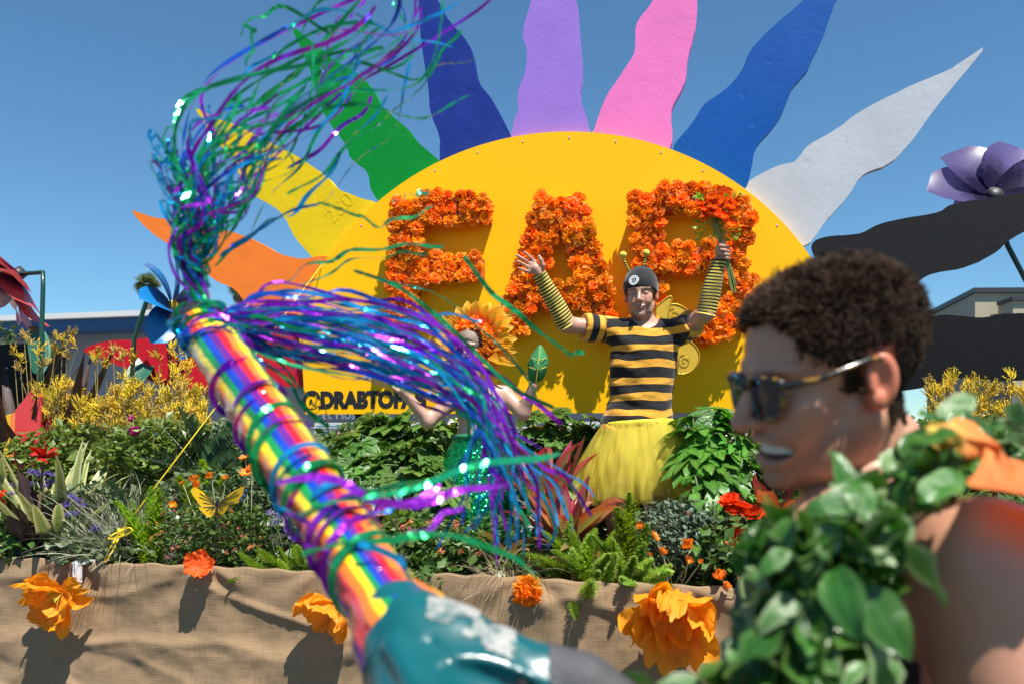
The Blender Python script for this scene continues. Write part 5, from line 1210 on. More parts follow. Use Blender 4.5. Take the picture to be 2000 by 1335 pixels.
s = handgrid(dl(783, 752)); hand(s, wrs, dl(785, 760), [dl(778, 752), dl(782, 749), dl(786, 747), dl(790, 747)], [[dl(770, 744, -.02), dl(766, 737, -.03)], [dl(776, 740, -.02), dl(773, 731, -.03)], [dl(782, 738, -.02), dl(781, 729, -.03)], [dl(788, 740, -.02), dl(789, 732, -.03)]], [dl(786, 764), dl(776, 762, -.02), dl(769, 757, -.03)], .008); V1, F1 = s.mesh()
Va, Fa = joinm((Vb, Fb), (Vh, Fh), (V1, F1))
part('body', Va, Fa, m_skin, lady, True, col=np.concatenate([Cb, Ch, np.tile(np.array(SK2), (len(V1), 1))]))
m_grn = mat('green_satin', (.012, .32, .11), .35, nz=.1, nscale=15, sheen=.3)
s = SDF((D(880, 800).x, Yl - .2, D(0, 835).z), (D(1000, 800).x, Yl + .15, D(0, 750).z), .005)
for q in ((914, 795), (958, 795)): s.ell(D(q[0], q[1], -.078), (.064, .056, .062), .012)
s.ell(D(938, 806), (.132, .096, .035), .012); s.cap(D(905, 790, -.1), D(912, 762, -.02), .014, .012, .01); s.cap(D(966, 790, -.1), D(976, 762, -.02), .014, .012, .01)
V, F = s.mesh(); part('bra_top', V, F, m_grn, lady, True)
# sequin skirt
m, t, b, out = new_mat('green_sequins'); vo = nd(t, 'ShaderNodeTexVoronoi'); vo.inputs['Scale'].default_value = 150; tcn = nd(t, 'ShaderNodeTexCoord'); t.links.new(tcn.outputs['Object'], vo.inputs['Vector'])
gm = nd(t, 'ShaderNodeNewGeometry'); sb = nd(t, 'ShaderNodeVectorMath', operation='MULTIPLY_ADD'); t.links.new(vo.outputs['Color'], sb.inputs[0]); sb.inputs[1].default_value = (1.1, 1.1, 1.1); sb.inputs[2].default_value = (-.55, -.55, -.55)
ad = nd(t, 'ShaderNodeVectorMath', operation='ADD'); t.links.new(gm.outputs['Normal'], ad.inputs[0]); t.links.new(sb.outputs[0], ad.inputs[1]); nn = nd(t, 'ShaderNodeVectorMath', operation='NORMALIZE'); t.links.new(ad.outputs[0], nn.inputs[0])
finish(t, b, out, (.01, .36, .10), .22, metal=.85); t.links.new(nn.outputs[0], b.inputs['Normal']); m_seq = m
n, k = 40, 64; T, A = np.meshgrid(np.linspace(0, 1, n), np.linspace(0, 2 * np.pi, k, endpoint=False), indexing='ij'); c = D(936, 852); rad = .135 + .16 * T ** .9 + .012 * T * np.sin(A * 9)
V = np.stack([c.x - .10 * T + rad * np.cos(A), c.y + rad * .8 * np.sin(A), c.z - .62 * T], -1).reshape(-1, 3); part('skirt', V, grid(n, k, True), m_seq, lady, True)
V, F = tube([(c.x + .137 * math.cos(a), c.y + .11 * math.sin(a), c.z) for a in np.linspace(0, 6.2832, 40)], .016, 7); part('waistband', V, F, mat('green_band', (.01, .16, .07), .6), lady, True)
# headdress: ring of yellow petals, tissue rosettes, silver band
m, t, b, out = new_mat('sunflower_petal'); a = attr(t, 'lc'); sp = nd(t, 'ShaderNodeSeparateXYZ'); t.links.new(a.outputs['Vector'], sp.inputs[0])
cc = mixc(t, mth(t, 'MULTIPLY_ADD', sp.outputs[0], 2.2, -.55, True), (.80, .16, .012), (.92, .52, .02)); vn = mth(t, 'SINE', mth(t, 'MULTIPLY', sp.outputs[1], 14)); cc = vary(t, cc, .12, .1, 20)
finish(t, b, out, cc, .5, vn, .3, .003, trans=.4); m_sp = m
spm = [strapmesh('petal', m_sp, n=7, w=lambda t: max(.03, math.sin(math.pi * (t * .80 + .2)) ** .8), bend=b_, fold=.3, wid=.50, wav=.12) for b_ in (.3, .6, -.2)]
hdM = headM(D(932, 674, -.02), (-.35, -1, .05), (-.1, 0, 1)); hdr = hdM.to_3x3()
hat = part('headdress', *tube([hdM @ Vector((.015, .088 * math.cos(a), .012 + .095 * math.sin(a))) for a in np.linspace(0, 6.2832, 36)], .016, 8), mat('silver_band', (.35, .30, .26), .35, metal=.6, nz=.2), lady, True)
for ring, (n, r0, ln, tilt) in enumerate(((20, .085, .15, -.1), (20, .09, .135, .15), (18, .09, .11, .4))):
    for k in range(n):
        a = 6.2832 * (k + .5 * ring) / n + U(-.06, .06); d_ = (hdr @ Vector((tilt * 1.0, math.cos(a), math.sin(a)))).normalized(); p_ = hdM @ Vector((.0 + .02 * ring, r0 * math.cos(a), .012 + r0 * math.sin(a)))
        nz_ = (hdr @ Vector((1, 0, 0))); nz_ = (nz_ - d_ * nz_.dot(d_)).normalized(); y_ = nz_.cross(d_); l = ln * U(.85, 1.15)
        inst('petal', random.choice(spm), Matrix(((d_.x * l, y_.x * l, nz_.x * l, p_.x), (d_.y * l, y_.y * l, nz_.y * l, p_.y), (d_.z * l, y_.z * l, nz_.z * l, p_.z), (0, 0, 0, 1))), hat)
for k in range(14):
    a = 6.2832 * k / 14; 
    p_ = hdM @ Vector((.05, .098 * math.cos(a), .014 + .100 * math.sin(a))); z = (hdr @ Vector((1, .6 * math.cos(a), .6 * math.sin(a)))).normalized(); x, y = frame(z)
    inst('rosette', random.choice(poms), Matrix(((x.x, y.x, z.x, p_.x), (x.y, y.y, z.y, p_.y), (x.z, y.z, z.z, p_.z), (0, 0, 0, 1))) @ Matrix.Scale(.047, 4), hat)
m_hair2 = mat('ash_hair', (.20, .15, .11), .6, nz=.3, nscale=60, bump=.5, bscale=120)
s = SDF((-.14, -.12, -.14), (.12, .12, .16), .005); s.ell((-.012, 0, .04), (.116, .088, .098), 0); s.cap((-.06, .06, 0), (-.05, .06, -.10), .04, .03, .03); s.cap((-.06, -.06, 0), (-.05, -.06, -.10), .04, .03, .03); s.ell((.12, 0, -.03), (.085, .066, .088), .02, 's'); V, F = s.mesh(); part('hair', np.array([HL @ Vector(v) for v in V]), F, m_hair2, lady, True)
m_lens = mat('dark_lens', (.012, .011, .012), .06, spec=.9)
g = MB()
for y_ in (-1, 1):
    c = Vector((.104, y_ * .033, .0)); V = [HL @ (c + Vector((0 - abs(math.cos(a)) * .004, .027 * math.cos(a), .021 * math.sin(a)))) for a in np.linspace(0, 6.2832, 20, endpoint=False)]; f_ = (HL.to_3x3() @ Vector((1, y_ * .2, 0))).normalized() * .004; V2_ = [v + f_ for v in V]
    g.add(V + V2_, [list(range(20)), list(range(20, 40))[::-1]] + [[i, (i + 1) % 20, (i + 1) % 20 + 20, i + 20] for i in range(20)])
    g.tube([HL @ Vector((.1, y_ * .06, .004)), HL @ Vector((.0, y_ * .083, .01))], .003, 5)
g.tube([HL @ Vector((.11, -.01, .004)), HL @ Vector((.11, .01, .004))], .003, 5); g.part('sunglasses', m_lens, lady)
# leaf mitt on her raised hand
m_mit = mat('felt_leaf', (.03, .22, .07), .8, nz=.12, nscale=30, bump=.3, bscale=150); m_gold = mat('gold_piping', (.6, .42, .05), .5)
ol = [(1034, 742), (1031, 722), (1034, 700), (1046, 682), (1056, 673), (1066, 688), (1071, 706), (1066, 728), (1056, 744)]
pts = spline(ol, 5, True); n = len(pts); pf = [D(p[0], p[1], -.145) for p in pts]; cen = D(1050, 715, -.172); cb = D(1050, 715, -.10)
mit = part('leaf_mitt', pf + [cen, cb], [[i, (i + 1) % n, n] for i in range(n)] + [[(i + 1) % n, i, n + 1] for i in range(n)], m_mit, lady, True)
g = MB()
for a, b_ in (((1047, 744), (1056, 676)), ((1049, 722), (1034, 716)), ((1049, 722), (1067, 716)), ((1051, 704), (1038, 698)), ((1051, 704), (1067, 698))): g.tube([D(a[0], a[1], -.158), D((a[0] + b_[0]) / 2, (a[1] + b_[1]) / 2, -.172 + .0), D(b_[0], b_[1], -.152)], .0022, 5)
g.part('leaf_vein', m_gold, mit)
# ------------------------------------------------------------------ grinning man in the foreground
SK3 = (.52, .26, .165)
hp = Vector((.396, .991, 1.674)); FM = headM(hp, (-1, -.15, -.21), (-.19, -.19, 1), 1.03)
man = thing('person', 'grinning man with curly brown hair and sunglasses wearing a leaf garland', 'person', (.42, .97, 0))
Lh, Fh, Ch, Vh = make_head(FM, .0026, 'grin', SK3, lips=(.42, .16, .14), beard=(.27, .14, .09), eye=False)
s = SDF((.0, .45, 0), (.75, 1.48, 1.66), .010)
shN, elN, wrN = Vector((.442, .745, 1.474)), Vector((.495, .69, 1.17)), Vector((.225, .72, 1.175))
shF, elF, wrF = Vector((.50, 1.17, 1.45)), Vector((.52, 1.24, 1.15)), Vector((.36, 1.10, 1.08))
nk = FM @ Vector((-.045, 0, -.15))
s.ell((.41, .97, 1.36), (.125, .175, .17), .05); s.ell((.41, .97, 1.15), (.115, .155, .2), .06); s.ell((.41, .97, .97), (.12, .165, .13), .05)
s.cap(shN, shF, .058, .058, .06); s.cap((.42, .97, 1.46), nk + Vector((0, 0, .05)), .064, .058, .05)
s.chain([shN, shN.lerp(elN, .35), elN, wrN], [.066, .060, .045, .028], .03); s.chain([shF, elF, wrF], [.062, .044, .028], .03)
for sy in (-1, 1): s.chain([(.41, .97 + sy * .09, .93), (.39, .97 + sy * .1, .5), (.43, .97 + sy * .1, .09)], [.088, .058, .04], .03); s.ell((.37, .97 + sy * .1, .045), (.13, .045, .045), .02)
Vb, Fb = s.mesh(); Cb = np.tile(np.array(SK3), (len(Vb), 1))
hq = lambda dx, dy, dz: wrN + Vector((dx, dy, dz))
s = SDF(np.array(wrN) - .2, np.array(wrN) + .13, .004)
hand(s, wrN, hq(-.05, 0, .02), [hq(-.085, -.035, .035), hq(-.092, -.012, .042), hq(-.092, .012, .042), hq(-.085, .034, .034)], [[hq(-.115, -.036, .015), hq(-.11, -.034, -.015)], [hq(-.125, -.012, .018), hq(-.12, -.012, -.016)], [hq(-.125, .012, .018), hq(-.12, .012, -.016)], [hq(-.115, .034, .012), hq(-.11, .034, -.016)]], [hq(-.03, -.02, 0), hq(-.06, -.05, 0), hq(-.09, -.05, -.01)], .009)
V1, F1 = s.mesh()
Va, Fa = joinm((Vb, Fb), (Vh, Fh), (V1, F1)); part('body', Va, Fa, m_skin, man, True, col=np.concatenate([Cb, Ch, np.tile(np.array(SK3), (len(V1), 1))]))
# tank top and shorts follow the torso
Nb = normals(Vb, Fb); m_blk = mat('black_jersey', (.012, .012, .013), .85, nz=.2, nscale=30, bump=.2, bscale=300, sheen=.1)
x, y, z = Vb.T; ady = np.abs(y - .97)
def segd(a_, b_): a_, b_ = np.array(a_), np.array(b_); q_ = np.clip(((Vb - a_) @ (b_ - a_)) / ((b_ - a_) @ (b_ - a_)), 0, 1); return np.linalg.norm(Vb - a_ - q_[:, None] * (b_ - a_), axis=1)
tor = (z > .93) & (z < np.where(ady < .11, 1.47, np.where(ady < .15, 1.50, 1.40))) & (segd(shN, elN) > .082) & (segd(shF, elF) > .082) & (segd(elN, wrN) > .06)
v, f, _ = submesh(Vb, Fb, tor, .007, Nb); part('tank_top', v, f, m_blk, man, True)
v, f, _ = submesh(Vb, Fb, (z < .96) & (z > .45), .012, Nb); part('shorts', v, f, mat('dark_shorts', (.03, .03, .045), .85, nz=.2), man, True)
v, f, _ = submesh(Vb, Fb, (z < .10), .006, Nb); part('shoes', v, f, mat('shoe_white', (.5, .5, .48), .6), man, True)
# hair: a scalp cap and thousands of curls in clumps
Nh = normals(Lh, Fh); x, y, z = Lh.T; ay = np.abs(y)
hm = ((x > .02) & (z > .078 - .4 * np.clip(ay - .045, 0, 1) * 0 - .05 * np.clip((ay - .04) / .03, 0, 1) - .9 * np.clip(.045 - x, 0, .02))) | ((x <= .02) & (x > -.032) & (z > .036)) | ((x <= -.030) & (z > -.062 + .012 * np.sin(y * 160))) | ((x > .004) & (x < .024) & (z > -.012) & (ay > .055))
hm &= ~((ay > .070) & (z < .034) & (x > -.036) & (x < .004))
m, t, b, out = new_mat('brown_hair'); a = attr(t, 'col'); c = vary(t, a.outputs['Color'], 0, .25, 60); finish(t, b, out, c, .6, spec=.18, trans=.1); m_hair = m
v, f, used = submesh(Lh, Fh, hm, .004, Nh); mbV = [FM @ Vector(q) for q in v]; hv, hf, hcol = [tuple(q) for q in mbV], f.tolist(), [(.028, .017, .011)] * len(mbV)
cand = np.flatnonzero(hm); r_ = np.random.default_rng(5); cl_ = r_.choice(cand, 1250, replace=False)
for ci in cl_:
    p0, n0 = Vector(Lh[ci]), Vector(Nh[ci]); top = max(0, min(1, (p0.z - .02) / .09)); ln = .0035 + .0155 * top ** 1.1 + (.007 if p0.x > .045 else 0)
    comb = Vector((.35 if p0.x > .02 else -.2, 0, .1 * top - .5 * (1 - top))); dr = (n0 + comb * .7 + Vector((U(-.35, .35), U(-.35, .35), U(-.2, .3)))).normalized(); e1, e2 = frame(dr); ph, sg, cr = U(0, 6.28), random.choice((-1, 1)), U(.002, .0055) * (.35 + .65 * top)
    shade = U(.7, 1.5)
    for k in range(11):
        o_ = e1 * random.gauss(0, .0036) + e2 * random.gauss(0, .0036); lk = ln * U(.75, 1.2); pts = []
        for i in range(6):
            tt = i / 5; a_ = ph + sg * tt * 3.4 + U(-.15, .15); cc_ = cr * tt
            pts.append(FM @ (p0 + n0 * .002 + o_ * (1 + tt * .7) + dr * lk * tt * (1 - .25 * tt) + (e1 * (math.cos(a_) - math.cos(ph)) + e2 * (math.sin(a_) - math.sin(ph))) * cc_))
        V, F = tube(pts, [.0009, .001, .0009, .0008, .0006, .0002], 3, False); n_ = len(hv); hv += [tuple(q) for q in V]; hf += [[i + n_ for i in q] for q in F]; hcol += [(.050 * shade, .028 * shade, .016 * shade)] * len(V)
part('hair', hv, hf, m_hair, man, True, col=np.array(hcol))
# teeth
g = MB()
for k in range(-6, 7):
    a = k * .185; c = Vector((.057 + .036 * math.cos(a), .036 * math.sin(a), -.0685)); tx = Vector((-math.sin(a), math.cos(a), 0)); g.box(FM @ c, .0060, .004, .0125, FM.to_3x3() @ tx, FM.to_3x3() @ Vector((math.cos(a), math.sin(a), 0)), FM.to_3x3() @ UP)
g.part('teeth', mat('teeth', (.72, .68, .58), .25), man)
g = MB(); g.box(FM @ Vector((.066, 0, -.074)), .05, .02, .02, FM.to_3x3() @ Vector((0, 1, 0)), FM.to_3x3() @ Vector((1, 0, 0)), FM.to_3x3() @ UP); g.part('mouth_inside', mat('mouth_dark', (.06, .012, .012), .6), man)
# tortoiseshell sunglasses
m, t, b, out = new_mat('tortoiseshell'); mr = nd(t, 'ShaderNodeMapRange', interpolation_type='SMOOTHSTEP'); mr.inputs[1].default_value = .52; mr.inputs[2].default_value = .62; t.links.new(noise(t, 130, 2), mr.inputs[0])
finish(t, b, out, mixc(t, mr.outputs[0], (.012, .009, .007), (.32, .16, .012)), .15, spec=.6, coat=.5); m_tor = m
sg_ = None
for y_ in (-1, 1):
    c = Vector((.1115, y_ * .034, -.004)); shape = [(.030, .010), (.028, .022), (.0, .025), (-.026, .022), (-.029, .008), (-.022, -.016), (-.004, -.024), (.018, -.019), (.028, -.004)]
    ring = [FM @ (c + Vector((-.35 * abs(q[0] * y_ + 0) * (1 if q[0] > 0 else .15) - .004, q[0] * y_, q[1]))) for q in [tuple(v) for v in spline([(a, b_) for a, b_ in shape], 5, True)]]
    V, F = tube(ring + ring[:1], .0034, 7)
    if sg_ is None: sg_ = part('sunglasses', V, F, m_tor, man, True)
    else: part('rim', V, F, m_tor, sg_, True)
    n = len(ring); cen = sum(ring, Vector()) / n; fw = (FM.to_3x3() @ Vector((1, 0, 0))).normalized()
    part('lens', ring + [cen + fw * .003], [[i, (i + 1) % n, n] for i in range(n)], m_lens, sg_, True)
    tpl = [FM @ Vector(q) for q in ((.100, y_ * .062, .012), (.06, y_ * .076, .014), (.0, y_ * .083, .026), (-.02, y_ * .084, .022))]; V, F = tube(tpl, [.0055, .004, .0034, .003], 7); part('temple', V, F, m_tor, sg_, True)
V, F = tube([FM @ Vector((.113, -.008, .008)), FM @ Vector((.116, 0, .011)), FM @ Vector((.113, .008, .008))], .0035, 6); part('bridge', V, F, m_tor, sg_, True)

# ------------------------------------------------------------------ leaf garland round his neck
L_gar = leafmat('garland_leaf', (.038, .125, .016), (.085, .19, .04), .35, .95, trans=.22, rough=.2, ob=.3, vein=.5, hue=.015, nstr=.5)
L_gap = leafmat('garland_leaf_pale', (.09, .20, .055), (.24, .33, .16), .3, .95, trans=.2, rough=.22, ob=.25, hue=.01, nstr=.5)
garw = lambda t: max(.03, math.sin(math.pi * min(1, t * .93 + .06)) ** .6 * (1.12 - .5 * t))
garm = [strapmesh('leaf', m_, n=6, w=garw, bend=b_, fold=.22, wid=wd_, wav=.3, twist=tw) for m_ in (L_gar, L_gar, L_gap) for b_, tw, wd_ in ((.4, .2, .62), (1.1, -.4, .5), (-.3, .4, .7), (.8, .5, .4))]
gar = thing('leaf_garland', 'thick garland of glossy green leaves draped round the grinning man', 'garland', P(1600, 1100, .75))
path = [P(1985, 870, 1.05), P(1935, 850, 1.0), P(1880, 830, .98), P(1850, 860, .88), P(1810, 905, .82), P(1750, 950, .77), P(1680, 985, .74), P(1610, 1040, .72), P(1550, 1105, .70), P(1510, 1180, .69), P(1480, 1265, .69), P(1450, 1350, .70), P(1400, 1440, .72)]
path = [Vector(v) for v in spline([tuple(p) for p in path], 12)]; V, F = tube(path, .007, 6); part('vine', V, F, m_stem, gar, True)
far = [Vector(v) for v in spline([tuple(P(1985, 870, 1.05)), (.62, 1.10, 1.60), (.50, 1.10, 1.55), (.38, 1.08, 1.50), (.29, 1.0, 1.42), tuple(P(1520, 1330, .86)), (.26, .86, 1.22)], 10)]; V, F = tube(far, .007, 6); part('vine', V, F, m_stem, gar, True)
def clear(M):                           # the garland hangs below the face and beside the blower's grip
    for k in (0, .5, 1):
        v = M @ Vector((k, 0, 0)); x_ = CX + v.x / v.y * FPX; y_ = HY - (v.z - CH) / v.y * FPX
        if y_ < np.interp(x_, (1400, 1560, 1640, 1740, 1790, 1850), (985, 985, 940, 900, 770, 740)): return False
        if x_ < np.interp(y_, (900, 1000, 1080, 1150, 1250, 1335, 1500), (1520, 1480, 1430, 1455, 1440, 1350, 1250)): return False
        if x_ > np.interp(y_, (880, 960, 1040, 1340), (2100, 1900, 1800, 1690)): return False
    return True
def gleaf(c, l, el=None, az=None):
    for _ in range(12):
        M = orient(c, U(0, 6.28) if az is None else az, U(-1.1, .7) if el is None else el, U(-.8, .8), l)
        if az is not None or clear(M): inst('leaf', random.choice(garm), M, gar); return
n_ = len(path)
for i, p_ in enumerate(path):
    tt = i / n_; rad = .018 if tt < .3 else .050 if tt > .45 else .03
    for k in range(2 if tt < .3 else 4 if tt > .42 else 3): gleaf(p_ + Vector((random.gauss(0, rad), random.gauss(0, rad * .7) + .01, random.gauss(0, rad))), U(.03, .058))
for i, p_ in enumerate(far): gleaf(p_ + Vector((U(-.02, .02), U(-.02, .02), U(-.02, .02))), U(.05, .075))
for x_, y_, Y_, az, el, l in ((1482, 1090, .70, 3.2, .45, .06), (1655, 975, .74, 1.5, 1.4, .07), (1420, 1290, .66, 3.6, -.3, .07), (1370, 1330, .66, 3.3, -.2, .08), (1340, 1350, .66, 2.9, .1, .07), (1700, 1230, .66, -1.2, -1.2, .09), (1740, 1290, .66, -1.0, -1.3, .09), (1650, 1300, .66, -1.8, -1.1, .09), (1600, 1200, .65, -2, -.8, .08), (1520, 1230, .65, 3.6, -.6, .08), (1690, 1150, .66, -.8, -1.0, .08), (1760, 1060, .67, -.6, -.9, .08), (1630, 1110, .65, -1.5, -.9, .08)):
    gleaf(P(x_, y_, Y_), l * .78, el, az)
for k in range(150): gleaf(P(U(1450, 1790), U(970, 1340), U(.66, .78)), U(.035, .066))

# orange and yellow scarf knotted on the shoulder
m, t, b, out = new_mat('scarf_cloth'); a = attr(t, 'u'); cr = nd(t, 'ShaderNodeValToRGB'); el_ = cr.color_ramp.elements
el_[0].position = 0; el_[0].color = (.80, .58, .10, 1); el_[1].position = 1; el_[1].color = (.50, .03, .02, 1)
for q, c in ((.28, (.78, .50, .09)), (.36, (.80, .32, .06)), (.55, (.78, .20, .04)), (.8, (.72, .14, .035))): e = el_.new(q); e.color = (*c, 1)
t.links.new(a.outputs['Fac'], cr.inputs[0]); finish(t, b, out, vary(t, cr.outputs[0], 0, .08, 25), .75, noise(t, 700, 2), .15, .001, trans=.3); m_scf = m
scf = thing('scarf', 'orange and yellow cloth scarf knotted over the grinning man\'s shoulder', 'scarf', P(1900, 900, .74))
def cloth(name, rows, u0, u1, seed, amp=.006):
    n, k = 30, 22; R_ = []
    for a_, b_ in rows: R_.append((np.array(P(*a_)), np.array(P(*b_))))
    A = np.array(spline([r_[0] for r_ in R_], 10)); Bq = np.array(spline([r_[1] for r_ in R_], 10)); n = len(A); T, Sg = np.meshgrid(np.linspace(0, 1, n), np.linspace(0, 1, k), indexing='ij')
    V = A[:, None, :] * (1 - Sg[..., None]) + Bq[:, None, :] * Sg[..., None]; bul = np.sin(np.pi * Sg) * .018 + amp * vnoise(Sg * 5 + seed, T * 1.4, seed, 3) * 1.6; V[..., 1] -= bul; V[..., 2] += amp * vnoise(Sg * 3, T * 2 + 4, seed + 2, 2) * .8
    part(name, V.reshape(-1, 3), grid(n, k), m_scf, scf, True, u=(u0 + (u1 - u0) * T + .03 * vnoise(T * 4, Sg * 4, seed, 2)).reshape(-1))
cloth('tail', [((1800, 822, .78), (1806, 868, .76)), ((1822, 818, .77), (1838, 874, .75)), ((1852, 836, .76), (1852, 860, .75))], .0, .2, 3)
cloth('wrap', [((1850, 838, .76), (1852, 862, .75)), ((1866, 822, .77), (1876, 884, .73)), ((1900, 832, .77), (1905, 884, .73)), ((1932, 862, .76), (1926, 880, .74))], .26, .62, 7)
cloth('drape', [((1930, 866, .76), (1918, 880, .73)), ((1965, 890, .76), (1898, 932, .70)), ((2000, 915, .76), (1888, 955, .67)), ((2030, 950, .74), (1940, 962, .65)), ((2080, 990, .72), (2030, 990, .64)), ((2120, 1060, .72), (2090, 1060, .64))], .5, .8, 11, .009)
g = MB(); c = P(1852, 849, .755); g.tube([c - Vector((0, 0, .012)), c, c + Vector((0, 0, .012))], [.006, .011, .006], 10); g.part('knot', mat('scarf_knot', (.7, .3, .05), .75), scf, True)

# ------------------------------------------------------------------ leaf blower wrapped in rainbow plastic, trailing foil streamers
m_teal = mat('teal_plastic', (.004, .088, .098), .3, nz=.15, nscale=14, bump=.12, bscale=120, bdist=.002, coat=.2)
tA, tB = P(785, 1228, .83), P(398, 635, 1.29); td = (tB - tA).normalized()
blo = thing('leaf_blower', 'teal leaf blower with rainbow wrapped tube and metallic streamers', 'leaf blower', P(900, 1500, .72))
hb = [P(812, 1222, .80), P(900, 1246, .785), P(985, 1285, .77), P(1065, 1312, .76), P(1140, 1335, .75), P(1200, 1385, .745), P(1222, 1470, .74), P(1190, 1560, .73), P(1080, 1600, .72)]
s = SDF((-.26, .52, 1.02), (.20, .98, 1.52), .0045)
s.cap(tA + td * .004, tA - td * .06, .050, .054, 0); s.cap(tA - td * .06, P(880, 1480, .73), .054, .08, .03); s.ell(P(960, 1590, .70), (.115, .10, .115), .05)
s.chain(hb, [.030, .026, .023, .022, .0235, .024, .022, .024, .03], .02); s.ell(P(905, 1330, .77), (.05, .035, .03), .03); s.cap(P(830, 1270, .80), P(960, 1400, .74), .035, .045, .03)
s.ell(P(985, 1352, .70), (.070, .035, .020), .006, 's', Matrix.Rotation(R(22), 3, 'Y')); s.cap(P(770, 1262, .755), P(865, 1420, .655), .010, .014, .010)
s.cap(P(838, 1246, .745), P(925, 1330, .70), .0035, .0035, .003, 's'); s.cap(P(800, 1330, .72), P(850, 1440, .66), .004, .004, .003, 's')
Vq, Fq = s.mesh(); Nq = normals(Vq, Fq); bo = part('housing', Vq, Fq, m_teal, blo, True)
def near(pts, r): 
    P_ = np.array([tuple(p) for p in spline([tuple(p) for p in pts], 8)]); return np.min(np.linalg.norm(Vq[:, None, :] - P_[None], axis=2), axis=1) < r
cr_ = [tA - td * .035 + (frame(td)[0] * math.cos(a_) + frame(td)[1] * math.sin(a_)) * .0545 for a_ in np.linspace(0, 6.2832, 40)]; V, F = tube(cr_, .006, 8); part('collar', V, F, m_teal, blo, True)
gm_ = near(hb[3:7], .033) & (Vq[:, 0] > P(1070, 0, .76).x)
v, f, _ = submesh(Vq, Fq, gm_, .0018, Nq); part('rubber_grip', v, f, mat('grey_rubber', (.055, .055, .06), .6, bump=.4, bscale=300), blo, True)
lm = near(hb[0:3], .038) & (Nq[:, 2] > .35) & (Nq[:, 2] + .35 * vnoise(Vq[:, 0] * 50, Vq[:, 1] * 50, 2) > .80) & (Vq[:, 0] < P(1008, 0, .775).x) & (Vq[:, 0] > P(832, 0, .8).x)
m, t, b, out = new_mat('worn_label'); mr = nd(t, 'ShaderNodeMapRange'); mr.inputs[1].default_value = .46; mr.inputs[2].default_value = .62; t.links.new(noise(t, 38, 6, .7), mr.inputs[0]); finish(t, b, out, mixc(t, mr.outputs[0], (.30, .30, .28), (.05, .11, .11)), .5); 
v, f, _ = submesh(Vq, Fq, lm, .0012, Nq); part('worn_label', v, f, m, blo, True)
c = P(1012, 1262, .755); g = MB(); g.box(c, .018, .016, .008, (FM.to_3x3() @ Vector((0, 1, 0))) if False else Vector((.9, 0, -.4)).normalized(), (0, 1, 0), Vector((.4, 0, .9)).normalized()); g.part('lock_button', mat('pale_teal', (.05, .22, .22), .4), blo)
for q in (P(872, 1300, .735), P(1020, 1345, .715)): g = MB(); g.tube([q + Vector((0, .02, 0)), q - Vector((0, .004, 0))], .006, 10); g.part('screw', m_metal, blo)
# rainbow wrap
m, t, b, out = new_mat('rainbow_plastic'); a = attr(t, 'u'); cr = nd(t, 'ShaderNodeValToRGB'); cr.color_ramp.interpolation = 'LINEAR'; e = cr.color_ramp.elements
cols = [(.62, .012, .02), (.85, .20, .01), (.90, .66, .01), (.01, .26, .05), (.012, .05, .42), (.13, .015, .22)]
e[0].position = 0; e[0].color = (*cols[0], 1); e[1].position = 1; e[1].color = (*cols[0], 1)
for i in range(6):
    if i: q = e.new(i / 6 + .012); q.color = (*cols[i], 1)
    q = e.new((i + 1) / 6 - .022); q.color = (*cols[i], 1)
t.links.new(mth(t, 'FRACT', a.outputs['Fac']), cr.inputs[0]); finish(t, b, out, cr.outputs[0], .16, noise(t, 34, 3), .75, .010, coat=1.0, spec=.6); m_rain = m
n, k = 110, 96; x, y = frame(td); V = []; u = []; tl = (tB - tA).length
for i in range(n + 1):
    for j in range(k):
        a_ = 6.2832 * j / k; st_ = -.085 + .05 * math.sin(2 * a_ + 1) * math.sin(3 * a_); t_ = st_ + (1 - st_) * i / n; c = tA + (tB - tA) * t_; wr_ = .0016 * math.sin(a_ * 3 + t_ * 40) * math.sin(t_ * 25 + a_) + .0018 * float(vnoise(np.array(a_ * 2.0), np.array(t_ * 22), 4, 3)); r_ = .0405 + wr_ + (.014 * min(1, max(0, .06 - t_) / .06) + .006 * math.sin(5 * a_) * max(0, .02 - t_) * 10) - .008 * max(0, t_ - .9) * 10 * .5
        if .885 < t_ < .90: r_ -= .003
        V.append(c + (x * math.cos(a_) + y * math.sin(a_)) * r_); u.append(a_ / 6.2832 * 4 + .35 * t_ + (.45 if t_ > .9 else 0) + (.12 * math.sin(a_ * 3) if t_ < .25 else 0))
u = np.array(u); part('rainbow_tube', V, grid(n + 1, k, True), m_rain, blo, True, u=u)
V, F = tube([tB - td * .01, tB + td * .03], [.034, .030], 24); part('nozzle', V, F, mat('black_nozzle', (.02, .02, .022), .5), blo, True)
# streamers
def foil(name, c, rough=.14):
    m, t, b, out = new_mat(name); finish(t, b, out, vary(t, c, .25, .1, 60, .012), rough, noise(t, 70, 2), .2, .004, metal=.72, spec=.6, trans=.12); return m
foils = {'g': foil('green_foil', (.02, .46, .14)), 'b': foil('blue_foil', (.02, .40, .72)), 'p': foil('purple_foil', (.42, .03, .64)), 'd': foil('deep_blue_foil', (.03, .12, .60))}
def ribbon(pts, wd, m, tw0=0, tws=1.0):
    pts = [Vector(p) for p in pts]; n = len(pts); V = []; x = None; a = tw0
    for i, p in enumerate(pts):
        d = (pts[min(i + 1, n - 1)] - pts[max(i - 1, 0)]).normalized()
        if x is None: x, y = frame(d)
        else: x = (x - d * x.dot(d)); x = x.normalized() if x.length > 1e-6 else frame(d)[0]; y = d.cross(x)
        a += tws * U(-.45, .5); v = x * math.cos(a) + y * math.sin(a); w_ = wd * (.5 if 0 < i < n - 1 else .3); V += [p - v * w_, p + v * w_]
    part('streamer', V, grid(n, 2), m, blo, False)
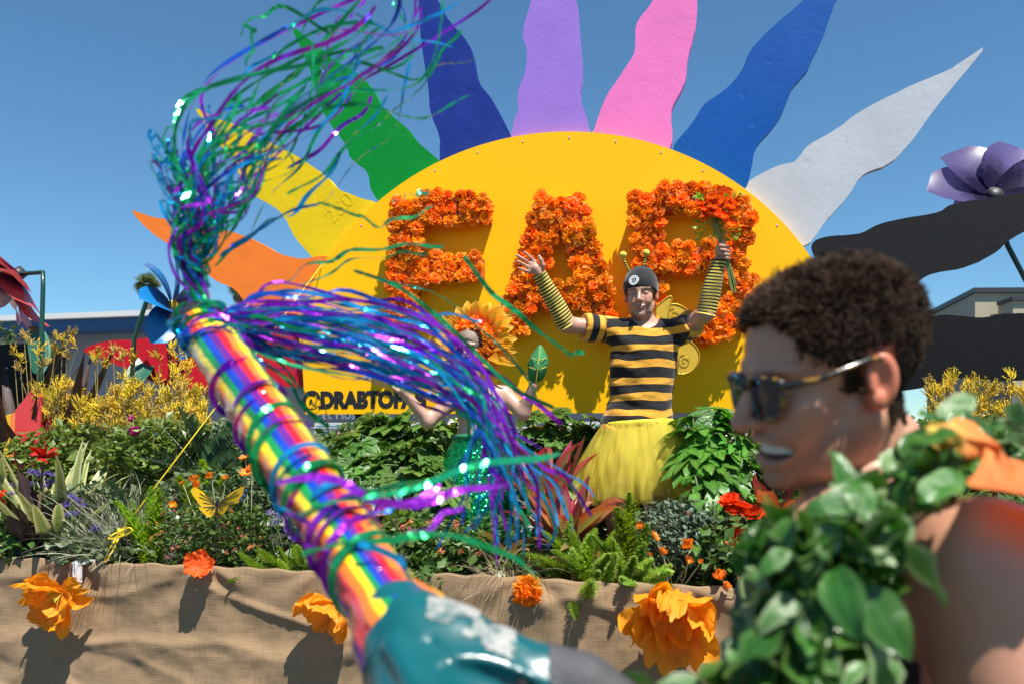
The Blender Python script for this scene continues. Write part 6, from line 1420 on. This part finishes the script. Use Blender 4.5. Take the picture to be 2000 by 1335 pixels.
def stream(ctrl, wd, m, wig=.008, n=7, curl=0, tws=1):
    pts = [np.array(P(*c)) for c in ctrl]; sp_ = spline(pts, n); N_ = len(sp_); ph, f1 = U(0, 6), U(2.5, 6); out = []
    for i, p_ in enumerate(sp_):
        t_ = i / (N_ - 1); k_ = wig * min(1, t_ * 3); cu = curl * max(0, t_ - .75) * 4; q = ph + f1 * t_ * 4
        out.append(p_ + np.array([math.sin(q) * k_ + cu * math.sin(t_ * 34), math.cos(q * .8) * k_, math.cos(q * 1.1) * k_ + cu * math.cos(t_ * 34)]))
    ribbon(out, wd, m, U(0, 6), tws)
def trunc(c, f): 
    k = max(3, int(round(len(c) * f))); return c[:k]
for i in range(66):                     # plume blown upwards
    a = U(0, 1); j = lambda s_: random.gauss(0, s_); y0 = 1.29; dY = U(-.10, .22)
    c = [(398 + 26 * (a - .5), 622 + j(8), y0), (384 + 22 * (a - .5), 555, y0 + .01), (370 + 34 * (a - .35), 488, y0 + dY * .1), (345 + 120 * a + j(10), 400 + j(8), y0 + dY * .3), (345 + 200 * a + j(22), 300 + j(14), y0 + dY * .5), (420 + 230 * a + j(34), 185 + j(22), y0 + dY * .7), (540 + 250 * a + j(44), 85 + j(28), y0 + dY * .85), (660 + 230 * a + j(50), 5 + j(28), y0 + dY)]
    stream(trunc(c, U(.55, 1.0)), U(.004, .0085), foils[random.choices('gbpd', (6, 4, 3, 1))[0]], U(.008, .02), 7, U(0, .012) if random.random() < .55 else 0, 1.6)
for i in range(10):                     # short curls off the plume's left
    a = U(0, 1); c = [(372, 500, 1.3), (340 + U(-15, 15), 400, 1.32), (330 + U(-30, 40), 330, 1.34), (310 + U(-20, 60), 290 + U(-30, 20), 1.36)]
    stream(c, U(.004, .007), foils[random.choice('gb')], .014, 8, U(.008, .016), 1.4)
for i in range(78):                    # sheaf blown to the right and falling
    a = random.triangular(-1, 1, -.05); b_ = max(-1, min(1, .55 * a + random.gauss(0, .55))); j = lambda s_: random.gauss(0, s_); y0 = 1.27; dY = U(.0, .34)
    c = [(408 + j(14), 630 + 22 * a, y0), (470 + j(10), 632 + 44 * a, y0 + dY * .1), (570 + j(12), 640 + 88 * a + j(6), y0 + dY * .3), (700 + j(14), 660 + 92 * a + j(8), y0 + dY * .5), (830 + j(16), 703 + 84 * a + j(10), y0 + dY * .7), (925 + j(14) - 16 * a, 768 + 45 * a, y0 + dY * .85), (978 + 62 * b_ + j(8), 880 + j(12), y0 + dY), (995 + 125 * b_ + j(12), 965 + j(16) - 22 * abs(b_), y0 + dY), (1005 + 175 * b_ + j(18), 1060 + j(28) - 60 * abs(b_), y0 + dY)]
    stream(trunc(c, random.choice((.62, .8, .9, 1, 1, 1))), U(.003, .0085), foils[random.choices('gbpd', (4, 6, 6, 3))[0]], U(.003, .010), 6, U(0, .008) if random.random() < .3 else 0, 1.4)
loose = [('g', [(455, 600), (560, 545), (640, 506), (740, 484), (862, 478)]), ('g', [(470, 605), (560, 580), (660, 520), (760, 498), (830, 492)]), ('g', [(690, 528), (780, 560), (860, 625), (930, 690), (1010, 760), (1085, 800)]),
         ('g', [(905, 500), (960, 570), (1030, 628), (1100, 682), (1122, 690), (1138, 684)]), ('g', [(740, 545), (860, 580), (960, 660), (1030, 740), (1060, 800)]), ('b', [(480, 610), (600, 590), (720, 600), (830, 625), (900, 655)]), ('b', [(560, 600), (700, 604), (850, 612), (935, 625)]),
         ('p', [(520, 700), (640, 720), (760, 760), (840, 795), (880, 815)]), ('p', [(900, 700), (980, 740), (1050, 790), (1100, 830)]), ('g', [(480, 690), (560, 740), (600, 800), (640, 830)]), ('g', [(500, 640), (540, 700), (590, 760), (615, 790)]),
         ('g', [(640, 210), (700, 205), (780, 225), (850, 220), (925, 190)]), ('g', [(560, 380), (640, 330), (720, 250), (790, 205), (860, 110), (895, 60)]), ('b', [(450, 480), (560, 420), (640, 380), (720, 300), (780, 230), (800, 120)]), ('g', [(620, 395), (700, 420), (735, 440), (790, 425), (850, 405)]),
         ('b', [(430, 500), (520, 440), (600, 390), (680, 280), (760, 190)]), ('g', [(420, 520), (470, 470), (560, 350), (640, 240), (700, 170)]), ('g', [(480, 130), (490, 90), (500, 60), (478, 50)]), ('g', [(470, 70), (500, 30), (560, 20), (640, 60)]), ('b', [(560, 60), (620, 20), (720, 40), (800, 80), (880, 90)]), ('p', [(620, 70), (680, 30), (720, -10)]), ('p', [(560, 330), (640, 280), (690, 230), (730, 190)]),
         ('g', [(700, 120), (800, 150), (870, 130), (930, 108)]), ('g', [(765, 395), (810, 380), (840, 375)])]
for c_, pl in loose:
    y0 = U(1.28, 1.45); stream([(x_, y_, y0 + .02 * i) for i, (x_, y_) in enumerate(pl)], U(.0055, .0095), foils[c_], .004, 10, 0, .7)
low = [('g', [(560, 1010), (620, 990), (720, 968), (850, 936), (960, 905), (1060, 888), (1100, 890)], .90), ('g', [(600, 975), (680, 955), (780, 950), (880, 925)], .95), ('p', [(540, 942), (640, 930), (700, 960), (760, 985), (870, 968), (990, 940)], .90), ('g', [(590, 1080), (700, 1055), (800, 1048), (900, 1050), (1000, 1085), (1060, 1140)], .86), ('p', [(640, 1110), (740, 1070), (830, 1030), (900, 985)], .88), ('b', [(700, 1060), (780, 1090), (800, 1130), (815, 1150)], .84), ('p', [(560, 1000), (660, 1040), (740, 1000), (860, 950)], .9), ('b', [(545, 990), (640, 1020), (720, 1010), (800, 960)], .92)]
for c_, pl, y0 in low: stream([(x_, y_, y0 + .03 * max(0, i - 2)) for i, (x_, y_) in enumerate(pl)], U(.007, .010), foils[c_], .003, 10, 0, .5)
for i in range(13):                     # wound round the tube
    t0, dt, ph = U(.08, .62), U(.08, .2), U(0, 6.28); pts = []
    for q in np.linspace(0, 1, 44): a_ = ph + q * U(6.9, 7.1); r_ = .0435 + .004 * math.sin(q * 9 + ph) ** 2; c = tA + (tB - tA) * (t0 + dt * q); pts.append(c + (x * math.cos(a_) + y * math.sin(a_)) * r_)
    ribbon(pts, U(.006, .010), foils['gppbg'[i % 5]], U(0, 1), .15)
for i in range(26):                     # tangle tied on the nozzle
    pts = []; ph, nz_ = U(0, 6.28), U(.4, 1.3)
    for q in np.linspace(0, 1, 26): a_ = ph + q * 6.28 * nz_; r_ = .036 + .012 * math.sin(q * 7 + ph * 3); c = tB + td * (U(-.002, .002) + (.02 - .10 * ((i % 9) / 9)) + .035 * math.sin(q * 4 + ph)); pts.append(c + (x * math.cos(a_) + y * math.sin(a_)) * r_)
    ribbon(pts, U(.006, .012), foils['gbpdb'[i % 5]], U(0, 3), .5)
# ------------------------------------------------------------------ pinwheel flowers on steel stems
m_pole = mat('green_pole', (.006, .055, .035), .35, nz=.1, coat=.3)
def pin_mat(name, c1, c2, trans=.3):
    m, t, b, out = new_mat(name); a = attr(t, 'lc'); sp = nd(t, 'ShaderNodeSeparateXYZ'); t.links.new(a.outputs['Vector'], sp.inputs[0]); mr = nd(t, 'ShaderNodeMapRange', interpolation_type='SMOOTHSTEP'); mr.inputs[1].default_value = .18; mr.inputs[2].default_value = .62
    t.links.new(mth(t, 'ADD', sp.outputs[0], mth(t, 'MULTIPLY_ADD', noise(t, 9, 3), .5, -.25)), mr.inputs[0]); finish(t, b, out, vary(t, mixc(t, mr.outputs[0], c1, c2), .12, .1, 6), .3, trans=trans, coat=.2); return m
wide = lambda t: max(.12, math.sin(math.pi * min(1, t * .80 + .10)) ** .75)
def pinwheel(label, c, face, r, n, m, pole, leaf=None, hubm=None, stam=True, tilt=.25, wid=.62, seed=1, twist=.35, spin=.45):
    t = thing('pinwheel_flower', label, 'pinwheel', pole[-1]); f = Vector(face).normalized(); x, y = frame(f); rr = random.Random(seed)
    pm = [strapmesh('petal', m, n=8, w=wide, bend=b_, fold=.25, wid=wid, twist=twist) for b_ in (.35, .7)]
    for k in range(n):
        a = 6.2832 * k / n; d = (x * math.cos(a) + y * math.sin(a) + f * tilt).normalized(); nz = (f - d * f.dot(d)).normalized(); nz = (Matrix.Rotation(spin, 3, d) @ nz); yy = nz.cross(d); l = r * rr.uniform(.92, 1.05); p = Vector(c) + d * r * .08
        inst('petal', pm[k % 2], Matrix(((d.x * l, yy.x * l, nz.x * l, p.x), (d.y * l, yy.y * l, nz.y * l, p.y), (d.z * l, yy.z * l, nz.z * l, p.z), (0, 0, 0, 1))), t)
    V, F = tube([Vector(c) - f * r * .1, Vector(c) + f * r * .08, Vector(c) + f * r * .12], [r * .10, r * .12, r * .05], 16); part('hub', V, F, hubm or m_dark, t, True)
    if stam:
        g = MB()
        for k in range(12): a = 6.2832 * k / 12; d = (x * math.cos(a) + y * math.sin(a) + f * .5).normalized(); g.tube([Vector(c), Vector(c) + d * r * .26], .004, 4); g.box(Vector(c) + d * r * .28, .015, .015, .015)
        g.part('stamen', m_dark, t)
    V, F = tube([Vector(q) for q in pole], .0155, 10); part('pole', V, F, m_pole, t, True)
    if leaf:
        lm_ = strapmesh('leaf', leafmat('pinwheel_leaf', (.02, .12, .07), (.03, .15, .09), trans=.1, rough=.35), n=8, w=wide, bend=.5, fold=.3, wid=.4)
        for p, az, el, l in leaf: inst('leaf', lm_, orient(p, az, el, .6, l), t)
    return t
deckp = lambda px, Y0: base(px, Y0, DECK + .0)
m_prd = pin_mat('pinwheel_red', (.16, .02, .07), (.58, .09, .09)); m_pbl = pin_mat('pinwheel_blue', (.01, .05, .2), (.008, .16, .42), .12); m_ppu = pin_mat('pinwheel_purple', (.03, .015, .07), (.20, .16, .38), .65)
c = FL(36, 535, 5.0); e = FL(84, 532, 4.85)
pinwheel('big red pinwheel flower on a dark green stem', c, (-.55, -.5, -.62), .42, 10, m_prd, [c + (e - c) * .15, e - UP * .0, e - UP * .12, FL(80, 700, 4.85), deckp(78, 4.85)], [(FL(72, 730, 4.85), 2.0, 1.2, .42)], seed=3, wid=.8, twist=.15, spin=.3, tilt=.5)
c = FL(335, 598, 4.9); e = FL(290, 582, 4.95)
pinwheel('blue pinwheel flower partly behind the streamers', c, (.96, -.28, .05), .34, 8, m_pbl, [c, e, FL(285, 592, 4.95), FL(262, 660, 4.95), deckp(240, 4.95)], [(FL(245, 770, 4.95), 1.0, 1.0, .4)], mat('hub_yellow', (.5, .36, .02), .5), False, seed=5)
c = FL(1940, 384, 5.62); e = FL(1955, 395, 5.3)
pinwheel('translucent purple pinwheel flower above the upper black ray', c, (-.12, -.88, .5), .40, 6, m_ppu, [c - UP * .02, FL(1950, 420, 5.66), FL(1968, 480, 5.66), FL(2010, 560, 5.66), deckp(2050, 5.66)], [], m_dark, False, .3, .95, seed=9, twist=0, spin=.15)
# ------------------------------------------------------------------ black box and bright cut-out at the far end
c = FL(-30, 850, 5.0); t = thing('speaker_box', 'black wooden box with screws at the far planter end', 'box', (c.x, c.y, DECK))
g = MB(); a = FL(-110, 670, 5.0); b = FL(48, 845, 5.0); cc = (a + b) / 2 + FV * .2; L_ = (Vector((b.x, b.y, 0)) - Vector((a.x, a.y, 0))).length; top = FL(10, 672, 5.0).z
g.box(Vector((cc.x, cc.y, (top + DECK) / 2)), L_, .4, top - DECK, FU, FV); g.part('cabinet', mat('black_box', (.005, .005, .006), .6, nz=.2, nscale=10, spec=.2), t)
for px, py in ((14, 718), (14, 745), (14, 770), (40, 790)): g = MB(); q = FL(px, py, 4.995); g.tube([q, q - FV * .006], .008, 8); g.part('screw', m_frame, t)
t = thing('painted_cutout', 'pink orange and yellow painted cut-out beneath the black box', 'cut-out', base(30, 4.5, DECK))
for k, (pl, c_) in enumerate((([(20, 860), (30, 800), (60, 762), (80, 772), (62, 860)], (225, 70, 70)), ([(8, 880), (20, 810), (44, 795), (62, 850), (50, 880)], (250, 140, 70)), ([(0, 880), (0, 812), (28, 806), (40, 880)], (245, 205, 60)), ([(60, 900), (72, 830), (98, 812), (100, 900)], (214, 40, 50)))):
    pf = [FL(x_, y_, 4.45 + .02 * k) for x_, y_ in pl]; 
    lowz = DECK + .01
    pf2 = [p if y_ < 855 else Vector((p.x, p.y, lowz)) for p, (x_, y_) in zip(pf, pl)]; n = len(pf2); V = pf2 + [p + FV * .015 for p in pf2]
    part('panel', V, [list(range(n)), list(range(n, 2 * n))[::-1]] + [[i, i + n, (i + 1) % n + n, (i + 1) % n] for i in range(n)], mat('cutout_paint', lin(c_), .5, nz=.08), t)
# ------------------------------------------------------------------ beyond the float: fence, barrier, spectators
m_galv = mat('galvanised', (.45, .45, .45), .4, metal=.7)
a, b = FL(560, 850, 10.8), FL(1800, 850, 10.8); L_ = (b - a).length; t = thing('chain_link_fence', 'galvanised chain link fence behind the float', 'fence', ((a.x + b.x) / 2, (a.y + b.y) / 2, 0))
nposts = 6
for k in range(nposts): g = MB(); q = a.lerp(b, k / (nposts - 1)); g.tube([Vector((q.x, q.y, 0)), Vector((q.x, q.y, 1.72))], .03, 8); g.part('post', m_galv, t)
g = MB(); g.tube([Vector((a.x, a.y, 1.70)), Vector((b.x, b.y, 1.70))], .022, 8); g.part('top_rail', m_galv, t)
g = MB(); d = (b - a) / L_; k = 0; s_ = .085
while k * s_ < L_ + 1.6:
    for sg in (1, -1):
        x0 = k * s_ - (1.6 if sg > 0 else 0); x1 = x0 + 1.6 * sg; z0, z1 = .1, 1.7
        if sg < 0: x0, x1 = k * s_, k * s_ - 1.6
        pts = []
        for xx, zz in ((x0, z0), (x1, z1)): pts.append((xx, zz))
        (xa, za), (xb, zb) = pts; lo, hi = (xa, xb) if xa < xb else (xb, xa)
        if hi < 0 or lo > L_: continue
        f_ = lambda xx: za + (zb - za) * (xx - xa) / (xb - xa); xa2, xb2 = min(max(xa, 0), L_), min(max(xb, 0), L_); o_ = FV * (.004 * sg)
        p0, p1 = a + d * xa2 + o_, a + d * xb2 + o_; g.tube([Vector((p0.x, p0.y, f_(xa2))), Vector((p1.x, p1.y, f_(xb2)))], .0035, 3, cap=False)
    k += 1
g.part('wire_mesh', m_galv, t, kind='stuff')
for lab, px in (('white steel crowd barrier behind the bee man', 1380), ('white steel crowd barrier behind the fatsia', 730)):
    a = FL(px - 130, 850, 7.4); b = FL(px + 130, 850, 7.4); t = thing('crowd_barrier', lab, 'barrier', ((a.x + b.x) / 2, (a.y + b.y) / 2, 0)); g = MB(); A = lambda q, z: Vector((q.x, q.y, z))
    g.tube([A(a, 0), A(a, 1.42), A(b, 1.42), A(b, 0)], .02, 8); g.tube([A(a, .25), A(b, .25)], .018, 8); g.part('rail', m_white, t, True)
    for k in range(1, 14): q = a.lerp(b, k / 14); g = MB(); g.tube([A(q, .25), A(q, 1.42)], .009, 6); g.part('bar', m_white, t, True)
def spectator(label, px, Y, headz, top, bottom, sk, hair, armup=False, hat=None, fwd=(-.2, -1, 0)):
    p = P(px, 850, Y); t = thing('person', label, 'person', (p.x, p.y, 0)); H = headz; s = SDF((p.x - .5, p.y - .3, 0), (p.x + .5, p.y + .3, H + .5), .014); q = lambda x, y, z: (p.x + x, p.y + y, z)
    s.ell(q(0, 0, H - .38), (.17, .11, .2), .04); s.ell(q(0, 0, H - .6), (.15, .11, .18), .05); s.ell(q(0, 0, H - .76), (.17, .12, .13), .05); s.cap(q(-.17, 0, H - .25), q(.17, 0, H - .25), .055, .055, .05); s.cap(q(0, 0, H - .3), q(0, 0, H - .05), .055, .05, .03)
    for k in (-1, 1):
        s.chain([q(k * .09, 0, H - .8), q(k * .1, -.02, .48), q(k * .11, 0, .08)], [.085, .055, .04], .03); s.ell(q(k * .11, -.06, .04), (.045, .12, .04), .02)
        up = armup and k > 0
        s.chain([q(k * .19, 0, H - .26), q(k * .27, -.06, H - (.12 if up else .52)), q(k * .24, -.14, H + (.16 if up else -.62)), q(k * .24, -.16, H + (.27 if up else -.72))], [.05, .04, .03, .03], .02)
    V, F = s.mesh(); C = np.tile(np.array(sk), (len(V), 1)); HM_ = headM(q(0, -.02, H + .02), fwd); Lh, Fh, Ch, Vh = make_head(HM_, .008, 'smile', sk); Va, Fa = joinm((V, F), (Vh, Fh)); part('body', Va, Fa, m_skin, t, True, col=np.concatenate([C, Ch]))
    N = normals(V, F); ax = np.abs(V[:, 0] - p.x); v, f, _ = submesh(V, F, (V[:, 2] < H - .2) & (V[:, 2] > H - .8) & (ax < .2), .01, N); part('top', v, f, mat('spectator_top', top, .8, nz=.1), t, True)
    v, f, _ = submesh(V, F, (V[:, 2] < H - .74) & (V[:, 2] > .12) & (ax < .21), .012, N); part('trousers', v, f, mat('spectator_trousers', bottom, .8, nz=.1), t, True)
    s = SDF((-.16, -.14, -.16), (.14, .14, .18), .008); s.ell((-.025, 0, .05), (.112, .092, .1), 0); s.cap((-.07, 0, 0), (-.07, 0, -.08), .07, .05, .03); s.ell((.11, 0, -.02), (.085, .07, .085), .02, 's'); V, F = s.mesh(); part('hair', np.array([HM_ @ Vector(v) for v in V]), F, mat('spectator_hair', hair, .7, nz=.2), t, True)
    if hat:
        g = MB(); prof = [(.0, .145), (.07, .14), (.10, .10), (.108, .05), (.19, .035), (.20, .03), (.108, .035)]
        V = [HM_ @ Vector((-.01 + r_ * math.cos(a_), r_ * math.sin(a_), z_ + .02)) for r_, z_ in prof for a_ in np.linspace(0, 6.2832, 28, endpoint=False)]; part('hat', V, grid(len(prof), 28, True), mat('sun_hat', hat, .8), t, True)
        cols = [(.6, .03, .03), (.75, .25, .02), (.75, .6, .03), (.03, .3, .08), (.03, .08, .45), (.2, .03, .3)]
        for k, c_ in enumerate(cols):
            V = [HM_ @ Vector((-.01 + .113 * math.cos(a_), .113 * math.sin(a_), z_)) for a_ in np.linspace(-.9 + .3 * k, -.6 + .3 * k, 6) for z_ in (.062, .095)]; part('hat_ribbon', V, grid(6, 2), mat('ribbon_colour', c_, .7), t)
    return t
spectator('spectator in white sun hat with rainbow ribbon and blue top', 893, 8.3, 1.60, (.05, .14, .42), (.05, .05, .07), (.40, .23, .16), (.05, .03, .02), hat=(.62, .56, .55))
spectator('spectator with one bare arm raised behind the tutu', 1340, 8.2, 1.52, (.03, .03, .035), (.06, .07, .12), (.5, .3, .22), (.12, .07, .04), armup=True)
spectator('spectator in a red top behind the philodendron', 1415, 8.6, 1.5, (.35, .02, .04), (.05, .05, .07), (.45, .26, .18), (.03, .02, .015))
spectator('spectator in a pale blue shirt near the crimson cordyline', 1462, 8.4, 1.52, (.35, .48, .62), (.3, .3, .32), (.42, .25, .18), (.02, .015, .012))
spectator('dark haired spectator below the clinic lettering', 672, 9.2, 1.55, (.06, .06, .07), (.05, .05, .08), (.4, .24, .17), (.015, .012, .01))
